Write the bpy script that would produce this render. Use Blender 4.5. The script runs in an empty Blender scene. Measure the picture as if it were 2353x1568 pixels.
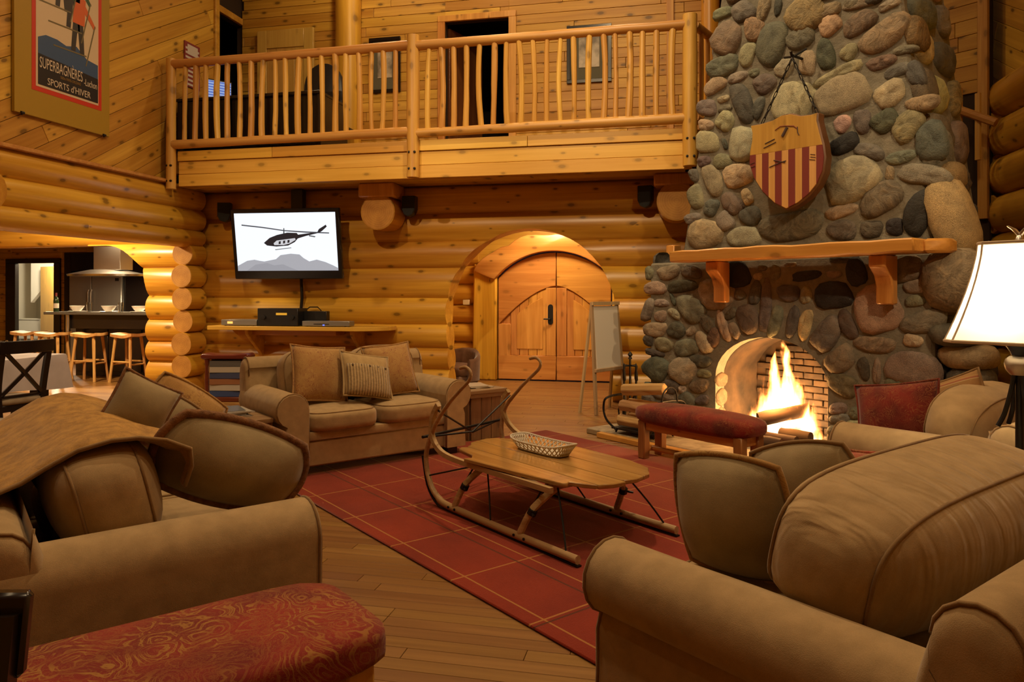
import bpy, bmesh, math, random
from mathutils import Vector, Matrix, Euler
R = math.radians
SC = bpy.context.scene
COL = SC.collection
# light levels
EXPOSURE = -0.5
P_HALL, P_LOFT, P_ENTRY, P_FIRE, P_LAMP, P_TV = 80, 33, 80, 60, 36, 1.6
P_KIT, P_DIN, P_HALLWAY, P_FLAME = 260, 110, 300, 900.0
P_SPOT = 1000
# ---------------------------------------------------------------- camera
F_PX, CX, YH, PSI, CAM_H = 1690.0, 1176.5, 672.0, R(12.3), 1.40
cam = bpy.data.cameras.new('camera')
cam.sensor_width = 36.0
cam.lens = F_PX / 2353.0 * 36.0
cam.shift_y = (YH - 784.0) / 2353.0
cam.clip_start = 0.05
cam_o = bpy.data.objects.new('camera', cam)
cam_o.location = (0, 0, CAM_H)
cam_o.rotation_euler = (R(90), 0, PSI)
COL.objects.link(cam_o)
SC.camera = cam_o
# ---------------------------------------------------------------- world, exposure
w = bpy.data.worlds.new('night')
SC.world = w
w.use_nodes = True
w.node_tree.nodes['Background'].inputs[0].default_value = (0.02, 0.025, 0.04, 1)
w.node_tree.nodes['Background'].inputs[1].default_value = 0.3
SC.view_settings.view_transform = 'Standard'
SC.view_settings.look = 'None'
SC.view_settings.exposure = EXPOSURE
SC.view_settings.gamma = 1.0
SC.view_settings.use_curve_mapping = False
cy = SC.cycles
cy.max_bounces, cy.diffuse_bounces, cy.glossy_bounces, cy.transmission_bounces, cy.volume_bounces, cy.transparent_max_bounces = 5, 3, 2, 4, 0, 4
cy.use_adaptive_sampling = True; cy.adaptive_threshold = 0.05
cy.caustics_reflective = cy.caustics_refractive = False
cy.volume_step_rate = 3.0; cy.volume_max_steps = 96

# ---------------------------------------------------------------- pixel -> place helpers
_c, _s = math.cos(PSI), math.sin(PSI)
def ray(x, y):
    l = (x - CX) / F_PX
    return Vector((-_s + _c * l, _c + _s * l, (YH - y) / F_PX))
CAMP = Vector((0, 0, CAM_H))
def on_z(x, y, z):
    r = ray(x, y); return CAMP + r * ((z - CAM_H) / r.z)
def on_y(x, y, Y):
    r = ray(x, y); return CAMP + r * (Y / r.y)
def on_x(x, y, X):
    r = ray(x, y); return CAMP + r * (X / r.x)
TH = R(40)
E1 = Vector((math.sin(TH), math.cos(TH), 0))     # towards the fireplace
E2 = Vector((math.cos(TH), -math.sin(TH), 0))    # to the right along its face
def W(a, b, z=0.0): return E2 * a + E1 * b + Vector((0, 0, z))
def AB(p): return Vector((p.dot(E2), p.dot(E1), p.z))
def on_b(x, y, b):
    r = ray(x, y); return AB(CAMP + r * (b / r.dot(E1)))
def on_a(x, y, a):
    r = ray(x, y); return AB(CAMP + r * (a / r.dot(E2)))
def on_zab(x, y, z): return AB(on_z(x, y, z))
def P2(x, y, o, s):  # crop pixel -> frame pixel
    return o[0] + x * s, o[1] + y * s

# ---------------------------------------------------------------- lights
def lamp(name, kind, loc, power, color, size=0.3, rot=None, spot=None, blend=0.6, spread=None):
    l = bpy.data.lights.new(name, kind)
    l.energy = power; l.color = color
    if kind == 'AREA':
        l.shape = 'DISK'; l.size = size
        if spread: l.spread = spread
    else:
        l.shadow_soft_size = size
    if kind == 'SPOT':
        l.spot_size = spot; l.spot_blend = blend
    o = bpy.data.objects.new(name, l)
    o.location = loc
    if rot: o.rotation_euler = rot
    COL.objects.link(o)
    return o
WARM = (1.0, 0.70, 0.38)
WARM2 = (1.0, 0.72, 0.40)
# recessed ceiling lights over the hall (fixtures are built with the ceiling)
CEIL_Z = 7.0
HALL_LIGHTS = [(-4.0, 1.0, 0.25), (-1.6, 1.2, 0.6), (1.6, 1.2, 0.6), (-4.4, 4.0, 0.25), (-0.9, 5.9, 2.6), (1.6, 3.6, 1.0), (-2.6, 7.0, 0.5), (-1.8, 3.2, 0.8)]
for x, y, k in HALL_LIGHTS:
    lamp('hall_light', 'AREA', (x, y, CEIL_Z - 0.06), P_HALL * k, WARM2, 0.2)
TRACK = [((-3.9, 1.6, 6.2), (-4.3, 9.4, 2.3), 1.0), ((-1.9, 1.6, 6.2), (-1.3, 9.4, 2.2), 1.15), ((2.4, 0.8, 4.9), (0.75, 6.7, 1.7), 0.85)]
for p, q, k in TRACK:                                  # track spotlights on the log wall; low third one added to light the chimney
    lamp('track_spot', 'SPOT', p, P_SPOT * k, WARM2, 0.06, (Vector(q) - Vector(p)).to_track_quat('-Z', 'Y').to_euler(), R(36), 0.9)
LOFT_LIGHTS = [(-4.3, 9.4), (-2.6, 9.4), (-0.7, 9.4)]
LOFT_CEIL = 7.0
for x, y in LOFT_LIGHTS:
    lamp('loft_light', 'AREA', (x, y, LOFT_CEIL - 0.06), P_LOFT, WARM2, 0.2)

# ---------------------------------------------------------------- mesh helpers
def link(o, parent=None):
    COL.objects.link(o)
    if parent is not None: o.parent = parent
    return o
def tag(o, label=None, cat=None, group=None, kind=None):
    if label: o['label'] = label
    if cat: o['category'] = cat
    if group: o['group'] = group
    if kind: o['kind'] = kind
    return o
def empty(name, loc=(0, 0, 0), rz=0.0, label=None, cat=None, group=None, kind=None, parent=None):
    o = bpy.data.objects.new(name, None)
    o.empty_display_size = 0.1
    o.location = loc; o.rotation_euler = (0, 0, rz)
    link(o, parent)
    return tag(o, label, cat, group, kind)
class MB:
    def __init__(s): s.v = []; s.f = []
    def add(s, vs, fs, m=None):
        n = len(s.v)
        s.v += [tuple(m @ Vector(p)) if m else tuple(p) for p in vs]
        s.f += [tuple(i + n for i in f) for f in fs]
        return s
    def box(s, c, d, m=None):
        x, y, z = c; a, b, e = d[0] / 2, d[1] / 2, d[2] / 2
        vs = [(x + i * a, y + j * b, z + k * e) for k in (-1, 1) for j in (-1, 1) for i in (-1, 1)]
        return s.add(vs, [(0, 2, 3, 1), (4, 5, 7, 6), (0, 1, 5, 4), (2, 6, 7, 3), (0, 4, 6, 2), (1, 3, 7, 5)], m)
    def box2(s, a, b, m=None):
        return s.box([(p + q) / 2 for p, q in zip(a, b)], [abs(q - p) for p, q in zip(a, b)], m)
    def tube(s, pts, rad, seg=10, caps=True, flat=None, up=None, closed=False):
        pts = [Vector(p) for p in pts]; n = len(pts)
        rads = rad if isinstance(rad, (list, tuple)) else [rad] * n
        rings = []; prev = None
        for i in range(n):
            if closed: t = pts[(i + 1) % n] - pts[i - 1]
            else: t = pts[min(i + 1, n - 1)] - pts[max(i - 1, 0)]
            t.normalize()
            if prev is None:
                u = Vector(up) if up else (Vector((0, 0, 1)) if abs(t.z) < 0.9 else Vector((1, 0, 0)))
            else: u = prev
            u = (u - t * u.dot(t)).normalized(); prev = u
            b = t.cross(u)
            r = rads[i]; ru, rb = (r, r) if flat is None else (r * flat[0], r * flat[1])
            if seg == 4:
                cs = [(1, 1), (-1, 1), (-1, -1), (1, -1)]
            else:
                cs = [(math.cos(2 * math.pi * k / seg), math.sin(2 * math.pi * k / seg)) for k in range(seg)]
            rings.append([pts[i] + u * (ru * p) + b * (rb * q) for p, q in cs])
        vs = [tuple(p) for rg in rings for p in rg]; fs = []
        for i in range(n if closed else n - 1):
            j = (i + 1) % n
            for k in range(seg):
                l = (k + 1) % seg
                fs.append((i * seg + k, i * seg + l, j * seg + l, j * seg + k))
        if caps and not closed:
            fs.append(tuple(reversed(range(seg)))); fs.append(tuple((n - 1) * seg + k for k in range(seg)))
        return s.add(vs, fs)
    def lathe(s, prof, seg=24, m=None):
        vs = []; fs = []
        for r, z in prof:
            for k in range(seg):
                a = 2 * math.pi * k / seg; vs.append((r * math.cos(a), r * math.sin(a), z))
        for i in range(len(prof) - 1):
            for k in range(seg):
                l = (k + 1) % seg
                fs.append((i * seg + k, i * seg + l, (i + 1) * seg + l, (i + 1) * seg + k))
        fs.append(tuple(reversed(range(seg)))); fs.append(tuple((len(prof) - 1) * seg + k for k in range(seg)))
        return s.add(vs, fs, m)
    def prism(s, poly, d, m=None):
        """poly: list of (x, z); extruded from y=0 to y=d"""
        n = len(poly)
        vs = [(p[0], 0, p[1]) for p in poly] + [(p[0], d, p[1]) for p in poly]
        fs = [tuple(range(n)), tuple(reversed(range(n, 2 * n)))] + [(i, n + i, n + (i + 1) % n, (i + 1) % n) for i in range(n)]
        return s.add(vs, fs, m)
    def loft(s, rings, closed=True, caps=True):
        n = len(rings[0]); vs = [p for r in rings for p in r]; fs = []
        for i in range(len(rings) - 1):
            for k in range(n if closed else n - 1):
                l = (k + 1) % n
                fs.append((i * n + k, i * n + l, (i + 1) * n + l, (i + 1) * n + k))
        if caps and closed:
            fs.append(tuple(reversed(range(n)))); fs.append(tuple((len(rings) - 1) * n + k for k in range(n)))
        return s.add(vs, fs)
    def build(s, name, mat=None, parent=None, smooth=True, bevel=0, loc=None, rot=None, sub=0, angle=38, seg=1, color=None, fixn=True):
        me = bpy.data.meshes.new(name)
        me.from_pydata(s.v, [], s.f)
        if bevel or fixn:
            bm = bmesh.new(); bm.from_mesh(me)
            if fixn: bmesh.ops.recalc_face_normals(bm, faces=bm.faces)
            if bevel:
                es = [e for e in bm.edges if len(e.link_faces) == 2 and e.calc_face_angle(0) > R(30)]
                bmesh.ops.bevel(bm, geom=es, offset=bevel, segments=seg, profile=0.5, affect='EDGES', clamp_overlap=True)
            bm.to_mesh(me); bm.free()
        if smooth:
            me.polygons.foreach_set('use_smooth', [True] * len(me.polygons))
            if angle < 180: me.set_sharp_from_angle(angle=R(angle))
        o = bpy.data.objects.new(name, me)
        if mat: me.materials.append(mat)
        if loc is not None: o.location = loc
        if rot is not None: o.rotation_euler = rot
        if color: o.color = (*color, 1)
        link(o, parent)
        if sub:
            md = o.modifiers.new('s', 'SUBSURF'); md.levels = sub; md.render_levels = sub
        return o
def copy_tree(o, parent=None):
    c = o.copy(); COL.objects.link(c); c.parent = parent
    for ch in [x for x in o.children]: copy_tree(ch, c)
    return c
def carve(o, cutter, op='DIFFERENCE'):
    """boolean o with cutter mesh object, bake, delete cutter"""
    md = o.modifiers.new('b', 'BOOLEAN'); md.object = cutter; md.operation = op; md.solver = 'EXACT'
    dg = bpy.context.evaluated_depsgraph_get(); dg.update()
    me = bpy.data.meshes.new_from_object(o.evaluated_get(dg))
    o.modifiers.remove(md)
    old = o.data; o.data = me
    me.polygons.foreach_set('use_smooth', [True] * len(me.polygons)); me.set_sharp_from_angle(angle=R(32))
    if not old.users: bpy.data.meshes.remove(old)
def rnd(a, b): return random.uniform(a, b)

# ---------------------------------------------------------------- materials
class G:
    """tiny node-graph writer"""
    def __init__(s, name):
        s.m = bpy.data.materials.new(name); s.m.use_nodes = True
        s.t = s.m.node_tree; s.b = s.t.nodes['Principled BSDF']
        s.out = s.t.nodes['Material Output']
    def n(s, typ, ins=None, **at):
        nd = s.t.nodes.new('ShaderNode' + typ)
        for k, v in at.items(): setattr(nd, k, v)
        for k, v in (ins or {}).items():
            i = nd.inputs[k]
            if isinstance(v, bpy.types.NodeSocket): s.t.links.new(v, i)
            else: i.default_value = v
        return nd
    def ramp(s, fac, stops):
        nd = s.t.nodes.new('ShaderNodeValToRGB')
        while len(nd.color_ramp.elements) < len(stops): nd.color_ramp.elements.new(0.5)
        for e, (p, c) in zip(nd.color_ramp.elements, stops):
            e.position = p; e.color = (*c, 1) if len(c) == 3 else c
        s.t.links.new(fac, nd.inputs[0]); return nd.outputs[0]
    def mix(s, fac, a, b, mode='MIX'):
        nd = s.t.nodes.new('ShaderNodeMix'); nd.data_type = 'RGBA'; nd.blend_type = mode
        for i, v in ((0, fac), (6, a), (7, b)):
            if isinstance(v, bpy.types.NodeSocket): s.t.links.new(v, nd.inputs[i])
            else: nd.inputs[i].default_value = v if i == 0 else ((*v, 1) if len(v) == 3 else v)
        return nd.outputs[2]
    def math(s, op, a, b=0.0, c=None):
        nd = s.t.nodes.new('ShaderNodeMath'); nd.operation = op
        for i, v in enumerate((a, b) if c is None else (a, b, c)):
            if isinstance(v, bpy.types.NodeSocket): s.t.links.new(v, nd.inputs[i])
            else: nd.inputs[i].default_value = v
        return nd.outputs[0]
    def vmath(s, op, a, b):
        nd = s.t.nodes.new('ShaderNodeVectorMath'); nd.operation = op
        for i, v in enumerate((a, b)):
            if isinstance(v, bpy.types.NodeSocket): s.t.links.new(v, nd.inputs[i])
            else: nd.inputs[i].default_value = v
        return nd.outputs[0]
    def coord(s, rand=True, which='Object'):
        v = s.n('TexCoord').outputs[which]
        if rand:
            r = s.n('ObjectInfo').outputs['Random']
            cv = s.n('CombineXYZ', {0: s.math('MULTIPLY', r, 37.0), 1: s.math('MULTIPLY', r, 91.0), 2: s.math('MULTIPLY', r, 53.0)})
            v = s.vmath('ADD', v, cv.outputs[0])
        return v
    def set(s, **k):
        for n, v in k.items():
            i = s.b.inputs[n.replace('_', ' ')]
            if isinstance(v, bpy.types.NodeSocket): s.t.links.new(v, i)
            else: i.default_value = (*v, 1) if isinstance(v, tuple) and len(v) == 3 else v
        return s
    def bump(s, h, strength=0.3, dist=0.01):
        nd = s.n('Bump', {'Strength': strength, 'Distance': dist, 'Height': h})
        s.t.links.new(nd.outputs[0], s.b.inputs['Normal'])
def plain(name, col, rough=0.5, metal=0.0, **k):
    g = G(name); g.set(Base_Color=col, Roughness=rough, Metallic=metal, **k); return g.m
def emit(name, col, st):
    g = G(name); g.set(Base_Color=col, Emission_Color=col, Emission_Strength=st, Roughness=0.6); return g.m
def wood(name, light, dark, axis=0, grain=1.0, knots=0.6, rough=0.35, var=0.35, knot_col=None, bump=0.15, coat=0.0):
    """pine-like wood, fibres along local axis"""
    g = G(name); v = g.coord()
    sc = [9.0 * grain] * 3; sc[axis] = 0.55 * grain
    mp = g.n('Mapping', {'Vector': v, 'Scale': sc}).outputs[0]
    n1 = g.n('TexNoise', {'Vector': mp, 'Scale': 1.0, 'Detail': 4.0, 'Roughness': 0.6, 'Distortion': 0.6}).outputs[0]
    sc2 = [60.0 * grain] * 3; sc2[axis] = 1.6 * grain
    n2 = g.n('TexNoise', {'Vector': g.n('Mapping', {'Vector': v, 'Scale': sc2}).outputs[0], 'Scale': 1.0, 'Detail': 2.0}).outputs[0]
    ft = g.math('ADD', g.math('MULTIPLY', n1, 0.75), g.math('MULTIPLY', n2, 0.25))
    col = g.ramp(ft, [(0.33, dark), (0.52, tuple((a + b) / 2 for a, b in zip(light, dark))), (0.66, light)])
    r = g.n('ObjectInfo').outputs['Random']
    hv = g.n('HueSaturation', {'Hue': g.math('ADD', 0.5, g.math('MULTIPLY', g.math('SUBTRACT', r, 0.5), 0.018)),
                               'Value': g.math('ADD', 1.0 - var / 2, g.math('MULTIPLY', r, var)), 'Color': col})
    col = hv.outputs[0]
    if knots:
        sv = g.n('SeparateXYZ', {0: v}).outputs
        kv = g.n('CombineXYZ', {0: g.math('MULTIPLY', sv[axis], 2.1), 1: g.math('MULTIPLY', sv[0 if axis == 2 else 2], 4.6), 2: 0.0}).outputs[0]
        vo = g.n('TexVoronoi', {'Vector': kv, 'Scale': 1.0}, feature='F1', voronoi_dimensions='2D')
        sz = g.n('SeparateXYZ', {0: vo.outputs['Color']}).outputs[0]
        d = g.math('ADD', g.math('DIVIDE', vo.outputs['Distance'], g.math('ADD', 0.35, sz)), g.math('MULTIPLY', n1, 0.03))
        k = g.ramp(d, [(0.075, (knots,) * 3), (0.11, (knots * 0.35,) * 3), (0.19, (0, 0, 0))])
        col = g.mix(k, col, knot_col or tuple(c * 0.30 for c in dark))
    g.set(Base_Color=col, Roughness=rough)
    if coat: g.set(Coat_Weight=coat, Coat_Roughness=0.15)
    if bump: g.bump(ft, bump, 0.004)
    return g.m
def fabric(name, c1, c2, scale=14.0, rough=0.9, weave=420.0, bumps=0.25, sheen=0.25):
    g = G(name); v = g.coord()
    n = g.n('TexNoise', {'Vector': v, 'Scale': scale, 'Detail': 3.0}).outputs[0]
    wv = g.n('TexNoise', {'Vector': v, 'Scale': weave, 'Detail': 1.0}).outputs[0]
    col = g.ramp(g.math('ADD', g.math('MULTIPLY', n, 0.7), g.math('MULTIPLY', wv, 0.3)), [(0.35, c2), (0.62, c1)])
    g.set(Base_Color=col, Roughness=rough, Sheen_Weight=sheen, Sheen_Roughness=0.5, Specular_IOR_Level=0.2)
    g.bump(g.math('ADD', g.math('MULTIPLY', n, 1.5), g.math('MULTIPLY', wv, 0.35)), bumps, 0.006)
    return g.m
def paisley(name, base, gold, dark, scale=9.0, rough=0.85, amt=0.5):
    """swirling gold ornament on a red ground"""
    g = G(name); v = g.coord()
    warp = g.n('TexNoise', {'Vector': v, 'Scale': scale * 0.55, 'Detail': 2.0}).outputs[1]
    v2 = g.vmath('ADD', v, g.vmath('MULTIPLY', warp, (0.30, 0.30, 0.30)))
    vo = g.n('TexVoronoi', {'Vector': v2, 'Scale': scale}, feature='F1').outputs['Distance']
    rings = g.math('SINE', g.math('MULTIPLY', vo, 34.0))
    nz = g.n('TexNoise', {'Vector': v2, 'Scale': scale * 3.2, 'Detail': 3.0}).outputs[0]
    r1 = g.ramp(g.math('ADD', g.math('MULTIPLY', rings, 0.22), nz), [(0.52, (0, 0, 0)), (0.60, (amt,) * 3), (0.70, (amt,) * 3), (0.76, (amt * 0.2,) * 3)])
    big = g.n('TexNoise', {'Vector': v, 'Scale': scale * 0.45, 'Detail': 2.0}).outputs[0]
    ground = g.mix(g.ramp(big, [(0.4, (0, 0, 0)), (0.62, (1, 1, 1))]), base, dark)
    msk = g.ramp(g.n('TexNoise', {'Vector': v, 'Scale': scale * 0.8, 'Detail': 1.0, 'Distortion': 1.0}).outputs[0], [(0.36, (0.25,) * 3), (0.60, (1, 1, 1))])
    fine = g.ramp(g.n('TexNoise', {'Vector': v2, 'Scale': scale * 7.0, 'Detail': 2.0, 'Distortion': 1.5}).outputs[0], [(0.50, (0, 0, 0)), (0.56, (amt * 0.45,) * 3), (0.62, (0, 0, 0))])
    col = g.mix(g.math('MAXIMUM', g.math('MULTIPLY', r1, msk), fine), ground, gold)
    g.set(Base_Color=col, Roughness=rough, Sheen_Weight=0.2, Specular_IOR_Level=0.2)
    g.bump(g.n('TexNoise', {'Vector': v, 'Scale': 300.0}).outputs[0], 0.2, 0.003)
    return g.m
def stone_mat(name, speck=0.5, scale=30.0, vein=0.0):
    g = G(name); v = g.coord(); oc = g.n('ObjectInfo').outputs['Color']
    n = g.n('TexNoise', {'Vector': v, 'Scale': scale * 0.25, 'Detail': 5.0, 'Roughness': 0.65, 'Distortion': 0.8 + vein}).outputs[0]
    s = g.n('TexNoise', {'Vector': v, 'Scale': scale * 4, 'Detail': 2.0, 'Roughness': 0.7}).outputs[0]
    k = g.math('ADD', g.math('MULTIPLY', n, 1.0 - speck * 0.6), g.math('MULTIPLY', s, speck * 0.6))
    mul = g.ramp(k, [(0.30, (0.42, 0.40, 0.39)), (0.50, (0.95, 0.95, 0.95)), (0.68, (1.5, 1.42, 1.3))])
    g.set(Base_Color=g.mix(1.0, oc, mul, 'MULTIPLY'), Roughness=0.7, Specular_IOR_Level=0.35)
    g.bump(k, 0.7, 0.03)
    return g.m

LL, LD = (0.74, 0.42, 0.05), (0.43, 0.19, 0.014)
LOGM = wood('log_wood', LL, LD, axis=0, grain=0.5, knots=0.8, rough=0.33, var=0.28)
LOGMY = wood('log_wood_y', LL, LD, axis=1, grain=0.5, knots=0.8, rough=0.33, var=0.28)
LOGMZ = wood('log_wood_z', LL, LD, axis=2, grain=0.5, knots=0.7, rough=0.35, var=0.2)
PLANKM = wood('pine_plank', (0.66, 0.385, 0.06), (0.41, 0.195, 0.018), axis=0, grain=0.6, knots=0.85, rough=0.45, var=0.30)
DECKM = wood('deck_plank', (0.82, 0.50, 0.10), (0.64, 0.34, 0.04), axis=0, grain=0.6, knots=0.6, rough=0.4, var=0.18)
FLOORM = wood('oak_floor', (0.30, 0.155, 0.048), (0.165, 0.072, 0.018), axis=0, grain=0.8, knots=0.0, rough=0.30, var=0.30, bump=0.06)
POLEM = wood('peeled_pole', (0.72, 0.43, 0.10), (0.50, 0.24, 0.04), axis=2, grain=1.0, knots=0.6, rough=0.42, var=0.22)
POLEMX = wood('peeled_pole_x', (0.66, 0.37, 0.10), (0.45, 0.20, 0.04), axis=0, grain=1.0, knots=0.6, rough=0.42, var=0.15)
TIMBER = wood('mantel_timber', (0.72, 0.36, 0.09), (0.46, 0.19, 0.035), axis=0, grain=0.8, knots=0.6, rough=0.3, var=0.1, coat=0.2)
TIMBERZ = wood('bracket_timber', (0.72, 0.36, 0.09), (0.46, 0.19, 0.035), axis=2, grain=0.8, knots=0.5, rough=0.3, var=0.1, coat=0.2)
ENDM = None
def end_grain():
    g = G('end_grain'); v = g.coord(False)
    s = g.n('SeparateXYZ', {0: v})
    d = g.math('SQRT', g.math('ADD', g.math('POWER', s.outputs[0], 2.0), g.math('POWER', s.outputs[2], 2.0)))
    nz = g.n('TexNoise', {'Vector': v, 'Scale': 6.0, 'Detail': 3.0}).outputs[0]
    rg = g.math('SINE', g.math('ADD', g.math('MULTIPLY', d, 230.0), g.math('MULTIPLY', nz, 9.0)))
    col = g.ramp(g.math('ADD', g.math('MULTIPLY', rg, 0.05), nz), [(0.3, (0.40, 0.175, 0.028)), (0.7, (0.60, 0.30, 0.055))])
    g.set(Base_Color=col, Roughness=0.6); return g.m
ENDM = end_grain()
SOFAM = fabric('sofa_twill', (0.43, 0.295, 0.145), (0.335, 0.228, 0.108))
def wrinkled():
    m = fabric('sofa_wrinkled', (0.43, 0.295, 0.145), (0.335, 0.228, 0.108)); t = m.node_tree
    bp = [n for n in t.nodes if n.type == 'BUMP'][0]
    tc = t.nodes.new('ShaderNodeTexCoord'); mp = t.nodes.new('ShaderNodeMapping'); mp.inputs['Scale'].default_value = (11, 3.0, 2.2)
    nz = t.nodes.new('ShaderNodeTexNoise'); nz.inputs['Scale'].default_value = 1.0; nz.inputs['Detail'].default_value = 2.0; nz.inputs['Distortion'].default_value = 0.6
    b2 = t.nodes.new('ShaderNodeBump'); b2.inputs['Strength'].default_value = 0.75; b2.inputs['Distance'].default_value = 0.05
    t.links.new(tc.outputs['Object'], mp.inputs['Vector']); t.links.new(mp.outputs[0], nz.inputs['Vector']); t.links.new(nz.outputs[0], b2.inputs['Height'])
    t.links.new(b2.outputs[0], bp.inputs['Normal'])
    return m
SOFAW = wrinkled()
PIPEM = fabric('sofa_piping', (0.28, 0.17, 0.07), (0.21, 0.12, 0.045))
BROWNPIL = fabric('taupe_velvet', (0.33, 0.25, 0.13), (0.23, 0.17, 0.085), scale=8)
THROWM = fabric('throw_wool', (0.50, 0.275, 0.065), (0.29, 0.15, 0.035), scale=20, weave=150, bumps=0.5)
REDP = paisley('red_paisley', (0.27, 0.022, 0.014), (0.36, 0.17, 0.035), (0.15, 0.011, 0.009), 8.5, amt=0.85)
REDP2 = paisley('red_damask', (0.20, 0.014, 0.010), (0.26, 0.10, 0.03), (0.09, 0.006, 0.006), 13, amt=0.75)
REDB = paisley('red_brocade', (0.33, 0.035, 0.02), (0.50, 0.28, 0.10), (0.18, 0.03, 0.015), 16, amt=0.7)
GOLDB = paisley('gold_brocade', (0.42, 0.25, 0.075), (0.22, 0.10, 0.03), (0.34, 0.18, 0.05), 14, amt=0.9)
FLORAL = paisley('floral_gold', (0.44, 0.27, 0.09), (0.25, 0.09, 0.045), (0.38, 0.22, 0.07), 15, amt=0.95)
BLACKM = plain('black_plastic', (0.012, 0.012, 0.013), 0.35)
BLACKW = plain('black_wood', (0.012, 0.008, 0.007), 0.22)
IRON = plain('black_iron', (0.02, 0.018, 0.017), 0.45, 0.6)
STEEL = plain('brushed_steel', (0.55, 0.54, 0.52), 0.28, 1.0)
WHITEM = plain('white_china', (0.80, 0.78, 0.74), 0.25)
PAPER = plain('paper', (0.72, 0.70, 0.66), 0.7)
GLASS = plain('clear_glass', (0.95, 0.95, 0.95), 0.03, Transmission_Weight=1.0)
STONE = stone_mat('river_stone', 0.35, 26)
STONES = stone_mat('granite_stone', 0.95, 40)
STONEV = stone_mat('veined_stone', 0.3, 22, 2.5)
def mortar():
    g = G('mortar'); v = g.coord(False)
    n = g.n('TexNoise', {'Vector': v, 'Scale': 9.0, 'Detail': 6.0, 'Roughness': 0.7}).outputs[0]
    g.set(Base_Color=g.ramp(n, [(0.3, (0.135, 0.125, 0.095)), (0.7, (0.24, 0.22, 0.165))]), Roughness=0.9); g.bump(n, 0.6, 0.03); return g.m
MORTAR = mortar()
# ================================================================ STRUCTURE
random.seed(7)
def wood_island(name, light, dark):
    m = wood(name, light, dark, axis=0, grain=0.8, knots=0.0, rough=0.30, var=0.30, bump=0.06)
    t = m.node_tree
    geo = t.nodes.new('ShaderNodeNewGeometry')
    for l in list(t.links):
        if l.from_node.type == 'OBJECT_INFO': t.links.new(geo.outputs['Random Per Island'], l.to_socket)
    return m
FLOORI = wood_island('oak_floor_far', (0.30, 0.155, 0.048), (0.165, 0.072, 0.018))
DARKGAP = plain('dark_joint', (0.03, 0.015, 0.006), 0.9)
# ---- floor: slab with oak strips laid along X
floor = tag(MB().box2((-14.5, -4, -0.12), (4.2, 16.5, -0.022)).build('floor', DARKGAP), kind='structure')
floor['label'] = 'warm oak strip floor of the lodge hall'
RUG_A, RUG_B = (-5.65, -1.35), (1.93, 4.80)
def proj(p):
    d = Vector(p) - CAMP; dep = -_s * d.x + _c * d.y
    if dep < 0.2: return None
    return CX + F_PX * (_c * d.x + _s * d.y) / dep, YH - F_PX * d.z / dep, dep
FW = 0.083
cand = []; y = -3.9; row = 0
while y < 16.3:
    x = -14.4 + rnd(0, 1.2)
    x0 = -14.4
    while x0 < 4.1:
        x1 = min(x, 4.1)
        if x1 - x0 > 0.02: cand.append((x0, x1, y))
        x0 = x1; x = x1 + rnd(0.7, 1.9)
    y += FW; row += 1
def vis_score(c):
    s = 0
    for k in (0.1, 0.3, 0.5, 0.7, 0.9):
        p = Vector((c[0] + (c[1] - c[0]) * k, c[2] + FW / 2, 0)); q = proj(p)
        if not q or not (0 < q[0] < 2353 and 0 < q[1] < 1568): continue
        ab = AB(p)
        if RUG_A[0] < ab.x < RUG_A[1] and RUG_B[0] < ab.y < RUG_B[1]: continue
        if ab.y > 5.6 and ab.x > -5.2: continue
        if -1.75 < ab.x and 1.4 < ab.y: continue
        if -4.8 < ab.x < -1.8 and -0.4 < ab.y < 1.1: continue
        s += (c[1] - c[0]) / q[2] ** 3
    return s
cand.sort(key=vis_score, reverse=True)
def strip(mb, x0, x1, y):
    g = 0.0012
    mb.box2((x0 + g, y + g, -0.02), (x1 - g, y + FW - g, 0.0))
for c in cand[:300]:
    m = MB(); L = c[1] - c[0]
    m.box((L / 2, FW / 2, -0.01), (L - 0.0024, FW - 0.0024, 0.02))
    m.build('floor_plank', FLOORM, floor, smooth=False, bevel=0.0012, loc=(c[0], c[2], 0))
m = MB()
for c in cand[300:]: strip(m, *c)
o = m.build('floor_planks', FLOORI, floor, smooth=False, fixn=False); o['kind'] = 'stuff'

# ---- generic log
def log(name, p0, p1, r, mat, parent, wob=0.03, seg=20, squash=1.0, n=None, loc=None):
    """log from p0 to p1 (world); mesh built around its own start so the grain follows it"""
    p0 = Vector(p0); p1 = Vector(p1); d = p1 - p0; L = d.length
    n = n or max(3, int(L / 0.45))
    ph = rnd(0, 6.28); pts = []; rad = []
    for i in range(n + 1):
        t = i / n
        pts.append(d * t)
        rad.append(r * (1 + wob * (math.sin(ph + t * L * 1.3) * 0.6 + rnd(-0.5, 0.5))))
    m = MB().tube(pts, rad, seg, flat=(squash, 1.0))
    return m.build(name, mat, parent, loc=p0)
# ---- back wall of round logs with the arched way to the entrance
YW = 9.57
ARX, ARZ, ARR = -1.83, 1.10, 1.13
def arch_poly(grow=0.0, bottom=-0.3, n=26):
    r = ARR + grow
    pts = [(ARX - r * 0.955, bottom), (ARX - r * 0.965, 0.45)]
    for i in range(n + 1):
        a = math.pi - math.pi * i / n
        pts.append((ARX + r * math.cos(a), ARZ + r * math.sin(a)))
    pts += [(ARX + r * 0.965, 0.45), (ARX + r * 0.955, bottom)]
    return pts
wb_poly = [(-6.9, 0), *[(x, max(z, 0)) for x, z in arch_poly(0.01, 0.0)], (0.9, 0), (0.9, 2.85), (-6.9, 2.85)]
wall_back = MB().prism(wb_poly, 0.06, Matrix.Translation((0, YW + 0.02, 0))).build('wall_back', DARKGAP, smooth=False)
tag(wall_back, 'golden round log wall with an arched way to the entrance', kind='structure')
LZ = [0.0, 0.36, 0.65, 0.97, 1.32, 1.73, 2.08, 2.46, 2.82]
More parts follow.
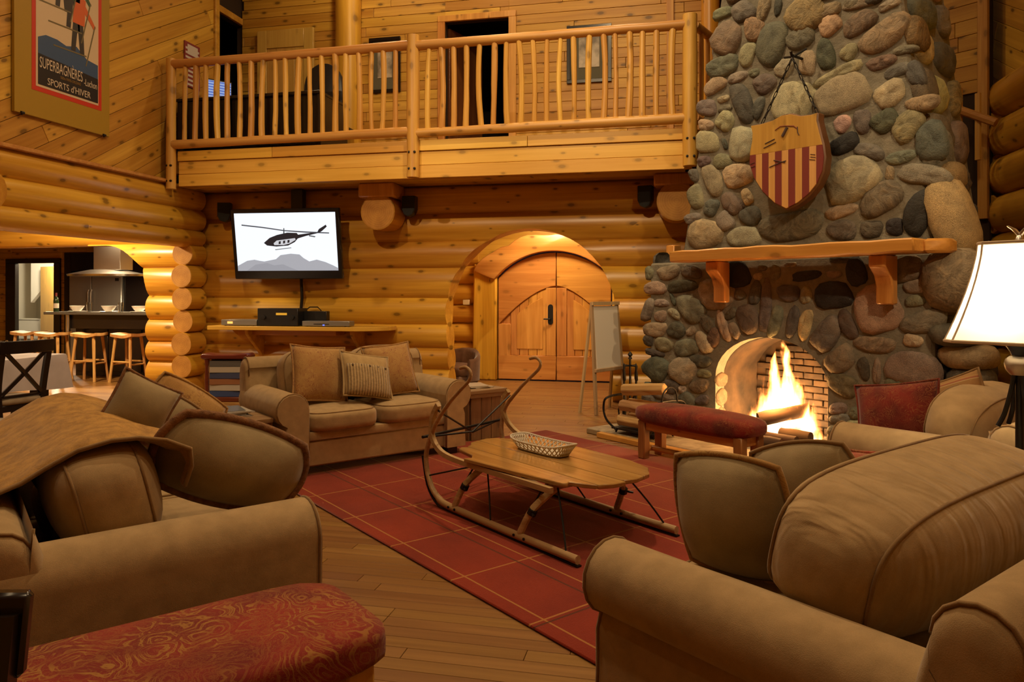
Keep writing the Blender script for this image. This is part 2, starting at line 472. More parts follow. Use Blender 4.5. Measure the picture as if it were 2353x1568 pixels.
def arch_cutter():
    return MB().prism(arch_poly(), 1.6, Matrix.Translation((0, 8.9, 0))).build('cutter', None)
for i in range(len(LZ) - 1):
    z0, z1 = LZ[i], LZ[i + 1]; zc = (z0 + z1) / 2; r = (z1 - z0) / 2
    spans = [(-6.66, ARX), (ARX, 0.85)] if z1 < 2.15 else [(-6.66, 0.85)]
    for a, b in spans:
        o = log('log', (a, YW + rnd(-0.015, 0.015), zc), (b, YW, zc), 0.185, LOGM, wall_back, wob=0.02, squash=r * 1.22 / 0.185, seg=24)
        if z0 < 2.25:
            c = arch_cutter(); carve(o, c); bpy.data.objects.remove(c)
# ---- the same wall beyond the corner, cut to a rounded opening to the kitchen
wall_dining = MB().box2((-12.0, YW + 0.02, 2.12), (-6.9, YW + 0.08, 2.85)).box2((-7.5, YW + 0.02, 0), (-6.9, YW + 0.08, 2.12)).build('wall_dining', DARKGAP, smooth=False)
tag(wall_dining, 'lamplit log wall beside the kitchen opening', kind='structure')
def kit_cutter():
    pts = [(-12.5, -0.3), (-7.55, -0.3), (-7.55, 1.42)]
    for i in range(1, 13):
        a = i / 12 * math.pi / 2
        pts.append((-7.55 - 0.75 * (1 - math.cos(a)), 1.42 + 0.68 * math.sin(a)))
    pts.append((-12.5, 2.08))
    return MB().prism(pts, 1.6, Matrix.Translation((0, 8.9, 0))).build('cutter', None)
for i in range(len(LZ) - 1):
    z0, z1 = LZ[i] + 0.03, LZ[i + 1] + 0.03; zc = (z0 + z1) / 2; r = (z1 - z0) / 2
    x0 = -7.58 if z1 < 1.45 else (-8.6 if z1 < 2.15 else -12.0)
    o = log('log', (x0, YW, zc), (-6.6, YW, zc), 0.185, LOGM, wall_dining, wob=0.02, squash=r * 1.18 / 0.185, seg=24)
    c = kit_cutter(); carve(o, c); bpy.data.objects.remove(c)
# ---- left wall: log header over the wide opening to the dining room, stub log ends, diagonal boarding above
XL = -6.68
wall_left = MB().box2((-6.72, -4, 2.08), (-6.66, 9.6, 2.85)).build('wall_left', DARKGAP, smooth=False)
tag(wall_left, 'left wall of logs below and diagonal pine boarding above', kind='structure')
for z0, z1 in ((2.05, 2.27), (2.27, 2.56), (2.56, 2.86)):
    zc = (z0 + z1) / 2
    log('log', (XL, -4, zc), (XL, 9.32, zc), 0.185, LOGMY, wall_left, wob=0.025, squash=(z1 - z0) / 2 * 1.2 / 0.185, seg=24)
zs = 0.05
while zs < 2.0:
    m = log('log', (XL, 9.04 + rnd(-0.02, 0.02), zs), (XL, 9.36, zs), 0.162, LOGMY, wall_left, wob=0.03, n=3, seg=24)
    e = MB()
    e.add([(0.155 * rnd(0.98, 1.02) * math.cos(k * math.pi / 12), -0.004, 0.155 * math.sin(k * math.pi / 12)) for k in range(24)], [tuple(range(24))])
    e.build('end_grain', ENDM, m, smooth=False)
    zs += 0.315
# short cross log at the far left of the header
o = log('log', (-6.95, 5.72, 2.38), (-6.30, 5.72, 2.38), 0.20, LOGM, wall_left, n=2, seg=24)
# near half of the left wall (outside the picture): boarded down to the floor
for y0 in (-4.0,):
    MB().box2((-6.74, -4, 0), (-6.6, 2.2, 2.05)).build('panel', PLANKM, wall_left, smooth=False)
# ledge trim
o = MB().box2((0, 0, 0), (0.09, 12.55, 0.045)).build('ledge', POLEMX, wall_left, bevel=0.008, loc=(-6.56, -4, 2.845))
# ---- clipping for boards
def clip(poly, n, d):
    out = []
    for i in range(len(poly)):
        p, q = poly[i], poly[(i + 1) % len(poly)]
        a = p[0] * n[0] + p[1] * n[1] - d; b = q[0] * n[0] + q[1] * n[1] - d
        if a <= 0: out.append(p)
        if a * b < 0:
            t = a / (a - b); out.append((p[0] + (q[0] - p[0]) * t, p[1] + (q[1] - p[1]) * t))
    return out
def boards(parent, origin, uax, rect, ang, wid, mat, holes=(), thick=0.02, joint=(1.6, 3.0), name='plank', gap=0.0025):
    """boards over rect (u0,u1,z0,z1) of a vertical plane through origin; u runs along uax, outward normal = uax x z turned to the room"""
    uax = Vector(uax).normalized(); up = Vector((0, 0, 1)); nrm = uax.cross(up)
    rz = math.atan2(uax.y, uax.x)
    ca, sa = math.cos(ang), math.sin(ang)
    u0, u1, z0, z1 = rect
    crs = [(u0, z0), (u1, z0), (u1, z1), (u0, z1)]
    s = [(-sa * u + ca * z) for u, z in crs]; tt = [(ca * u + sa * z) for u, z in crs]
    w = math.floor(min(s) / wid) * wid
    while w < max(s):
        t = min(tt) - rnd(0, joint[1])
        while t < max(tt):
            L = rnd(*joint)
            poly = [(t + gap, w + gap), (t + L - gap, w + gap), (t + L - gap, w + wid - gap), (t + gap, w + wid - gap)]
            pu = [(p[0] * ca - p[1] * sa, p[0] * sa + p[1] * ca) for p in poly]
            for n, d in (((-1, 0), -u0), ((1, 0), u1), ((0, -1), -z0), ((0, 1), z1)):
                pu = clip(pu, n, d)
                if len(pu) < 3: break
            pieces = [pu] if len(pu) >= 3 else []
            for h in holes:
                new = []
                for p in pieces:
                    for n, d in (((1, 0), h[0]), ((-1, 0), -h[1])):
                        q = clip(p, n, d)
                        if len(q) >= 3: new.append(q)
                    q = p
                    for n, d in (((-1, 0), -h[0]), ((1, 0), h[1])):
                        q = clip(q, n, d)
                        if len(q) < 3: break
                    if len(q) >= 3:
                        for n, d in (((0, 1), h[2]), ((0, -1), -h[3])):
                            qq = clip(q, n, d)
                            if len(qq) >= 3: new.append(qq)
                pieces = new
            for p in pieces:
                ar = abs(sum(p[i][0] * p[(i + 1) % len(p)][1] - p[(i + 1) % len(p)][0] * p[i][1] for i in range(len(p)))) / 2
                if ar < 0.004: continue
                loc2 = [(q[0] * ca + q[1] * sa, -q[0] * sa + q[1] * ca) for q in p]
                cx0 = sum(q[0] for q in loc2) / len(p); cz0 = sum(q[1] for q in loc2) / len(p)
                mb = MB().prism([(q[0] - cx0, q[1] - cz0) for q in loc2], thick + rnd(-0.002, 0.002))
                cu = cx0 * ca - cz0 * sa; cz = cx0 * sa + cz0 * ca
                o = mb.build(name, mat, parent, smooth=False, bevel=0.003)
                # local x along the board, local y = depth away from the room, local z across
                o.rotation_euler = (Matrix.Rotation(rz, 3, 'Z') @ Matrix.Rotation(-ang, 3, 'Y')).to_euler()
                o.location = Vector(origin) + uax * cu + up * cz + nrm * thick
            t += L
        w += wid
# upper left wall faces +X: u axis so that uax x up points to +X  -> uax = +Y
wl2 = MB().box2((-6.72, -4, 2.85), (-6.62, 9.72, 7.0)).box2((-6.72, 9.72, 5.58), (-6.62, 10.62, 7.0)).build('wall_left_upper', DARKGAP, smooth=False)
tag(wl2, 'upper left wall in diagonal knotty pine boards', kind='structure')
boards(wl2, (-6.62, 0, 0), (0, 1, 0), (3.6, 9.70, 2.87, 6.3), R(30), 0.185, PLANKM, joint=(3.0, 6.0))
MB().box2((-6.61, -4, 2.87), (-6.60, 3.6, 7.0)).build('panel', PLANKM, wl2, smooth=False)
MB().box2((-6.61, -0.5, 6.3), (-6.60, 10.6, 7.0)).build('panel', PLANKM, wl2, smooth=False)
# ---- loft floor, fascia, soffit
LF, LT = 8.56, 3.25
floor_loft = MB().box2((-6.62, LF + 0.05, 2.98), (0.25, 11.3, LT)).build('floor_loft', PLANKM, smooth=False)
tag(floor_loft, 'loft floor over the back of the hall', kind='structure')
# wedge of the loft running on behind the chimney
MB().prism([(0, 0), (1, 0), (1, 0.27), (0, 0.27)], 0.01).build('edge_board', PLANKM, floor_loft, loc=(0.25, LF + 0.05, 2.98), smooth=False)
poly = [(0.25, LF + 0.05), (0.25 + 1.9 * 0.5, LF + 0.05 + 2.2), (0.25 + 1.9 * 0.5, 11.3), (0.25, 11.3)]
mm = MB(); n = 4
mm.add([(p[0], p[1], z) for z in (2.98, LT) for p in poly], [(3, 2, 1, 0), (4, 5, 6, 7)] + [(i, (i + 1) % 4, 4 + (i + 1) % 4, 4 + i) for i in range(4)])
mm.build('deck', PLANKM, floor_loft, smooth=False)
trim_fascia = empty('trim_1', (0, LF, 2.8), kind='structure'); trim_fascia['label'] = 'three-board yellow pine fascia along the loft edge'
for x0, x1 in ((-6.38, -3.11), (-3.05, 0.22)):
    for z0, z1, dy in ((0.0, 0.155, 0.0), (0.158, 0.325, 0.004), (0.33, 0.46, -0.022)):
        L = x1 - x0
        cuts = [0, L * (0.42 if dy < 0 else 1.0), L]
        for a, b in zip(cuts, cuts[1:]):
            if b - a < 0.05: continue
            MB().box2((0, 0, 0), (b - a - 0.004, 0.045, z1 - z0)).build('fascia_board', DECKM, trim_fascia, bevel=0.004, loc=(x0 + a + 0.002, dy, z0))
soffit = empty('trim_2', (0, 0, 2.83), kind='structure'); soffit['label'] = 'board soffit under the loft'
yy = LF + 0.05
while yy < 9.45:
    MB().box2((0, 0, 0), (6.75, 0.138, 0.02)).build('soffit_board', PLANKM, soffit, smooth=False, bevel=0.003, loc=(-6.6, yy, rnd(-0.002, 0.002)))
    yy += 0.142
# beams that carry the loft: round log end below, squared timber above
def loft_beam(px, py, end_y, label):
    c = on_y(px, py, end_y)
    t = empty('support_log', (c.x, end_y, c.z), label=label, cat='beam')
    o = log('round_log', (c.x, end_y, c.z), (c.x, 9.375, c.z), 0.235, LOGMY, None, wob=0.01, n=3, seg=28); o.parent = t; o.location = (0, 0, 0)
    e = MB(); e.add([(0.226 * math.cos(k * math.pi / 14), -0.004, 0.226 * math.sin(k * math.pi / 14)) for k in range(28)], [tuple(range(28))])
    e.build('end_grain', ENDM, t, smooth=False)
    zt = 2.83 - c.z
    MB().box2((-0.27, -0.02, 0.19), (0.22, 0.39, zt - 0.002)).build('timber', TIMBERZ, t, bevel=0.02)
loft_beam(868, 487, 8.98, 'round log beam end beside the television under the loft')
loft_beam(1555, 462, 8.98, 'round log beam end under the loft against the stone chimney')
# ---- upper back wall of the loft
YU = 10.4
wall_loft = empty('wall_loft', (0, YU, 0), kind='structure'); wall_loft['label'] = 'knotty pine boarded wall at the back of the loft'
MB().box2((-6.7, 0.0, 3.0), (-3.27, 0.1, 7)).box2((-3.27, 0.0, 5.38), (-2.31, 0.1, 7)).box2((-2.31, 0.0, 3.0), (1.6, 0.1, 7)).build('backing', DARKGAP, wall_loft, smooth=False)
boards(wall_loft, (0, 0, 0), (1, 0, 0), (-6.6, 0.62, 3.25, 6.2), 0.0, 0.142, PLANKM, holes=((-3.27, -2.31, 3.2, 5.38),))
MB().box2((-6.6, -0.018, 6.2), (1.6, -0.002, 7)).build('panel', PLANKM, wall_loft, smooth=False)
for x0, x1, z0, z1 in ((-3.38, -3.27, 3.25, 5.38), (-2.31, -2.20, 3.25, 5.38), (-3.38, -2.20, 5.38, 5.47)):
    MB().box2((x0, -0.05, z0), (x1, 0.0, z1)).build('door_casing', TIMBERZ, wall_loft, bevel=0.005)
MB().box2((-0.08, -0.05, 3.25), (0.02, 0.0, 7)).build('trim_board', POLEM, wall_loft, bevel=0.005)
log('log_column', (-4.76, -0.12, 3.25), (-4.76, -0.12, 7.0), 0.19, LOGMZ, wall_loft, wob=0.02)
log('log_column', (0.50, -0.12, 3.25), (0.50, -0.12, 7.0), 0.12, LOGMZ, wall_loft, wob=0.02)
# dark room beyond the loft door + jamb / open leaf
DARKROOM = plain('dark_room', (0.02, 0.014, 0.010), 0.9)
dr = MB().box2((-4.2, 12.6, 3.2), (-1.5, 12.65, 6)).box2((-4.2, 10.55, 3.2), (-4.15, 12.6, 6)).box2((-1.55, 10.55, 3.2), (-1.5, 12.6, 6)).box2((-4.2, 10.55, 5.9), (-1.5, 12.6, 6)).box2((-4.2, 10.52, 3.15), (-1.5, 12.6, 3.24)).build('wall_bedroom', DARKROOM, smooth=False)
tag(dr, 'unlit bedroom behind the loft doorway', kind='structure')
d1 = empty('door_1', (-3.24, 10.50, LT), R(70), kind='structure'); d1['label'] = 'dark timber door standing open into the unlit bedroom'
REDWOOD = wood('red_stained_door', (0.20, 0.075, 0.022), (0.11, 0.035, 0.012), axis=2, knots=0.2)
MB().box2((0, 0, 0), (0.86, 0.04, 2.08)).build('door_leaf', REDWOOD, d1, bevel=0.005)
MB().tube([(0.78, -0.03, 0.95), (0.78, -0.06, 0.95), (0.70, -0.06, 0.95)], 0.012, 8).build('door_handle', IRON, d1)
# left doorway of the loft (in the left wall): trims, dark room and open leaf lying against the back wall
d2 = empty('door_2', (0, 0, 0), kind='structure'); d2['label'] = 'dark doorway in the left wall of the loft'
MB().box2((-6.62, 9.64, 3.25), (-6.56, 9.74, 7)).build('casing', PLANKM, d2, bevel=0.005)
MB().box2((-6.62, 9.74, 5.58), (-6.57, 10.36, 5.68)).build('casing', PLANKM, d2, bevel=0.005)
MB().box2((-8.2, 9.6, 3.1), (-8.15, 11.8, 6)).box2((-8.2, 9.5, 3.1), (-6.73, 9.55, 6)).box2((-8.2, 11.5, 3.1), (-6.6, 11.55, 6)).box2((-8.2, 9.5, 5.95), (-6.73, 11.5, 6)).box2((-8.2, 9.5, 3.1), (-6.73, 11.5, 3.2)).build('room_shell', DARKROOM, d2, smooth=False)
d3 = empty('door_3', (-6.30, YU - 0.09, LT), kind='structure'); d3['label'] = 'open pine plank door against the loft wall'
PALEDOOR = wood('pale_door', (0.62, 0.40, 0.10), (0.48, 0.28, 0.06), axis=2, knots=0.2, var=0.08)
MB().box2((0, 0.02, 0), (0.95, 0.05, 2.2)).build('panel_back', PALEDOOR, d3, bevel=0.004)
for x0, x1, z0, z1 in ((0, 0.16, 0, 2.2), (0.79, 0.95, 0, 2.2), (0.16, 0.79, 0, 0.22), (0.16, 0.79, 1.92, 2.2), (0.16, 0.79, 0.95, 1.12)):
    MB().box2((x0, 0, z0), (x1, 0.03, z1)).build('stile', PALEDOOR, d3, bevel=0.006)
for k in range(4):
    MB().box2((0.165 + k * 0.157, 0.012, 0.22), (0.165 + k * 0.157 + 0.152, 0.03, 1.92)).build('plank', PALEDOOR, d3, bevel=0.003)
# ---- right wall and the diagonal corner behind the chimney
XR = 3.36
wall_right = MB().box2((XR + 0.2, -4, 0), (XR + 0.3, 9.3, 7)).build('wall_right', DARKGAP, smooth=False)
tag(wall_right, 'right wall of big round logs with boards above', kind='structure')
RZ = [0, 0.4, 0.8, 1.2, 1.62, 2.04, 2.46, 2.88, 3.29, 3.72]
for z0, z1 in zip(RZ, RZ[1:]):
    log('log', (XR + 0.2, -4, (z0 + z1) / 2), (XR + 0.2, 9.7, (z0 + z1) / 2), 0.21, LOGMY, wall_right, wob=0.02, squash=(z1 - z0) / 2 * 1.04 / 0.21, seg=20)
boards(wall_right, (XR + 0.16, 0, 0), (0, -1, 0), (-9.5, -6.0, 3.72, 6.9), R(-28), 0.19, PLANKM)
MB().box2((XR + 0.15, -4, 3.72), (XR + 0.17, 6.0, 7)).build('panel', PLANKM, wall_right, smooth=False)
# notched log ends where the diagonal wall meets the right wall
for z0, k in ((2.05, 0), (2.5, 1), (2.95, 2)):
    c = on_y(2278, 400, 9.0)
    m = MB().tube([(0, 0, 0), (0.5, 0.35, 0)], 0.23, 6, flat=(0.95, 0.8))
    m.build('log', LOGM, wall_right, loc=(c.x - 0.02 + 0.05 * (k % 2), 8.95, z0 + 0.2), smooth=False, bevel=0.015)
wall_corner = empty('wall_corner', W(0, 9.0), -TH, kind='structure'); wall_corner['label'] = 'boarded wall behind the stone chimney'
c0 = on_b(2262, 60, 9.0)
MB().box2((-7.5, 0.0, 0), (c0.x + 0.05, 0.1, 7)).build('backing', DARKGAP, wall_corner, smooth=False)
boards(wall_corner, (0, 0, 0), (1, 0, 0), (-5.5, c0.x - 0.05, 3.60, 6.9), 0.0, 0.17, PLANKM)
c0 = on_b(2262, 60, 9.0)
MB().box2((c0.x - 0.05, -0.06, 2.2), (c0.x + 0.05, 0.0, 7)).build('trim_board', POLEM, wall_corner, bevel=0.004)
c1 = on_b(2240, 260, 8.7)
rl = empty('stair_rail', W(0, 8.7), -TH, label='short log stair rail behind the chimney', cat='railing')
MB().tube([(c1.x - 0.3, 0, c1.z + 0.15), (c1.x + 0.2, 0, c1.z - 0.14)], 0.045, 8).build('rail', POLEMX, rl)
for dx in (-0.16, 0.02):
    MB().tube([(c1.x + dx, 0.03, c1.z - 0.5), (c1.x + dx, 0.03, c1.z + 0.22 - dx * 0.5)], 0.032, 8).build('baluster', POLEM, rl)
# ---- ceiling, near wall
ceiling = MB().box2((-7, -4.1, CEIL_Z), (4.2, 12.8, CEIL_Z + 0.1)).build('ceiling', PLANKM, smooth=False)
tag(ceiling, 'high boarded ceiling of the hall', kind='structure')
for (x, y) in [h[:2] for h in HALL_LIGHTS] + LOFT_LIGHTS:
    MB().lathe([(0.0, 0.0), (0.24, 0.0), (0.26, -0.02), (0.20, -0.035), (0.19, -0.01), (0.0, -0.008)], 20).build('downlight_ring', WHITEM, ceiling, loc=(x, y, CEIL_Z - 0.002))
for p, q, k in TRACK:
    d = (Vector(q) - Vector(p)).normalized(); b = Vector(p) - d * 0.02
    tr_ = MB().tube([b - d * 0.16, b - d * 0.14, b - d * 0.02], [0.03, 0.045, 0.055], 14).tube([b - d * 0.1, (b.x, b.y, CEIL_Z)], 0.01, 8).build('track_spotlight', IRON, ceiling)
wall_near = MB().box2((-12, -4.2, 0), (4.2, -4.0, 7)).build('wall_near', PLANKM, smooth=False)
tag(wall_near, 'pine wall behind the viewer', kind='structure')
# ================================================================ ENTRANCE behind the arch
random.seed(11)
YD = 11.5
wall_entry = empty('wall_entry', (0, 0, 0), kind='structure'); wall_entry['label'] = 'log walls of the entrance behind the arch'
MB().box2((-3.75, YD + 0.08, 0), (-2.72, YD + 0.18, 2.8)).box2((-0.92, YD + 0.08, 0), (0.0, YD + 0.18, 2.8)).box2((-2.72, YD + 0.08, 2.05), (-0.92, YD + 0.18, 2.8)).box2((-3.75, 9.8, 0), (-3.65, YD + 0.1, 2.8)).box2((-0.05, 9.8, 0), (0.05, YD + 0.1, 2.8)).box2((-3.75, 9.66, 2.7), (0.05, YD + 0.1, 2.8)).build('backing', PLANKM, wall_entry, smooth=False)
z = 0.0
for h in (0.30, 0.29, 0.31, 0.30, 0.33, 0.30, 0.31, 0.33, 0.3):
    log('log', (-3.7, YD + 0.06, z + h / 2), (-3.05, YD + 0.06, z + h / 2), 0.15, LOGM, wall_entry, n=3, squash=h * 0.53 / 0.15)
    log('log', (-0.9, YD + 0.06, z + h / 2), (0.0, YD + 0.06, z + h / 2), 0.15, LOGM, wall_entry, n=3, squash=h * 0.53 / 0.15)
    log('log', (-3.66, 9.8, z + h / 2), (-3.66, YD, z + h / 2), 0.15, LOGMY, wall_entry, n=4, squash=h * 0.53 / 0.15)
    z += h
# door: two arched leaves, slab jamb, carved arch header
DAR, DAZ, DAX = 1.19, 0.84, -1.82
def dtop(x): return DAZ + math.sqrt(max(DAR ** 2 - (x - DAX) ** 2, 0))
door4 = empty('door_4', (0, YD - 0.06, 0), kind='structure'); door4['label'] = 'arched pine double door at the entrance'
DOORW = wood('entry_door', (0.62, 0.30, 0.075), (0.42, 0.165, 0.03), axis=2, knots=0.5, rough=0.35, var=0.3)
DOORX = wood('entry_door_rail', (0.62, 0.30, 0.075), (0.42, 0.165, 0.03), axis=0, knots=0.4, rough=0.35, var=0.2)
def strip_poly(x0, x1, zb, zt, n=10):
    xs = [x0 + (x1 - x0) * i / n for i in range(n + 1)]
    return [(x, zb(x)) for x in xs] + [(x, zt(x)) for x in reversed(xs)]
for x0, x1 in ((-2.715, -1.785), (-1.775, -0.925)):
    lf = MB().prism(strip_poly(x0, x1, lambda x: 0.02, dtop), 0.03, Matrix.Translation((0, 0.02, 0))).build('door_leaf', DOORW, door4, smooth=False)
    outer, inner = (x0, x1) if x0 < -2 else (x1, x0)
    sg = 1 if x0 < -2 else -1
    # arched top rail, stiles, bottom rail
    def zin(x):
        t = abs(x - inner) / abs(outer - inner)
        return 1.50 - 0.62 * t ** 1.6
    MB().prism(strip_poly(x0, x1, lambda x: max(zin(x), 0.8), lambda x: dtop(x) - 0.004), 0.05, Matrix.Translation((0, -0.02, 0))).build('top_rail', DOORX, lf, bevel=0.008)
    MB().box2((min(outer, outer + sg * 0.2), -0.02, 0.02), (max(outer, outer + sg * 0.2), 0.03, 0.9)).build('stile', DOORW, lf, bevel=0.006)
    MB().box2((min(inner, inner - sg * 0.16), -0.02, 0.40), (max(inner, inner - sg * 0.16), 0.03, 1.47)).build('stile', DOORW, lf, bevel=0.006)
    MB().box2((x0, -0.022, 0.02), (x1, 0.03, 0.40)).build('bottom_rail', DOORX, lf, bevel=0.006)
    a, b = sorted((outer + sg * 0.2, inner - sg * 0.16)); n = 4
    for k in range(n):
        p, q = a + (b - a) * k / n, a + (b - a) * (k + 1) / n
        MB().prism(strip_poly(p + 0.002, q - 0.002, lambda x: 0.40, lambda x: zin(x), 2), 0.025, Matrix.Translation((0, 0.002, 0))).build('plank', DOORW, lf, bevel=0.004)
    MB().prism(strip_poly(a + 0.1, b - 0.05, lambda x: 0.5, lambda x: zin(x) - 0.12, 6), 0.012, Matrix.Translation((0, -0.009, 0))).build('raised_panel', DOORW, lf, bevel=0.005)
hd = MB().lathe([(0.001, 0), (0.04, 0), (0.04, 0.01), (0.001, 0.012)], 16, Matrix.Translation((-1.87, -0.022, 1.17)) @ Matrix.Rotation(R(90), 4, 'X')).box2((-1.91, -0.034, 0.93), (-1.83, -0.02, 1.17)).lathe([(0.001, 0), (0.04, 0), (0.04, 0.01), (0.001, 0.012)], 16, Matrix.Translation((-1.87, -0.022, 0.93)) @ Matrix.Rotation(R(90), 4, 'X'))
hp = hd.build('door_handle', IRON, door4)
MB().tube([(-1.87, -0.03, 0.98), (-1.87, -0.08, 0.98), (-1.97, -0.085, 0.98)], 0.012, 8).build('lever', IRON, hp)
jp = []
MB().prism([(-3.13, 0.0), (-2.73, 0.0), (-2.735, 0.8), (-2.728, 1.66), (-3.10, 1.86), (-3.12, 0.9)], 0.12, Matrix.Translation((0, -0.09, 0))).build('jamb_slab', LOGMZ, door4, bevel=0.02)
hdr = []
for i in range(25):
    a = R(141) - R(102) * i / 24; hdr.append((DAX + (DAR + 0.012) * math.cos(a), DAZ + (DAR + 0.012) * math.sin(a)))
for i in range(25):
    a = R(39) + R(106) * i / 24; rr = DAR + 0.30 + 0.03 * math.sin(i * 0.9) + (0.06 if i > 18 else 0); hdr.append((DAX + rr * math.cos(a), DAZ + rr * math.sin(a)))
MB().prism(hdr, 0.22, Matrix.Translation((0, -0.16, 0))).build('carved_header', wood('carved_header', (0.70, 0.36, 0.09), (0.46, 0.19, 0.035), axis=0, grain=0.6, knots=0.8, bump=0.6, rough=0.3), door4, bevel=0.03, seg=2)
MB().prism([(-0.915, 0), (-0.55, 0), (-0.55, 1.9), (-0.9, 1.6)], 0.1, Matrix.Translation((0, -0.08, 0))).build('jamb_slab', LOGMZ, door4, bevel=0.02)
sw = MB().box2((-0.055, 0, -0.04), (0.055, 0.012, 0.04)).build('light_switch', plain('ivory_plastic', (0.70, 0.60, 0.38), 0.4), None, bevel=0.004, loc=on_y(1071, 695, 11.39))
tag(sw, 'ivory light switch plate on the entrance logs', 'switch')
lamp('entry_light', 'AREA', (-1.85, 10.55, 2.66), P_ENTRY, WARM, 0.5)
MB().lathe([(0.001, 0.0), (0.27, 0.0), (0.28, -0.03), (0.001, -0.032)], 20).build('entry_downlight', emit('warm_diffuser', (1, 0.8, 0.5), 2.0), wall_entry, loc=(-1.85, 10.55, 2.70))

# ================================================================ FIREPLACE
FB = 5.75; FA = -3.55; UB = 5.90
fp = empty('stone_fireplace', W(FA, FB), -TH, label='massive river stone fireplace and tapering chimney', cat='fireplace')
def fl(v): return Vector((v[0] - FA, v[1] - FB, v[2]))
OC, OW, OS, OT = -3.77 - FA, 0.56, 0.60, 1.0     # opening centre, half width, spring, crown
def open_poly(g=0.0, bottom=-0.2, n=18):
    pts = [(OC - OW - g, bottom)]
    for i in range(n + 1):
        a = math.pi - math.pi * i / n
        pts.append((OC + (OW + g) * math.cos(a), OS + (OT - OS + g) * math.sin(a)))
    return pts + [(OC + OW + g, bottom)]
core = MB().box2((-1.60, 0.03, 0.0), (1.16, 1.15, 1.70)).build('mortar_base', MORTAR, fp, bevel=0.02)
ct = MB().prism(open_poly(), 0.80, Matrix.Translation((0, -0.1, 0))).build('cutter', None); ct.parent = fp
bpy.context.view_layer.update()
carve(core, ct); bpy.data.objects.remove(ct)
def up_l(z): return -4.866 + 0.19 * (z - 1.85) - FA
def up_r(z): return -2.457 - 0.112 * (z - 1.965) - FA
rings = []
for z in (1.70, 3.0, 4.3, 5.6, 7.0):
    l, r = up_l(z) + 0.03, up_r(z) - 0.03; y0, y1 = UB - FB + 0.03, UB - FB + 0.95 - 0.05 * (z - 1.7)
    rings.append([(l, y0, z), (r, y0, z), (r, y1, z), (l, y1, z)])
MB().loft(rings).build('mortar_stack', MORTAR, fp, bevel=0.02)
SC_ = dict(gy=(.155,.145,.12), dk=(.065,.058,.05), bk=(.022,.022,.024), sl=(.085,.088,.088), gn=(.13,.13,.10), dg=(.08,.083,.062), ol=(.19,.165,.105),
           tn=(.30,.225,.135), lt=(.39,.30,.185), cr=(.48,.39,.255), ye=(.47,.335,.14), oc=(.27,.17,.065), br=(.155,.105,.065), pl=(.13,.095,.08),
           pu=(.125,.095,.088), pk=(.37,.24,.15), ru=(.15,.085,.045), sp=(.30,.235,.15), db=(.09,.06,.04))
for _k, _c3 in SC_.items():
    _l = 0.3 * _c3[0] + 0.6 * _c3[1] + 0.1 * _c3[2]; SC_[_k] = tuple(a * 0.5 + _l * b * 0.58 for a, b in zip(_c3, (1.04, 1.02, 0.80)))
def stone_mesh(outline, depth, name, parent, mat, col, origin, au, az, an):
    """outline: list of (u, z) around 0; au, az, an: axes"""
    n = len(outline); vs = []; fs = []
    prof = [(1.03, -0.03), (1.0, 0.32), (0.92, 0.70), (0.72, 0.93), (0.36, 1.0)]
    jit = [rnd(-0.16, 0.16) for _ in range(n)]
    for s, d in prof:
        for k, (u, z) in enumerate(outline):
            vs.append(au * (u * s) + az * (z * s) + an * (depth * (d + (jit[k] * d if s < 1 else 0))))
    vs.append(an * depth * 1.03)
    for i in range(len(prof) - 1):
        for k in range(n):
            l = (k + 1) % n; fs.append((i * n + k, i * n + l, (i + 1) * n + l, (i + 1) * n + k))
    c = len(vs) - 1; b = (len(prof) - 1) * n
    for k in range(n): fs.append((b + k, b + (k + 1) % n, c))
    m = MB(); m.v = [tuple(v) for v in vs]; m.f = fs
    return m.build(name, mat, parent, loc=origin, color=col, angle=180)
STM = {'gy': STONE, 'sp': STONES, 'cr': STONES, 'lt': STONES, 'tn': STONE, 'oc': STONEV, 'br': STONEV, 'ru': STONEV}
AX, AZ, AN = Vector((1, 0, 0)), Vector((0, 0, 1)), Vector((0, -1, 0))
def px_stone(cx, cy, rx, ry, ang, key, plane, depth=None, n=15, mat=None):
    p = rnd(2.2, 3.4); ca, sa = math.cos(R(ang)), math.sin(R(ang)); out = []
    ph1, ph2 = rnd(0, 6.28), rnd(0, 6.28)
    for k in range(n):
        t = 2 * math.pi * k / n
        c, s = math.cos(t), math.sin(t)
        r = 1.0 / (abs(c) ** p + abs(s) ** p) ** (1 / p) * (1 + 0.06 * math.sin(2 * t + ph1) + 0.06 * math.sin(3 * t + ph2) + rnd(-0.025, 0.025))
        u, v = rx * r * c, ry * r * s
        q = on_b(cx + u * ca - v * sa, cy - (u * sa + v * ca), plane)
        out.append(fl(q))
    o = Vector((sum(q.x for q in out) / n, plane - FB, sum(q.z for q in out) / n))
    ex = max(abs(q.x - o.x) for q in out); ez = max(abs(q.z - o.z) for q in out)
    col = tuple(c * rnd(0.88, 1.12) for c in SC_[key])
    return stone_mesh([(q.x - o.x, q.z - o.z) for q in out], depth or min(0.075, 0.03 + 0.22 * min(ex, ez)), 'stone', fp, mat or STM.get(key, STONE), col, o + Vector((0, 0.05, 0)), AX, AZ, AN)
K = 0.1913
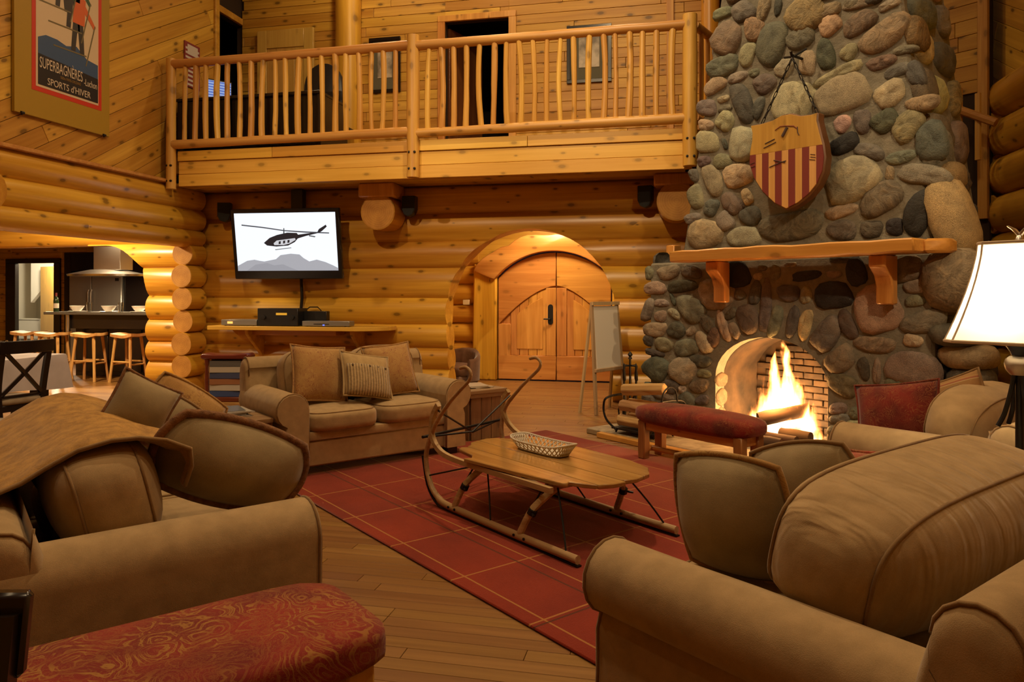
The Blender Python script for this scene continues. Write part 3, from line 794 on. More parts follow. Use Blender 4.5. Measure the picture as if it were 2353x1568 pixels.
CROPS = [((1580, 0), K, UB, """400,150,130,70,20,gy 650,130,140,130,30,gn 890,90,180,75,75,oc 780,340,150,125,80,oc 1065,70,125,45,85,dk 1400,150,270,200,40,oc
1690,290,150,120,40,ye 450,460,205,175,60,ol 990,520,295,160,75,pu 1340,440,190,130,30,gn 700,650,160,85,75,lt 400,790,200,130,20,gn 310,1020,150,90,35,lt
580,920,130,65,20,lt 780,870,75,48,25,gn 905,1000,135,125,40,pu 1420,750,160,95,85,lt 1640,650,210,110,-80,dg 1920,620,120,90,60,sp 1790,880,320,75,27,tn
640,1230,240,120,-70,dg 830,1290,155,60,70,sl 410,1185,75,45,20,tn 210,1290,115,108,0,gy 430,1300,90,42,15,gy 430,1450,125,105,50,pk 200,1500,100,72,0,tn
1240,1230,280,235,70,cr 1830,1130,340,225,22,lt 1140,810,130,95,60,lt"""),
 ((1880, 0), K, UB, """480,270,225,130,35,br 830,50,140,60,25,tn 480,30,220,70,15,tn 780,400,340,165,40,oc 740,740,205,80,20,br 940,840,190,75,25,gn 1150,880,170,105,-75,sl
840,1120,205,145,35,ye 510,1450,145,112,85,pl 270,1480,115,100,45,pk 780,1450,170,135,40,dg 1230,1230,200,100,15,oc 1050,1510,215,150,45,oc 1020,590,150,55,12,gy"""),
 ((1560, 280), K, UB, """320,240,140,130,0,lt 530,260,75,30,-75,dg 760,260,205,175,80,cr 280,470,92,65,20,pl 500,470,112,100,0,ol 390,700,195,112,-75,sp 690,640,175,150,20,ye
180,900,150,92,-75,ol 370,1030,108,85,70,sl 620,980,145,110,-50,pl 800,900,105,65,-65,ye 840,1130,135,120,30,dg 540,1190,122,105,-60,sp 290,1350,205,190,0,tn
760,1380,195,130,5,lt 140,1160,100,70,15,gy 160,640,85,60,-80,sl 1330,1250,380,180,8,br 1930,1070,200,80,20,tn 1940,1300,190,120,0,br"""),
 ((1880, 280), K, UB, """290,260,205,105,30,bk 600,350,175,95,-15,gn 980,420,215,78,15,gy 1340,230,240,190,-80,sl 390,690,350,245,25,tn 840,620,105,55,85,oc 1250,630,300,130,-5,sp
740,920,285,180,30,br 1190,1090,290,165,72,bk 620,1290,135,110,0,db 900,1260,110,105,0,bk"""),
 ((1460, 580), K, FB, """145,250,85,48,90,gy 380,240,145,82,15,tn 650,230,130,78,-10,br 215,430,135,85,5,lt 540,410,180,82,8,dk 430,570,78,26,-70,dg 290,610,92,50,0,tn
650,680,195,140,-50,ol 1190,270,175,155,10,bk 950,500,205,195,0,pk 1235,510,72,66,0,gy 1450,290,56,50,0,lt 1660,240,102,60,85,ol 1840,150,80,30,5,tn 1500,190,60,40,0,br
1420,490,145,76,80,sl 1545,650,345,70,86,gn 1820,490,142,102,0,sl 2030,510,115,66,90,pk 130,690,145,62,75,ol 280,770,76,72,0,sp 450,740,88,52,-35,lt
215,930,142,92,-5,tn 470,940,112,98,-30,dg 650,950,72,46,35,lt 840,850,135,70,-60,ru 920,1030,125,80,80,ru 1040,890,205,60,-70,pk 1130,740,92,56,50,pu
1330,800,195,122,-75,pu 1170,940,112,60,-60,sp 1660,830,195,76,78,ol 1870,840,205,76,75,sl 2020,870,195,82,75,ye 135,1060,62,68,0,dk 320,1110,118,86,-5,tn
590,1150,148,112,15,gy 800,1090,145,76,-65,cr 210,1210,122,42,-12,dk 760,1310,132,80,-10,sl 230,1400,165,140,-40,sl 550,1420,175,155,60,tn"""),
 ((1460, 760), 0.2168, FB, """710,460,75,48,-15,tn 660,590,112,76,10,br 360,600,92,76,0,dg 160,600,95,38,-15,gy 480,630,42,46,0,pk 270,690,132,46,-20,ol 530,740,105,76,-40,sl
690,740,75,60,0,sl 120,720,80,50,-10,gy 250,850,120,70,0,gy 480,880,110,60,5,br 660,880,90,65,0,gy 2130,830,100,62,0,ol 2150,940,112,62,0,gy 2330,880,90,70,0,gn 2100,1060,95,55,0,gy 2300,1020,110,70,0,tn"""),
 ((1840, 560), 0.2169, FB, """40,340,165,52,8,bk 335,325,88,42,5,ol 570,300,155,112,-70,bk 325,550,210,142,8,bk 800,700,255,245,20,lt 480,860,168,86,-65,db 260,960,195,130,50,gn
1090,270,215,130,20,ol 1210,450,142,76,10,tn 1190,610,112,66,10,ol 1280,830,245,120,8,ol 770,1070,215,92,-5,oc 1170,1030,112,66,-12,ye 400,1230,165,132,30,ol
650,1330,132,62,-75,db 790,1360,152,44,88,ol 1170,1330,290,182,-8,sp 430,1500,180,110,-20,br 760,150,60,45,0,gy 400,170,120,40,0,dk 980,1500,120,80,0,ol""")]
for off, k, plane, txt in CROPS:
    for tok in txt.split():
        a = tok.split(','); cx, cy, rx, ry, ang = (float(v) for v in a[:5])
        px_stone(off[0] + cx * k, off[1] + cy * k, rx * k * 1.02, ry * k * 1.02, ang, a[5], plane)
# stones of the side faces and of the stack above the picture (random courses)
def course_stones(x0f, x1f, z0, z1, place, keys, seed, size=(0.10, 0.2)):
    random.seed(seed); z = z0
    while z < z1:
        h = rnd(*size); l, r = x0f(z + h / 2), x1f(z + h / 2); u = l + rnd(0, 0.06)
        while u < r - 0.06:
            w_ = min(rnd(0.8, 1.7) * h, r - u)
            if w_ > 0.06:
                n = 12; ph = rnd(0, 6.28); out = []
                for k in range(n):
                    t = 2 * math.pi * k / n; c, s = math.cos(t), math.sin(t); p = rnd(2.2, 2.8)
                    rr = 1.0 / (abs(c) ** p + abs(s) ** p) ** (1 / p) * (1 + 0.07 * math.sin(2 * t + ph))
                    out.append((w_ * 0.46 * rr * c, h * 0.45 * rr * s))
                place(out, u + w_ / 2, z + h / 2 + rnd(-0.02, 0.02), random.choice(keys), min(0.085, 0.03 + 0.3 * min(w_, h) / 2))
            u += w_ + 0.012
        z += h + 0.012
keys = ['ol', 'gn', 'tn', 'oc', 'br', 'dk', 'sl', 'lt', 'gy', 'ye']
def pl_right_low(out, u, z, key, d):
    stone_mesh(out, d, 'stone', fp, STM.get(key, STONE), tuple(c * rnd(.85, 1.15) for c in SC_[key]), (1.16 - 0.015, u, z), Vector((0, 1, 0)), AZ, Vector((1, 0, 0)))
course_stones(lambda z: 0.06, lambda z: 1.15, 0.05, 1.66, pl_right_low, keys, 3, (0.18, 0.34))
def pl_right_up(out, u, z, key, d):
    stone_mesh(out, d, 'stone', fp, STM.get(key, STONE), tuple(c * rnd(.85, 1.15) for c in SC_[key]), (up_r(z) - 0.045, u, z), Vector((0, 1, 0)), AZ, Vector((1, 0, 0.1)))
course_stones(lambda z: UB - FB + 0.05, lambda z: UB - FB + 0.93 - 0.05 * (z - 1.7), 1.9, 5.6, pl_right_up, keys, 4, (0.22, 0.42))
def pl_left_low(out, u, z, key, d):
    stone_mesh(out, d, 'stone', fp, STM.get(key, STONE), tuple(c * rnd(.85, 1.15) for c in SC_[key]), (-1.60 + 0.015, u, z), Vector((0, -1, 0)), AZ, Vector((-1, 0, 0)))
course_stones(lambda z: -1.15, lambda z: -0.06, 0.05, 1.66, lambda o, u, z, k, d: pl_left_low(o, -u, z, k, d), keys, 5, (0.2, 0.36))
def pl_left_up(out, u, z, key, d):
    stone_mesh(out, d, 'stone', fp, STM.get(key, STONE), tuple(c * rnd(.85, 1.15) for c in SC_[key]), (up_l(z) + 0.045, u, z), Vector((0, -1, 0)), AZ, Vector((-1, 0, 0.1)))
course_stones(lambda z: UB - FB + 0.05, lambda z: UB - FB + 0.9 - 0.05 * (z - 1.7), 1.75, 4.6, pl_left_up, keys, 6, (0.26, 0.44))
def pl_top(out, u, z, key, d):
    stone_mesh(out, d, 'stone', fp, STM.get(key, STONE), SC_[key], (u, UB - FB + 0.05, z), AX, AZ, AN)
course_stones(up_l, up_r, 4.14, 6.2, pl_top, keys, 8, (0.26, 0.42))
course_stones(lambda z: 0.12, up_r, 3.72, 4.05, pl_top, keys, 12, (0.15, 0.17))
# big corner boulders on the right edge (wrap the corner)
def boulder(px, py, plane, rx, ry, rz, col, mat, rot=(0, 0, 0)):
    c = fl(on_b(px, py, plane)); m = MB(); n = 14
    vs = []; fs = []
    for i in range(1, 8):
        ph = math.pi * i / 8
        for k in range(n):
            t = 2 * math.pi * k / n; f = 1 + 0.05 * math.sin(3 * t + i) + rnd(-0.02, 0.02)
            sg = lambda v: math.copysign(abs(v) ** 0.8, v)
            vs.append((rx * f * sg(math.sin(ph)) * sg(math.cos(t)), ry * f * sg(math.sin(ph)) * sg(math.sin(t)), rz * sg(math.cos(ph))))
    for i in range(6):
        for k in range(n): fs.append((i * n + k, i * n + (k + 1) % n, (i + 1) * n + (k + 1) % n, (i + 1) * n + k))
    fs.append(tuple(range(n))); fs.append(tuple(range(6 * n, 7 * n)))
    m.v, m.f = vs, fs
    m.build('stone', mat, fp, loc=c, rot=rot, color=col, angle=180)
random.seed(5)
boulder(2190, 500, UB + 0.13, 0.155, 0.19, 0.33, (.46, .34, .17), STONES, (0, R(-16), 0))
boulder(2196, 645, FB + 0.16, 0.21, 0.25, 0.25, (.25, .20, .13), STONEV)
boulder(2152, 350, UB + 0.16, 0.11, 0.15, 0.19, (.16, .155, .12), STONE)
boulder(2188, 405, UB + 0.20, 0.09, 0.15, 0.11, (.30, .21, .10), STONES)
boulder(2122, 205, UB + 0.16, 0.09, 0.15, 0.17, (.12, .10, .07), STONE, (0, R(-8), 0))
boulder(2105, 80, UB + 0.15, 0.08, 0.14, 0.15, (.19, .13, .06), STONEV, (0, R(-8), 0))
boulder(2200, 770, FB + 0.12, 0.17, 0.2, 0.09, (.12, .115, .09), STONE)
boulder(2228, 820, FB + 0.2, 0.19, 0.22, 0.10, (.36, .28, .17), STONE)
boulder(2235, 880, FB + 0.2, 0.15, 0.22, 0.13, (.14, .13, .10), STONE)
# lit jamb stones and brick lining inside the opening
BRICK = G('fire_brick'); _v = BRICK.coord(); _n = BRICK.n('TexNoise', {'Vector': _v, 'Scale': 9.0, 'Detail': 4.0}).outputs[0]
BRICK.set(Base_Color=BRICK.ramp(_n, [(0.3, (0.016, 0.010, 0.006)), (0.7, (0.075, 0.045, 0.022))]), Roughness=0.9); BRICK.bump(_n, 0.5, 0.02); BRICK = BRICK.m
SOOT = G('sooty_render'); _t = SOOT.n('TexCoord').outputs['Object']; _n = SOOT.n('TexNoise', {'Vector': _t, 'Scale': 4.0, 'Detail': 5.0}).outputs[0]
SOOT.set(Base_Color=SOOT.ramp(_n, [(0.35, (0.016, 0.011, 0.007)), (0.65, (0.07, 0.042, 0.02))]), Roughness=0.95); SOOT.bump(_n, 0.5, 0.02); SOOT = SOOT.m
_op = [(x, max(z, 0.06)) for x, z in open_poly(-0.004, 0.06)]
_m = MB(); _n0 = len(_op); _m.add([(x, y, z) for y in (0.16, 0.693) for x, z in _op], [tuple(range(_n0, 2 * _n0))] + [(i, i + 1, _n0 + i + 1, _n0 + i) for i in range(_n0 - 1)])
_m.build('firebox_lining', SOOT, fp, fixn=False)
bk = MB().box2((-0.095, 0, -0.027), (0.095, 0.03, 0.027)).build('brick', BRICK, fp, bevel=0.006, loc=(0, 0, 0))
first = True
def put_brick(loc, rz):
    global first
    o = bk if first else bk.copy()
    if not first: COL.objects.link(o)
    first = False; o.location = loc; o.rotation_euler = (rnd(-.02, .02), rnd(-.02, .02), rz)
random.seed(2)
for r_ in range(15):
    z = 0.12 + r_ * 0.062
    for c_ in range(7):
        x = OC - OW + 0.02 + (c_ + 0.5 * (r_ % 2)) * 0.2
        if abs(x - OC) < OW * math.sqrt(max(0, 1 - max(0, (z + 0.05 - OS) / (OT - OS)) ** 2)) - 0.02: put_brick((x, 0.665 + rnd(-.006, .006), z), 0)
    if z < OS + 0.12:
        for c_ in range(3):
            y = 0.22 + (c_ + 0.5 * (r_ % 2)) * 0.2
            if y < 0.6: put_brick((OC - OW - 0.012 + max(0, z - OS) * 0.25, y, z), R(90)); put_brick((OC + OW + 0.012 - max(0, z - OS) * 0.25, y, z), R(-90))
for z, h in ((0.20, 0.15), (0.40, 0.12), (0.57, 0.10)):
    for sx in (-1, 1):
        out = [(0.095 * math.cos(k * math.pi / 6) * rnd(.9, 1.1), h * 0.7 * math.sin(k * math.pi / 6) * rnd(.9, 1.1)) for k in range(12)]
        stone_mesh(out, 0.022, 'stone', fp, STONEV, (.16, .12, .075), (OC + sx * (OW + 0.005), 0.12, z), Vector((0, sx * -1, 0)), AZ, Vector((-sx, 0, 0)))
# hearth slab and its wood edge
hs = MB().box2((-1.50, -0.70, 0.0), (1.0, 0.10, 0.055)).build('hearth_slab', None, fp, bevel=0.008)
HG = G('hearth_slate'); _n = HG.n('TexNoise', {'Vector': HG.coord(False), 'Scale': 7.0, 'Detail': 6.0, 'Distortion': 1.2}).outputs[0]
HG.set(Base_Color=HG.ramp(_n, [(0.3, (0.20, 0.15, 0.09)), (0.7, (0.42, 0.33, 0.20))]), Roughness=0.55); HG.bump(_n, 0.4, 0.01)
hs.data.materials.append(HG.m)
MB().box2((OC - OW + 0.01, -0.1, 0.0555), (OC + OW - 0.01, 0.68, 0.07)).build('firebox_floor', MORTAR, fp)
MB().box2((-1.56, -0.775, 0.0), (1.05, -0.70, 0.05)).build('hearth_edge', TIMBER, fp, bevel=0.006)
# ---- mantel (rests on two brackets)
mt = empty('mantel_shelf', W(FA, FB), -TH, label='thick honey timber mantel shelf on carved brackets', cat='mantel')
ml, mr = on_b(1537, 588, 5.42).x - FA, on_b(2100, 566, 5.42).x - FA
zl = 0.5 * (on_b(1540, 600, 5.42).z + on_b(2115, 584, 5.42).z); zt = zl + 0.105
m = MB(); n = 14; rg = []
for i in range(n + 1):
    x = ml + (mr - ml) * i / n; j = 0.006
    rg.append([(x, -0.33 + rnd(-j, j), zl + rnd(-j, j)), (x, -0.045, zl), (x, -0.02, zt), (x, -0.34 + rnd(-j, j), zt + rnd(-j, j))])
m.loft(rg).build('shelf_board', TIMBER, mt, bevel=0.012)
m = MB().prism([(0, 0), (0.14, 0), (0.14, 0.105), (0, 0.105)], 0.15, Matrix.Translation((mr, -0.20, zl))); m.v = [(x, y if x < mr + 0.1 or y > 0 else y + 0.1, z) for x, y, z in m.v]
m.build('shelf_end', TIMBER, mt, bevel=0.02)
for px, pz in ((1632, 0), (2013, 1)):
    bx = on_b(px, 640, 5.5).x - FA; w_ = 0.065
    pr = [(-0.045, zl - 0.001), (-0.24, zl - 0.001), (-0.24, zl - 0.085), (-0.225, zl - 0.10), (-0.155, zl - 0.16), (-0.125, zl - 0.24), (-0.125, zl - 0.375), (-0.045, zl - 0.375)]
    m = MB(); m.add([(bx + s * w_, y, z) for s in (-1, 1) for y, z in pr], [tuple(range(8)), tuple(reversed(range(8, 16)))] + [(i, 8 + i, 8 + (i + 1) % 8, (i + 1) % 8) for i in range(8)])
    m.build('bracket', TIMBERZ, mt, bevel=0.01)
# upright board between the log wall and the chimney, left of the mantel
c = on_b(1540, 575, 6.1)
ub = MB().box2((-0.06, -0.02, 0), (0.05, 0.1, 0.24)).build('trim_3', TIMBERZ, None, bevel=0.008, loc=W(c.x, 6.12, 1.66), rot=(0, 0, -TH)); tag(ub, 'upright timber board beside the chimney shoulder', kind='structure')
# ---- the fire: charred logs, flames, glow
FCX = on_b(1800, 900, 6.05).x - FA
BARK = wood('charred_log', (0.10, 0.055, 0.025), (0.03, 0.017, 0.01), axis=0, knots=0, rough=0.95, bump=0.8)
def fire_log(x0, y0, z0, x1, y1, z1, r, label, mat=BARK):
    p0, p1 = Vector((x0, y0, z0)), Vector((x1, y1, z1)); d = p1 - p0
    t = MB(); n = 6
    pts = [(d.length * i / n, 0, 0) for i in range(n + 1)]
    t.tube(pts, [r * rnd(0.9, 1.1) for _ in pts], 10)
    o = t.build('burning_log', mat, None)
    o.matrix_world = Matrix.Translation(W(FA, FB)) @ Matrix.Rotation(-TH, 4, 'Z') @ Matrix.Translation(p0) @ d.to_track_quat('X', 'Z').to_matrix().to_4x4()
    return tag(o, label, 'firewood', 'logs burning in the fireplace')
fire_log(FCX - 0.42, 0.04, 0.124, FCX + 0.30, 0.02, 0.124, 0.045, 'charred log lying along the front of the fire')
fire_log(FCX - 0.30, -0.20, 0.112, FCX + 0.25, -0.13, 0.112, 0.05, 'blackened log fallen forward on to the hearth')
fire_log(FCX - 0.10, 0.06, 0.255, FCX + 0.20, 0.40, 0.345, 0.065, 'split log leaning end-on in the flames')
fire_log(FCX + 0.06, 0.165, 0.140, FCX + 0.34, 0.175, 0.140, 0.055, 'short log glowing at the right of the fire')
fire_log(FCX - 0.38, 0.33, 0.140, FCX + 0.34, 0.34, 0.140, 0.06, 'log at the back of the fire under the flames')
def flame(name, cx, cy, z0, h, w_, seed, strength):
    """closed flame body filled with glowing gas"""
    m = MB(); n = 16; rings = []
    for i in range(15):
        t = i / 14
        r = w_ * (0.30 + 0.75 * math.sin(math.pi * min(1, (t * 0.9 + 0.12)) ** 0.8)) * (1 - t) ** 0.35 + 0.004
        rings.append([(cx + r * math.cos(2 * math.pi * k / n), cy + r * 0.6 * math.sin(2 * math.pi * k / n), z0 + h * t) for k in range(n)])
    m.loft(rings)
    g = G(name); g.t.nodes.remove(g.b)
    tc = g.n('TexCoord').outputs['Object']; sp = g.n('SeparateXYZ', {0: tc})
    hz = g.math('DIVIDE', g.math('SUBTRACT', sp.outputs[2], z0), h)
    nz = g.n('TexNoise', {'Vector': g.n('Mapping', {'Vector': tc, 'Scale': (11, 11, 2.6), 'Location': (seed, 0, 0)}).outputs[0], 'Scale': 1.0, 'Detail': 4.0, 'Roughness': 0.6, 'Distortion': 0.4}).outputs[0]
    dx = g.math('DIVIDE', g.math('ABSOLUTE', g.math('SUBTRACT', sp.outputs[0], cx)), w_)
    dy = g.math('DIVIDE', g.math('ABSOLUTE', g.math('SUBTRACT', sp.outputs[1], cy)), w_ * 0.6)
    rad = g.math('SQRT', g.math('ADD', g.math('POWER', dx, 2.0), g.math('POWER', dy, 2.0)))
    env = g.math('SUBTRACT', 1.02, g.math('MULTIPLY', hz, 1.05))                       # allowed radius falls with height
    fld = g.math('ADD', g.math('SUBTRACT', env, rad), g.math('MULTIPLY', g.math('SUBTRACT', nz, 0.5), g.math('ADD', 0.7, g.math('MULTIPLY', hz, 1.9))))
    den = g.math('POWER', g.math('MAXIMUM', fld, 0.0), 1.6)
    col = g.ramp(fld, [(0.0, (1.0, 0.22, 0.03)), (0.25, (1.0, 0.42, 0.10)), (0.6, (1.0, 0.66, 0.30)), (1.0, (1.0, 0.85, 0.55))])
    em = g.n('Emission', {'Color': col, 'Strength': g.math('MULTIPLY', den, strength)})
    g.t.links.new(em.outputs[0], g.out.inputs['Volume'])
    return m, g.m
fire = empty('fire', W(FA, FB), -TH, label='tall bright flames rising from the logs in the fireplace', cat='fire')
for cx, cy, z0, h, w_, sd, st in ((FCX - 0.03, 0.34, 0.10, 0.86, 0.31, 1.0, P_FLAME * 1.8), (FCX - 0.24, 0.30, 0.09, 0.42, 0.19, 5.0, P_FLAME * 0.7), (min(FCX + 0.24, OC + OW - 0.24), 0.30, 0.10, 0.42, 0.17, 9.0, P_FLAME * 0.8)):
    m, mat = flame('flame_gas', cx, cy, z0, h, w_, sd, st)
    m.build('flame', mat, fire)
EMB = emit('embers', (1.0, 0.28, 0.05), 5.0)
m = MB(); random.seed(9)
for i in range(60):
    x, y = rnd(-0.42, 0.42) + FCX, rnd(-0.2, 0.45); s = rnd(0.008, 0.02)
    m.box((x, y, 0.072 + s / 2), (s * 1.5, s, s))
e = m.build('embers', EMB, fire, smooth=False); e['kind'] = 'stuff'
p = W(FA + FCX, FB + 0.12, 0.42)
lamp('fire_glow', 'POINT', p, P_FIRE, (1.0, 0.46, 0.13), 0.10)
# ---- shield hung by a chain
sh = empty('wooden_shield', W(FA, UB), -TH, label='wooden shield with red and gold stripes hung by a chain on the chimney', cat='shield')
SB = UB - 0.20
shp = [fl(on_b(x, y, SB)) for x, y in ((1730, 287), (1752, 286), (1790, 272), (1815, 259), (1840, 262), (1872, 257), (1893, 262))]
def sp_(x, y):
    q = on_b(x, y, SB); return Vector((q.x - FA, SB - UB, q.z))
OUT = [(1724, 288), (1745, 285), (1775, 276), (1796, 264), (1818, 260), (1842, 265), (1866, 262), (1880, 257), (1879, 275), (1885, 300), (1893, 330), (1897, 360), (1893, 395), (1880, 425), (1860, 450), (1835, 470), (1808, 484), (1780, 470), (1752, 443), (1732, 412), (1721, 378), (1722, 350), (1727, 325), (1728, 305)]
front = [sp_(*q) for q in OUT]
YELW = wood('shield_gold', (0.52, 0.30, 0.06), (0.38, 0.19, 0.03), axis=2, knots=0.3, var=0.1, rough=0.5)
REDW = plain('shield_red', (0.18, 0.028, 0.022), 0.6)
CREAMW = wood('shield_cream', (0.66, 0.38, 0.13), (0.50, 0.25, 0.07), axis=2, knots=0.4, var=0.12, rough=0.5)
DKW = wood('shield_edge', (0.16, 0.06, 0.02), (0.08, 0.03, 0.01), axis=2, knots=0, rough=0.5)
nfr = len(front); cen = sum(front, Vector()) / nfr
body = MB(); back = [p + Vector((0, 0.11, 0)) for p in front]
body.add([tuple(p) for p in front + back], [tuple(range(nfr)), tuple(reversed(range(nfr, 2 * nfr)))] + [(i, (i + 1) % nfr, nfr + (i + 1) % nfr, nfr + i) for i in range(nfr)])
bo = body.build('shield_board', DKW, sh, bevel=0.012)
pl2 = [((p - cen) * 0.965 + cen) for p in front]; zmid = sp_(1724, 358).z; zmid2 = sp_(1890, 333).z
xa, xb = min(p.x for p in pl2), max(p.x for p in pl2)
def shclip(poly, n, d):
    return clip(poly, n, d)
poly2 = [(p.x, p.z) for p in pl2]; ysh = SB - UB
sl_ = (zmid2 - zmid) / (sp_(1890, 333).x - sp_(1724, 358).x)
def upper(poly, keep_up):
    # line z = zmid + sl_*(x - x0)
    x0 = sp_(1724, 358).x; n = (sl_, -1.0) if keep_up else (-sl_, 1.0); d = n[0] * x0 + n[1] * zmid
    return clip(poly, n, d)
MB().prism(upper(poly2, True), 0.012, Matrix.Translation((0, ysh - 0.011, 0))).build('chief_panel', YELW, sh, smooth=False, bevel=0.002)
NS = 11
for i in range(NS):
    q0, q1 = xa + (xb - xa) * i / NS, xa + (xb - xa) * (i + 1) / NS
    pp = clip(clip(upper(poly2, False), (-1, 0), -(q0 + 0.0008)), (1, 0), q1 - 0.0008)
    if len(pp) > 2: MB().prism(pp, 0.012, Matrix.Translation((0, ysh - 0.011, 0))).build('stripe', REDW if i % 2 == 0 else CREAMW, sh, smooth=False, bevel=0.0015)
INK = plain('shield_ink', (0.06, 0.035, 0.03), 0.7)
INKR = plain('shield_ink_red', (0.22, 0.06, 0.035), 0.7)
def ink(path, wd, mat, nm='painted_mark'):
    pts = [sp_(*q) + Vector((0, -0.0135, 0)) for q in path]
    MB().tube(pts, wd, 6, flat=(1, 1)).build(nm, mat, sh)
ink([(1800, 314), (1811, 293)], 0.014, INK)
ink([(1783, 300), (1795, 291), (1806, 290), (1826, 290), (1834, 296)], 0.0042, INKR); ink([(1834, 292), (1835, 305), (1838, 311)], 0.0042, INK)
ink([(1760, 331), (1782, 320)], 0.0045, INK); ink([(1757, 341), (1785, 327)], 0.0042, INK)
ink([(1780, 369), (1806, 374)], 0.0042, INK); ink([(1770, 385), (1797, 373), (1808, 370)], 0.0042, INK)
ink([(1864, 355), (1875, 356)], 0.0022, INK); ink([(1864, 361), (1876, 362)], 0.0022, INK); ink([(1862, 367), (1875, 368)], 0.0022, INK)
ink([(1726, 378), (1736, 374)], 0.0022, INK); ink([(1727, 386), (1737, 382)], 0.0022, INK)
hook = on_b(1822, 128, UB - 0.14); hk = Vector((hook.x - FA, -0.14, hook.z))
MB().tube([hk + Vector((0, 0.16, 0.0)), hk + Vector((0, -0.02, 0)), hk + Vector((0.0, -0.03, 0.03))], 0.012, 8).tube([hk + Vector((-0.11, 0.05, 0.02)), hk + Vector((0.0, 0.0, -0.01)), hk + Vector((0.09, 0.06, 0.05))], 0.010, 6).build('hook', IRON, sh)
def link_mesh():
    m = MB(); pts = []
    for k in range(14):
        a = 2 * math.pi * k / 14; pts.append((0.010 * math.cos(a), 0, 0.024 * math.sin(a) + (0.012 if math.sin(a) > 0 else -0.012)))
    return m.tube(pts, 0.0045, 6, closed=True)
ch = empty('chain', (0, 0, 0), parent=sh)
lk = None
for tgt in (sp_(1748, 284), sp_(1876, 260)):
    p0 = hk + Vector((0, -0.01, -0.02)); p1 = tgt + Vector((0, 0.02, 0.0)); d = p1 - p0; n = int(d.length / 0.058)
    for i in range(n):
        o = link_mesh().build('chain_link', IRON, ch) if lk is None else lk.copy()
        if lk is not None: COL.objects.link(o)
        lk = lk or o
        o.location = p0 + d * ((i + 0.5) / n)
        q = d.normalized().to_track_quat('Z', 'Y').to_matrix() @ Matrix.Rotation(R(90) * (i % 2), 3, 'Z')
        o.rotation_euler = q.to_euler()
# ================================================================ LOFT RAILING
random.seed(21)
rail = empty('loft_railing', (0, LF, 0), label='peeled log railing with three posts along the loft', cat='railing')
ry = -0.06
def pole(name, p0, p1, r, mat, parent, wob=0.06, seg=10, n=6, bend=0.0):
    p0, p1 = Vector(p0), Vector(p1); d = p1 - p0; pts = []; rad = []
    side = d.cross(Vector((0, 1, 0))).normalized(); ph = rnd(0, 6)
    for i in range(n + 1):
        t = i / n; pts.append(d * t + side * (bend * math.sin(math.pi * t) + (rnd(-1, 1) * r * wob)))
        rad.append(r * (1 + wob * math.sin(ph + 5 * t) + rnd(-wob, wob) * 0.5))
    return MB().tube(pts, rad, seg).build(name, mat, parent, loc=p0)
posts = [(on_y(400, 140, LF).x, 2.76, 4.47, 0.062), (on_y(953, 85, LF).x, 2.80, 4.53, 0.078), (on_y(1585, 45, LF).x, 2.82, 4.52, 0.082)]
for x, z0, z1, r in posts:
    po = pole('post', (x, ry, z0), (x, ry, z1), r, POLEM, rail, 0.03, 14, 8)
    for zz in (0.10, 0.30):
        for sx in (-0.3, 0.45):
            MB().lathe([(0.001, 0.012), (0.012, 0.010), (0.016, 0.0), (0.016, -0.01)], 8, Matrix.Rotation(R(90), 4, 'X')).build('bolt_head', IRON, po, loc=(r * sx * 1.2, -r * 0.9, zz))
for i in (0, 1):
    xa, xb = posts[i][0] + 0.04, posts[i + 1][0] - 0.04
    pole('top_rail', (xa, ry, 4.40), (xb, ry, 4.415), 0.058, POLEMX, rail, 0.05, 12, 14)
    pole('bottom_rail', (xa, ry, 3.34), (xb, ry, 3.36), 0.058, POLEMX, rail, 0.05, 12, 14)
K2, K3 = 0.2807, 0.323
bx = [350 + v * K2 for v in (287, 377, 465, 560, 643, 740, 832, 922, 1022, 1120, 1214, 1305, 1412, 1510, 1605, 1710, 1807, 1903, 2005)]
bx2 = [900 + v * K3 for v in (40 + 2000 * 0, 270, 363, 450, 537, 640, 730, 827, 918, 1015, 1105, 1205, 1302, 1405, 1507, 1592, 1692, 1788, 1887, 1993)]
for x in bx + bx2[1:]:
    q = on_y(x, 220, LF).x
    pole('baluster', (q + rnd(-0.012, 0.012), ry, 3.37), (q + rnd(-0.02, 0.02), ry, 4.39), rnd(0.029, 0.039), POLEM, rail, 0.07, 9, 6, rnd(-0.025, 0.025))
q = on_y(913, 220, LF).x
pole('baluster', (q, ry, 3.37), (q, ry, 4.39), 0.030, POLEM, rail, 0.07, 9, 6)
# return of the railing, running back beside the chimney
dirr = Vector((0.40, 0.92, 0)).normalized(); p0 = Vector((posts[2][0] + 0.05, ry, 0)); p1 = p0 + dirr * 1.9
pole('top_rail', p0 + Vector((0, 0, 4.40)), p1 + Vector((0, 0, 4.40)), 0.055, POLEMX, rail, 0.05, 12, 6)
pole('bottom_rail', p0 + Vector((0, 0, 3.36)), p1 + Vector((0, 0, 3.36)), 0.055, POLEMX, rail, 0.05, 12, 6)
for k in range(1, 9):
    q = p0 + dirr * (k * 0.2); pole('baluster', q + Vector((0, 0, 3.37)), q + Vector((0, 0, 4.39)), rnd(0.024, 0.032), POLEM, rail, 0.07, 9, 5)
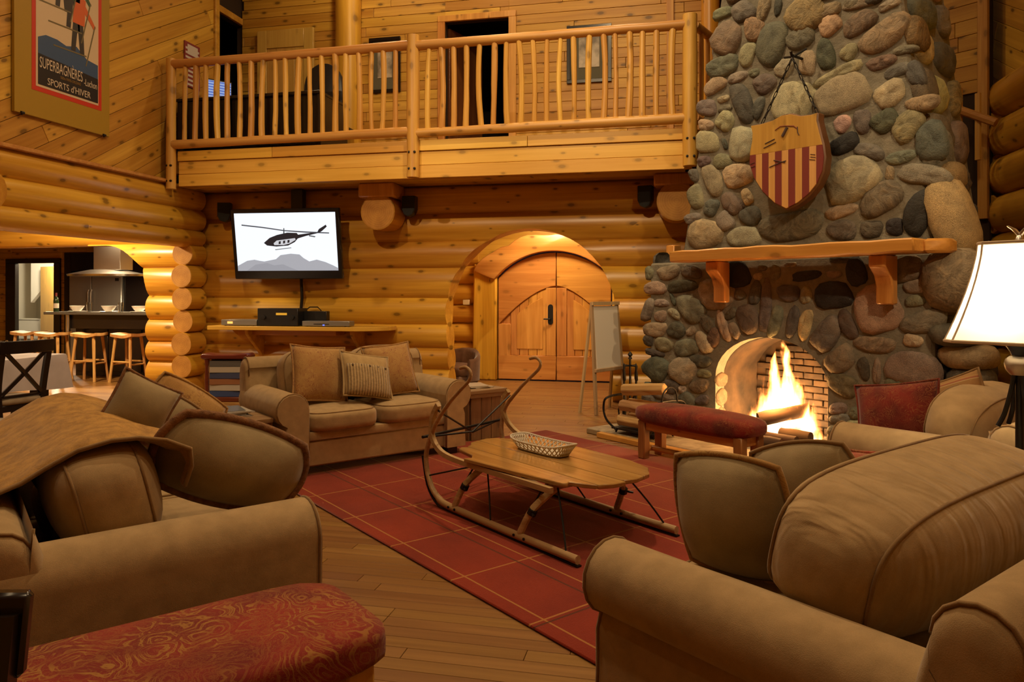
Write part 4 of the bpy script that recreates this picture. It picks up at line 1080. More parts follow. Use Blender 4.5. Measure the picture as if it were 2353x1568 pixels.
# ---- pictures on the loft wall
def picture(pxl, pyt, pxr, pyb, label, art):
    a = on_y(pxl, pyt, YU - 0.06); b = on_y(pxr, pyb, YU - 0.06); wd, ht = b.x - a.x, a.z - b.z
    t = empty('framed_picture', (a.x, YU - 0.022, b.z), label=label, cat='picture', group='framed pictures on the loft wall')
    f = 0.05
    for x0, x1, z0, z1 in ((0, wd, 0, f), (0, wd, ht - f, ht), (0, f, f, ht - f), (wd - f, wd, f, ht - f)):
        MB().box2((x0, -0.035, z0), (x1, 0, z1)).build('frame_side', BLACKW, t, bevel=0.004)
    MB().box2((f, -0.012, f), (wd - f, 0, ht - f)).build('mat_board', plain('picture_mat', (0.10, 0.095, 0.06), 0.8), t, smooth=False)
    MB().box2((wd * .27, -0.016, ht * .27), (wd * .73, -0.012, ht * .83)).build('print', art, t, smooth=False)
g = G('grey_print'); n_ = g.n('TexNoise', {'Vector': g.coord(), 'Scale': 5.0, 'Detail': 4.0}).outputs[0]
g.set(Base_Color=g.ramp(n_, [(0.35, (0.16, 0.14, 0.11)), (0.6, (0.52, 0.47, 0.38))]), Roughness=0.5); PRINT = g.m
picture(847, 88, 919, 210, 'black framed print with olive mat beside the log column', PRINT)
picture(1302, 60, 1405, 186, 'black framed print with olive mat right of the loft bedroom door', PRINT)
# ---- loft desk with screen, chair, flag poster
dk = empty('desk', (-5.95, 9.08, LT), label='dark desk behind the loft railing', cat='desk')
MB().box2((-0.55, -0.42, 0.70), (1.55, 0.42, 0.74)).build('desk_top', BLACKW, dk, bevel=0.006)
MB().box2((-0.54, -0.40, 0), (0.25, 0.40, 0.70)).build('pedestal', BLACKW, dk, bevel=0.006)
MB().box2((0.26, -0.37, 0.02), (1.53, -0.34, 0.70)).build('modesty_panel', BLACKW, dk, smooth=False)
MB().box2((1.50, -0.40, 0), (1.55, 0.40, 0.70)).build('leg_panel', BLACKW, dk, bevel=0.004)
mo = on_y(503, 232, 9.15)
mon = empty('computer_screen', (mo.x, 9.12, LT + 0.74), R(52), label='lit blue computer screen on the loft desk', cat='monitor')
SCRB = G('blue_screen'); sp = SCRB.n('SeparateXYZ', {0: SCRB.n('TexCoord').outputs['Object']})
ln = SCRB.math('GREATER_THAN', SCRB.math('SINE', SCRB.math('MULTIPLY', sp.outputs[2], 170.0)), -0.1)
cc = SCRB.mix(ln, (0.10, 0.20, 0.75), (0.45, 0.62, 1.0)); SCRB.set(Base_Color=(0, 0, 0), Emission_Color=cc, Emission_Strength=0.9); SCRB = SCRB.m
MB().box2((-0.19, -0.02, 0.02), (0.19, 0.02, 0.36)).build('bezel', BLACKM, mon, bevel=0.006)
MB().box2((-0.175, -0.024, 0.05), (0.175, -0.02, 0.34)).build('display', SCRB, mon, smooth=False)
MB().box2((-0.09, -0.06, 0.0), (0.09, 0.08, 0.02)).build('stand', BLACKM, mon, bevel=0.004)
lc = on_y(725, 250, 9.3)
oc_ = empty('office_chair', (lc.x, 9.79, LT), label='high backed black office chair at the loft desk', cat='chair')
def pillow_mesh(w_, h_, t_, n=10, pinch=0.06, sag=0.0):
    """pillow lying in XZ, thickness along Y"""
    m = MB(); vs = []; fs = []
    def pt(i, j, s):
        u, v = -1 + 2 * i / n, -1 + 2 * j / n
        th = ((1 - abs(u) ** 2.1) * (1 - abs(v) ** 2.1)) ** 0.64
        x = u * w_ / 2 * (1 - pinch * (1 - v * v) * abs(u) ** 3 * 1.0); z = v * h_ / 2 * (1 - pinch * (1 - u * u) * abs(v) ** 3)
        return (x, s * t_ / 2 * th, z - sag * (1 - u * u) * (1 if v > 0 else 0) * v)
    idx = {}
    for s in (-1, 1):
        for i in range(n + 1):
            for j in range(n + 1):
                if s == 1 and (i in (0, n) or j in (0, n)): idx[(s, i, j)] = idx[(-1, i, j)]; continue
                idx[(s, i, j)] = len(vs); vs.append(pt(i, j, s))
    for s in (-1, 1):
        for i in range(n):
            for j in range(n):
                f = (idx[(s, i, j)], idx[(s, i + 1, j)], idx[(s, i + 1, j + 1)], idx[(s, i, j + 1)])
                fs.append(f if s == -1 else tuple(reversed(f)))
    m.v, m.f = vs, fs
    return m
pb = []
for k in range(15):
    a = math.pi * k / 14; pb.append((0.30 * math.cos(a), 0.95 + 0.42 * math.sin(a) ** 0.8))
pb = [(-0.27, 0.45)] + list(reversed(pb)) + [(0.27, 0.45)]
MB().prism(pb, 0.10, Matrix.Translation((0, -0.28, 0))).build('backrest', BLACKM, oc_, bevel=0.03, seg=2)
MB().box2((-0.28, -0.25, 0.42), (0.28, 0.28, 0.52)).build('seat', BLACKM, oc_, bevel=0.03, seg=2)
MB().tube([(0, 0, 0.06), (0, 0, 0.42)], 0.03, 10).build('column', BLACKM, oc_)
for k in range(5):
    a = 2 * math.pi * k / 5; MB().tube([(0, 0, 0.08), (0.30 * math.cos(a), 0.30 * math.sin(a), 0.05)], 0.02, 8).lathe([(0.001, 0), (0.025, 0.005), (0.025, 0.045), (0.001, 0.05)], 8, Matrix.Translation((0.30 * math.cos(a), 0.30 * math.sin(a), 0))).build('base_leg', BLACKM, oc_)
fa, fb_ = on_x(424, 112, -6.585), on_x(459, 210, -6.585)
fpst = empty('flag_poster', (-6.595, fa.y, fb_.z), label='red and white striped poster on the left loft wall', cat='poster')
wd, ht = fb_.y - fa.y, fa.z - fb_.z + 0.12
MB().box2((0, 0, 0), (0.012, wd, ht)).build('poster_board', plain('poster_red', (0.22, 0.03, 0.03), 0.6), fpst, smooth=False)
for k in range(9):
    MB().box2((0.012, 0.02, 0.02 + k * 0.062), (0.014, wd - 0.02, 0.05 + k * 0.062)).build('printed_stripe', plain('poster_white', (0.55, 0.5, 0.45), 0.6) if k == 0 else bpy.data.materials['poster_white'], fpst, smooth=False)
MB().box2((0.012, 0.06, ht - 0.17), (0.015, wd - 0.05, ht - 0.03)).build('printed_block', bpy.data.materials['poster_white'], fpst, smooth=False)

# ================================================================ SKI POSTER on the left wall
pbx = -6.585
P_bl, P_br, P_tr = on_x(27, 250, pbx), on_x(247, 312, pbx), on_x(255, 0, pbx)
PW = P_br.y - P_bl.y; PH = 2.05; pz = 3.25
pst = empty('ski_poster', (pbx, P_bl.y, pz), R(90), label='tall vintage ski poster in a yellow mount on the left wall', cat='poster')
# local x along the wall (+Y world), local -y towards the room, z up
MB().box2((0, -0.03, 0), (PW, 0.005, PH)).build('mount_board', plain('poster_yellow', (0.36, 0.22, 0.015), 0.55), pst, bevel=0.004)
ix0, ix1, iz0, iz1 = 0.16 * PW, 0.90 * PW, 0.30, PH - 0.12
MB().box2((ix0, -0.032, iz0 - 0.02), (ix1, -0.029, iz1)).build('red_border', plain('poster_border', (0.55, 0.035, 0.015), 0.5), pst, smooth=False)
MB().box2((ix0 + 0.05, -0.034, iz0 + 0.03), (ix1 - 0.05, -0.031, iz1 - 0.05)).build('snow_field', plain('poster_cream', (0.62, 0.50, 0.34), 0.5), pst, smooth=False)
jx0, jx1, jz0 = ix0 + 0.075, ix1 - 0.06, iz0 + 0.055
BLK = plain('poster_black', (0.012, 0.010, 0.012), 0.5); BLU = plain('poster_blue', (0.035, 0.085, 0.20), 0.5)
wd = jx1 - jx0
def flat(poly, y, mat, nm): MB().prism(poly, 0.001, Matrix.Translation((0, y, 0))).build(nm, mat, pst, smooth=False)
flat([(jx0, jz0 + 0.28), (jx1, jz0 + 0.28), (jx1, jz0 + 0.44), (jx0 + .8 * wd, jz0 + 0.46), (jx0 + .62 * wd, jz0 + 0.56), (jx0 + .45 * wd, jz0 + 0.52), (jx0 + .3 * wd, jz0 + 0.55), (jx0 + .12 * wd, jz0 + 0.55), (jx0, jz0 + 0.50)], -0.0355, BLU, 'mountain')
flat([(jx0, jz0), (jx1, jz0), (jx1, jz0 + 0.28), (jx0, jz0 + 0.33)], -0.037, BLK, 'caption_band')
# a generic skier group: plain coloured shapes
DKT, RDJ, GRJ, ORJ, SKI = plain('print_dark', (0.03, 0.028, 0.03), .5), plain('print_maroon', (0.16, 0.04, 0.02), .5), plain('print_green', (0.03, 0.09, 0.04), .5), plain('print_orange', (0.60, 0.12, 0.03), .5), plain('print_ski', (0.16, 0.13, 0.06), .5)
def skier(x, z, s, jac):
    y = -0.0365
    flat([(x - .06 * s, z), (x + .0 * s, z), (x + .04 * s, z + .34 * s), (x - .03 * s, z + .34 * s)], y, DKT, 'leg')
    flat([(x + .07 * s, z - .02), (x + .13 * s, z - .02), (x + .11 * s, z + .34 * s), (x + .03 * s, z + .34 * s)], y - .0002, DKT, 'leg')
    flat([(x - .04 * s, z + .32 * s), (x + .13 * s, z + .32 * s), (x + .15 * s, z + .62 * s), (x + .0 * s, z + .66 * s)], y - .0004, jac, 'jacket')
    flat([(x + .13 * s, z + .58 * s), (x + .30 * s, z + .36 * s), (x + .27 * s, z + .33 * s), (x + .11 * s, z + .50 * s)], y - .0006, jac, 'sleeve')
    flat([(x + .03 * s, z + .66 * s), (x + .12 * s, z + .66 * s), (x + .13 * s, z + .76 * s), (x + .04 * s, z + .77 * s)], y - .0006, DKT, 'cap')
    flat([(x - .30 * s, z - .03), (x + .16 * s, z - .015), (x + .16 * s, z), (x - .30 * s, z - .015)], y - .0008, SKI, 'ski')
    flat([(x + .28 * s, z + .38 * s), (x + .295 * s, z + .38 * s), (x + .16 * s, z - .12 * s), (x + .145 * s, z - .12 * s)], y - .0008, SKI, 'ski_pole')
skier(jx0 + .34 * wd, jz0 + 0.92, 0.95, RDJ); skier(jx0 + .52 * wd, jz0 + 0.74, 1.0, GRJ); skier(jx0 + .60 * wd, jz0 + 0.50, 1.0, ORJ)
def text(s, x, z, size, mat, parent, y, width=None, nm='lettering', loc_only=False, rot=(R(90), 0, 0), ext=0.0008, align='LEFT'):
    cu = bpy.data.curves.new(nm, 'FONT'); cu.body = s; cu.size = size; cu.extrude = ext; cu.align_x = align; cu.resolution_u = 3
    tmp = bpy.data.objects.new('tmp', cu); COL.objects.link(tmp)
    dg = bpy.context.evaluated_depsgraph_get(); dg.update()
    me = bpy.data.meshes.new_from_object(tmp.evaluated_get(dg)); bpy.data.objects.remove(tmp); bpy.data.curves.remove(cu)
    if width:
        xs = [v.co.x for v in me.vertices]; k = width / (max(xs) - min(xs))
        for v in me.vertices: v.co.x *= k
    me.materials.clear(); me.materials.append(mat)
    o = bpy.data.objects.new(nm, me); o.location = (x, y, z); o.rotation_euler = rot; return link(o, parent)
LET = plain('print_letters', (0.62, 0.52, 0.40), .5); LETG = plain('print_gold', (0.28, 0.16, 0.04), .5)
text('SUPERBAGNÈRES', jx0 + 0.015, jz0 + 0.185, 0.165, LET, pst, -0.0385, wd * 0.70)
text('-Luchon', jx0 + wd * 0.745, jz0 + 0.155, 0.11, LET, pst, -0.0385, wd * 0.23)
text('1800m PARIS-ORLÉANS', jx0 + wd * 0.34, jz0 + 0.135, 0.045, LETG, pst, -0.0385, wd * 0.34)
text("SPORTS d'HIVER", jx0 + wd * 0.14, jz0 + 0.025, 0.105, LET, pst, -0.0385, wd * 0.72)
for x in (0.07, 0.93):
    MB().tube([(x * PW - 0.02, -0.036, 0.005), (x * PW + 0.02, -0.036, 0.005)], 0.014, 8).tube([(x * PW, -0.03, -0.02), (x * PW, -0.03, 0.02)], 0.008, 6).build('clip', IRON, pst)

# ================================================================ TELEVISION, speakers, shelf
tvY = 9.12
t_bl, t_br, t_tl, t_tr = (on_y(545, 645, tvY), on_y(787, 638, tvY), on_y(530, 487, tvY - 0.14), on_y(775, 472, tvY - 0.14))
ctr = (t_bl + t_br + t_tl + t_tr) / 4
tw = ((t_br - t_bl).length + (t_tr - t_tl).length) / 2 * 0.985; thh = ((t_tl - t_bl).length + (t_tr - t_br).length) / 2
tv = empty('television', ctr, 0.0, label='flat television showing a helicopter over mountains on the log wall', cat='television')
tv.rotation_euler = (R(8.5), R(0.0), R(4.0))
MB().box2((-tw / 2, 0.0, -thh / 2), (tw / 2, 0.06, thh / 2)).build('cabinet', plain('tv_bezel', (0.010, 0.010, 0.014), 0.18), tv, bevel=0.01)
MB().box2((-tw * .3, 0.06, -thh * .3), (tw * .3, 0.11, thh * .3)).build('rear_housing', BLACKM, tv, bevel=0.01)
sx, sz0, sz1 = tw / 2 - 0.055, -thh / 2 + 0.115, thh / 2 - 0.055
SCW = G('screen_sky'); sp = SCW.n('SeparateXYZ', {0: SCW.n('TexCoord').outputs['Object']})
SCW.set(Base_Color=(0, 0, 0), Emission_Color=(0.86, 0.92, 1.0), Emission_Strength=P_TV); SCW.set(Roughness=0.15)
def scr(poly, y, colr, nm, st=1.0):
    mat = emit('screen_' + nm, colr, P_TV * st); mat.node_tree.nodes['Principled BSDF'].inputs['Base Color'].default_value = (0, 0, 0, 1)
    return MB().prism([(x, z) for x, z in poly], 0.0008, Matrix.Translation((0, y, 0))).build(nm, mat, tv, smooth=False)
display = MB().box2((-sx, -0.003, sz0), (sx, 0.0, sz1)).build('display', SCW.m, tv, smooth=False)
# image points given in crop pixels of the screen: left 495..1225, top 290..700
def S(px, py):
    u = (px - 515) / (1212 - 515); v = (py - 700 + (px - 540) * 0.026) / (-415)
    u = (px - (495 + (py - 290) * 0.105)) / 695
    v = 1 - (py - (290 - (px - 495) * 0.047)) / 413
    return (-sx + 2 * sx * u, sz0 + (sz1 - sz0) * v)
def SP(L): return [S(*q) for q in L]
def clamp(L): return [(min(max(x, -sx), sx), min(max(z, sz0), sz1)) for x, z in L]
scr(clamp(SP([(536, 702), (534, 665), (600, 625), (650, 615), (690, 622), (720, 625), (800, 605), (830, 575), (900, 562), (960, 565), (990, 590), (1030, 612), (1080, 597), (1140, 612), (1190, 632), (1230, 650), (1232, 684)])), -0.0045, (0.36, 0.36, 0.39), 'mountain')
scr(clamp(SP([(600, 702), (660, 650), (740, 635), (790, 650), (850, 640), (900, 660), (960, 700)])), -0.0055, (0.30, 0.30, 0.33), 'slope')
HB = (0.015, 0.013, 0.016)
scr(SP([(712, 492), (750, 455), (800, 432), (870, 413), (935, 413), (945, 425), (1000, 415), (1075, 402), (1085, 380), (1130, 348), (1137, 362), (1105, 395), (1085, 408), (1000, 432), (945, 452), (925, 478), (880, 505), (800, 515), (735, 510)]), -0.0065, HB, 'helicopter')
scr(SP([(780, 492), (800, 472), (925, 450), (930, 462), (890, 490), (850, 502), (785, 505)]), -0.0075, (0.55, 0.55, 0.58), 'fuselage_panel')
for q in ((815, 478), (845, 472), (875, 466)): scr(SP([(q[0], q[1]), (q[0] + 14, q[1] - 3), (q[0] + 14, q[1] + 17), (q[0], q[1] + 20)]), -0.0085, HB, 'cabin_window')
scr(SP([(552, 366), (700, 378), (850, 396), (850, 404), (700, 387), (552, 375)]), -0.0065, (0.08, 0.08, 0.09), 'rotor_blade')
scr(SP([(850, 396), (1000, 400), (1155, 402), (1155, 410), (1000, 410), (850, 404)]), -0.0065, (0.08, 0.08, 0.09), 'rotor_blade')
scr(SP([(843, 382), (849, 382), (852, 425), (843, 425)]), -0.0065, (0.05, 0.05, 0.05), 'rotor_mast')
scr(SP([(1020, 425), (1065, 432), (1060, 440), (1020, 434)]), -0.0065, (0.1, 0.1, 0.1), 'tail_fin')
scr(SP([(790, 535), (900, 517), (905, 522), (795, 541)]), -0.0065, (0.2, 0.2, 0.2), 'skid')
cbl = on_y(685, 450, 9.30)
mb = empty('tv_mount', (cbl.x, 9.36, 2.40), label='black television bracket under the loft', cat='bracket')
MB().box2((-0.09, -0.1, -0.05), (0.09, 0.0, 0.42)).build('upright', BLACKM, mb, bevel=0.008)
MB().box2((-0.05, -0.12, -0.5), (0.05, 0.0, -0.05)).build('arm', BLACKM, mb, bevel=0.005)
def speaker(px, py, label, yaw):
    c = on_y(px, py, 9.24)
    t = empty('wall_speaker', c, yaw, label=label, cat='speaker', group='small black speakers under the loft')
    pr = [(-0.09, 0.13), (0.09, 0.13), (0.09, -0.05), (0.06, -0.12), (0.0, -0.145), (-0.06, -0.12), (-0.09, -0.05)]
    MB().prism(pr, 0.13, Matrix.Translation((0, -0.07, 0))).build('cabinet', BLACKM, t, bevel=0.008)
    MB().prism([(x * .88, z * .9) for x, z in pr], 0.006, Matrix.Translation((0, -0.075, 0))).build('grille', plain('speaker_cloth', (0.02, 0.02, 0.02), 0.95), t, smooth=False)
    MB().tube([(0, 0.05, 0), (0, 0.17, 0)], 0.02, 8).build('bracket', BLACKM, t)
speaker(517, 488, 'small black speaker left of the television', R(20)); speaker(942, 474, 'small black speaker beside the round log beam end', 0); speaker(1484, 452, 'small black speaker near the chimney', R(-10))
s0, s1 = on_y(490, 753, 9.02), on_y(888, 750, 9.02); ztop = 0.945
shf = empty('wall_shelf', (s0.x, 9.40, ztop), label='yellow pine wall shelf with a rounded end under the television', cat='shelf')
L = s1.x - s0.x; dp = 0.52
pts = [(0, -0.02), (0, -dp), (L - 0.45, -dp)]
for i in range(1, 9):
    a = i / 8 * math.pi / 2; pts.append((L - 0.45 + 0.45 * math.sin(a), -dp + 0.40 * (1 - math.cos(a))))
pts.append((L, -0.02))
m = MB(); n = len(pts)
m.add([(x, y, z) for z in (-0.055, 0) for x, y in pts], [tuple(reversed(range(n))), tuple(range(n, 2 * n))] + [(i, (i + 1) % n, n + (i + 1) % n, n + i) for i in range(n)])
m.build('shelf_board', wood('shelf_pine', (0.72, 0.44, 0.08), (0.60, 0.33, 0.05), axis=0, knots=0.1, rough=0.3), shf, bevel=0.006)
MB().box2((0.33, -0.30, -0.13), (L - 0.75, -0.02, -0.056)).build('support_rail', TIMBER, shf, bevel=0.006)
for x in (0.55, L - 0.45):
    MB().prism([(0, -0.057), (-0.42, -0.057), (-0.40, -0.12), (-0.05, -0.42), (0, -0.42)], 0.05, Matrix.Translation((x, 0, 0)) @ Matrix.Rotation(R(90), 4, 'Z')).build('bracket', PLANKM, shf, bevel=0.004)
def px_on_shelf(x, y): return on_y(x, y, 9.0)
def device(name, label, cat, x0, x1, h, mat, dy=0.0, dep=0.3, front=None):
    a, b = px_on_shelf(x0, 747).x, px_on_shelf(x1, 747).x
    t = empty(name, ((a + b) / 2, 8.93 + dy, ztop), label=label, cat=cat)
    MB().box2((-(b - a) / 2, 0, 0.008), ((b - a) / 2, dep, h)).build('case', mat, t, bevel=0.005)
    for sx in (-1, 1):
        for yy in (0.03, dep - 0.03): MB().box2((sx * (b - a) * .4 - .012, yy - .012, 0), (sx * (b - a) * .4 + .012, yy + .012, 0.008)).build('foot', BLACKM, t, smooth=False)
    return t, (b - a)
SILV = plain('silver_case', (0.30, 0.29, 0.27), 0.35, 0.5)
t, wv = device('satellite_box', 'flat silver set-top box with an orange display on the shelf', 'electronics', 515, 596, 0.085, SILV)
MB().box2((-0.17, -0.003, 0.03), (-0.09, 0.0, 0.06)).build('display', emit('orange_led', (1.0, 0.35, 0.08), 2.5), t, smooth=False)
t, wv = device('receiver', 'black audio receiver in the middle of the wall shelf', 'electronics', 598, 690, 0.24, BLACKM, dep=0.27)
MB().box2((-0.02, -0.003, 0.15), (0.14, 0.0, 0.18)).build('display', emit('amber_led', (0.8, 0.5, 0.05), 0.35), t, smooth=False)
for k in (-0.2, 0.22): MB().lathe([(0.001, 0), (0.03, 0), (0.028, 0.02), (0.001, 0.021)], 14, Matrix.Translation((k, 0.0, 0.12)) @ Matrix.Rotation(R(90), 4, 'X')).build('knob', BLACKM, t)
t, wv = device('amplifier', 'small black box behind the receiver on the shelf', 'electronics', 690, 742, 0.20, BLACKM, dy=0.17, dep=0.10)
t, wv = device('disc_player', 'flat silver disc player with a blue light on the shelf', 'electronics', 700, 808, 0.075, SILV, dep=0.16)
MB().box2((-0.17, -0.003, 0.03), (0.05, 0.0, 0.04)).build('disc_slot', BLACKM, t, smooth=False)
MB().box2((-0.04, -0.004, 0.015), (-0.015, 0.0, 0.03)).build('led', emit('blue_led', (0.1, 0.15, 1.0), 3.0), t, smooth=False)
c1, c2 = on_y(692, 640, 9.335), on_y(690, 730, 9.335)
cb = MB().tube([c1, (c1 + c2) / 2 + Vector((0.02, 0, 0)), c2], 0.022, 8).tube([c2 + Vector((0, 0, 0.1)), c2 + Vector((0.12, 0.0, -0.05))], 0.008, 6).tube([on_y(x, y, 9.31) for x, y in ((700, 715), (712, 706), (730, 706), (738, 714), (732, 724), (715, 730))], 0.008, 6).build('tv_cables', IRON, None); tag(cb, 'black cables hanging from the television to the shelf', 'cable')
# ================================================================ RUG
random.seed(31)
rg_ = G('red_rug'); v = rg_.n('TexCoord').outputs['Object']; sp = rg_.n('SeparateXYZ', {0: v})
def gridline(sock, off, per, wdt):
    m_ = rg_.math('PINGPONG', rg_.math('SUBTRACT', sock, off), per / 2)
    return rg_.math('LESS_THAN', m_, wdt)
nz = rg_.n('TexNoise', {'Vector': v, 'Scale': 2.2, 'Detail': 4.0}).outputs[0]
nf = rg_.n('TexNoise', {'Vector': v, 'Scale': 160.0, 'Detail': 1.0}).outputs[0]
base = rg_.ramp(rg_.math('ADD', rg_.math('MULTIPLY', nz, 0.8), rg_.math('MULTIPLY', nf, 0.2)), [(0.3, (0.155, 0.014, 0.006)), (0.7, (0.26, 0.028, 0.010))])
ln = rg_.math('MAXIMUM', gridline(sp.outputs[0], -2.98, 0.60, 0.0055), gridline(sp.outputs[1], 2.82, 0.405, 0.0050))
dkl = rg_.math('MAXIMUM', gridline(sp.outputs[1], 2.335, 9.0, 0.006), gridline(sp.outputs[0], -2.35, 9.0, 0.006))
col = rg_.mix(rg_.math('MULTIPLY', ln, 0.75), base, (0.40, 0.19, 0.05)); col = rg_.mix(rg_.math('MULTIPLY', dkl, 0.8), col, (0.06, 0.02, 0.01))
rg_.set(Base_Color=col, Roughness=0.95, Specular_IOR_Level=0.1, Sheen_Weight=0.2); rg_.bump(nf, 0.4, 0.004)
rug = MB().box2((RUG_A[0], RUG_B[0], 0.001), (RUG_A[1], RUG_B[1], 0.014)).build('rug', rg_.m, None, bevel=0.005, rot=(0, 0, -TH))
tag(rug, 'large brick red rug with a thin yellow line grid', 'rug')
RT = 0.014
# ================================================================ SOFAS
def cushion_mesh(w_, d_, h_, n=6.0, bulge=(0.0, 0.0, 0.0), N=(12, 6, 8)):
    m = MB(); vs = {}; V = []; Fs = []
    def P(u, v, s):
        k = (round(u, 4), round(v, 4), round(s, 4))
        if k in vs: return vs[k]
        r = (abs(u) ** n + abs(v) ** n + abs(s) ** n) ** (1 / n)
        a, b, c = u / r, v / r, s / r
        a *= 1 + bulge[0] * (1 - b * b) * (1 - c * c); b *= 1 + bulge[1] * (1 - a * a if abs(a) < 1 else 0) * (1 - c * c); c *= 1 + bulge[2] * max(0, 1 - a * a) * (1 - b * b)
        V.append((a * w_ / 2, b * d_ / 2, c * h_ / 2)); vs[k] = len(V) - 1; return vs[k]
    def face(fix, val, n1, n2):
        for i in range(n1):
            for j in range(n2):
                q = []
                for (p, r_) in ((i, j), (i + 1, j), (i + 1, j + 1), (i, j + 1)):
                    a, b = -1 + 2 * p / n1, -1 + 2 * r_ / n2
                    q.append(P(*{0: (val, a, b), 1: (a, val, b), 2: (a, b, val)}[fix]))
                Fs.append(tuple(q))
    for s in (-1, 1): face(0, s, N[1], N[2]); face(1, s, N[0], N[2]); face(2, s, N[0], N[1])
    m.v, m.f = V, Fs
    return m
def rim(w_, d_, h_, axis, pos, n=6.0, bulge=(0, 0, 0), cnt=64, k=1.004):
    pts = []
    for i in range(cnt):
        t = 2 * math.pi * i / cnt; c, s = math.cos(t), math.sin(t); r = (1 - abs(pos) ** n) ** (1 / n) / (abs(c) ** n + abs(s) ** n) ** (1 / n)
        a, b, e = (r * c, pos, r * s) if axis == 1 else (r * c, r * s, pos)
        a *= 1 + bulge[0] * (1 - b * b) * (1 - e * e); b *= 1 + bulge[1] * (1 - a * a if abs(a) < 1 else 0) * (1 - e * e); e *= 1 + bulge[2] * max(0, 1 - a * a) * (1 - b * b)
        pts.append((a * w_ / 2 * k, b * d_ / 2 * k, e * h_ / 2 * k))
    return pts
def cushion(name, parent, w_, d_, h_, loc, rx=0.0, axis=2, mat=None, bulge=None, ry=0.0, rz=0.0, pipes=(-0.80, 0.80), n=5.0):
    b = bulge or ((0, 0, 0.22) if axis == 2 else (0.0, 0.30, 0.02))
    o = cushion_mesh(w_, d_, h_, n, b, (18, 10, 10)).build(name, mat or SOFAM, parent, loc=loc, rot=(rx, ry, rz), angle=180)
    for p in pipes:
        MB().tube(rim(w_, d_, h_, axis, p, n, b), 0.0055, 6, closed=True).build('piping', PIPEM, o, angle=180)
    return o
def sofa(name, loc, rz, W_, D, label, n_seat=2, n_back=2, aw=0.23, ah=0.63, sh_=0.47, bh=0.93, group=None, back_cush=True, feet=True, bt=0.24, bz=0.205, bhh=0.46, bmat=None, bn=4.0, bfw=0.0, neck=0.80, bov=0.0):
    t = empty(name, loc, rz, label=label, cat='sofa', group=group)
    f = 0.06; hw = W_ / 2; r = aw * 0.54
    MB().box2((-hw + aw * 0.8, 0.05, f), (hw - aw * 0.8, D - 0.10, 0.255)).build('base', SOFAM, t, bevel=0.012)
    MB().box2((-hw + aw * 0.85, 0.035, 0.258), (hw - aw * 0.85, 0.2, 0.325)).build('front_rail', SOFAM, t, bevel=0.012, seg=2)
    for s in (-1, 1):
        # rolled arm profile (x outwards from the inner face, z)
        pr = [(0.0, f), (0.0, ah - r)]
        for k in range(0, 13):
            a = math.pi - k / 12 * R(250 if neck < 0.95 else 178)
            pr.append((r + r * math.cos(a), ah - r + r * math.sin(a)))
        pr += [(aw * neck, ah - 2.35 * r), (aw * neck, 0.22), (aw * (neck + 0.04), f)]
        xi = hw - aw
        m = MB(); rings = []
        for yy, sc in ((0.0, 0.965), (0.018, 1.0), (0.25, 1.0), (0.5, 1.005), (D - 0.07, 1.0)):
            cxm = aw / 2
            rings.append([(s * (xi + cxm + (x - cxm) * sc), yy, f + (z - f) * (sc if sc > 1 else 1 - (1 - sc) * 0.35)) for x, z in pr])
        m.loft(rings)
        arm = m.build('arm', SOFAM, t, angle=50)
        MB().tube([(s * (xi + x), 0.012, z) for x, z in pr], 0.006, 6).build('piping', PIPEM, arm, angle=180)
    # back frame: profile in (y, z) along x, rolled top
    bp = [(D - 0.30, 0.26), (D - 0.17, 0.70), (D - 0.165, bh - 0.17)]
    for k in range(9):
        a = math.pi - k / 8 * math.pi; bp.append((D - 0.085 + 0.085 * math.cos(a), bh - 0.165 + 0.085 * math.sin(a)))
    bp += [(D - 0.02, 0.5), (D - 0.04, f)]
    m = MB(); rings = []
    for x, sc in ((-hw + 0.004, 0.80), (-hw + 0.012, 0.92), (-hw + 0.04, 1.0), (0, 1.0), (hw - 0.04, 1.0), (hw - 0.012, 0.92), (hw - 0.004, 0.80)):
        rings.append([(x, D - 0.13 + (y - D + 0.13) * sc, f + (z - f) * (1 - (1 - sc) * 0.5)) for y, z in bp])
    bk_ = m.loft(rings).build('back', SOFAM, t, angle=50)
    for x in (-hw + 0.035, hw - 0.035): MB().tube([(x, D - 0.13 + (y - D + 0.13) * 1.0, z) for y, z in bp[1:]], 0.0055, 6).build('piping', PIPEM, bk_, angle=180)
    iw = W_ - 2 * aw
    for k in range(n_seat):
        cw = iw / n_seat; x = -iw / 2 + cw * (k + 0.5)
        cushion('seat_cushion', t, cw - 0.006, D * 0.74, 0.165, (x, D * 0.345 + 0.005, sh_ - 0.075))
    if back_cush:
        for k in range(n_back):
            cw = iw / n_back; x = -iw / 2 + cw * (k + 0.5)
            cushion('back_cushion', t, cw - 0.01 + bov, bt, bhh, (x, D - 0.21 - bt / 2 - bfw, sh_ + bz), rx=R(-13), axis=1, bulge=(0.04, 0.20, 0.05), pipes=(-0.66, 0.66), n=bn, mat=bmat)
    if feet:
        for sx in (-1, 1):
            for yy in (0.07, D - 0.14): MB().box2((sx * (hw - 0.16) - 0.05, yy - 0.05, 0), (sx * (hw - 0.16) + 0.05, yy + 0.05, f + 0.01)).build('foot', BLACKW, t, bevel=0.005)
    return t
sofa('loveseat', W(-5.29, 2.78, RT), R(50), 1.68, 0.95, 'taupe two-seat sofa with rolled arms below the wall shelf', group=None)
SL = sofa('sofa', W(-3.62, 1.09, 0), R(140), 2.14, 1.05, 'long taupe sofa with a golden throw over its back', 2, 2, neck=1.06, bt=0.31, bhh=0.37, bz=0.20, bn=4.0, bh=0.78, bfw=0.06)
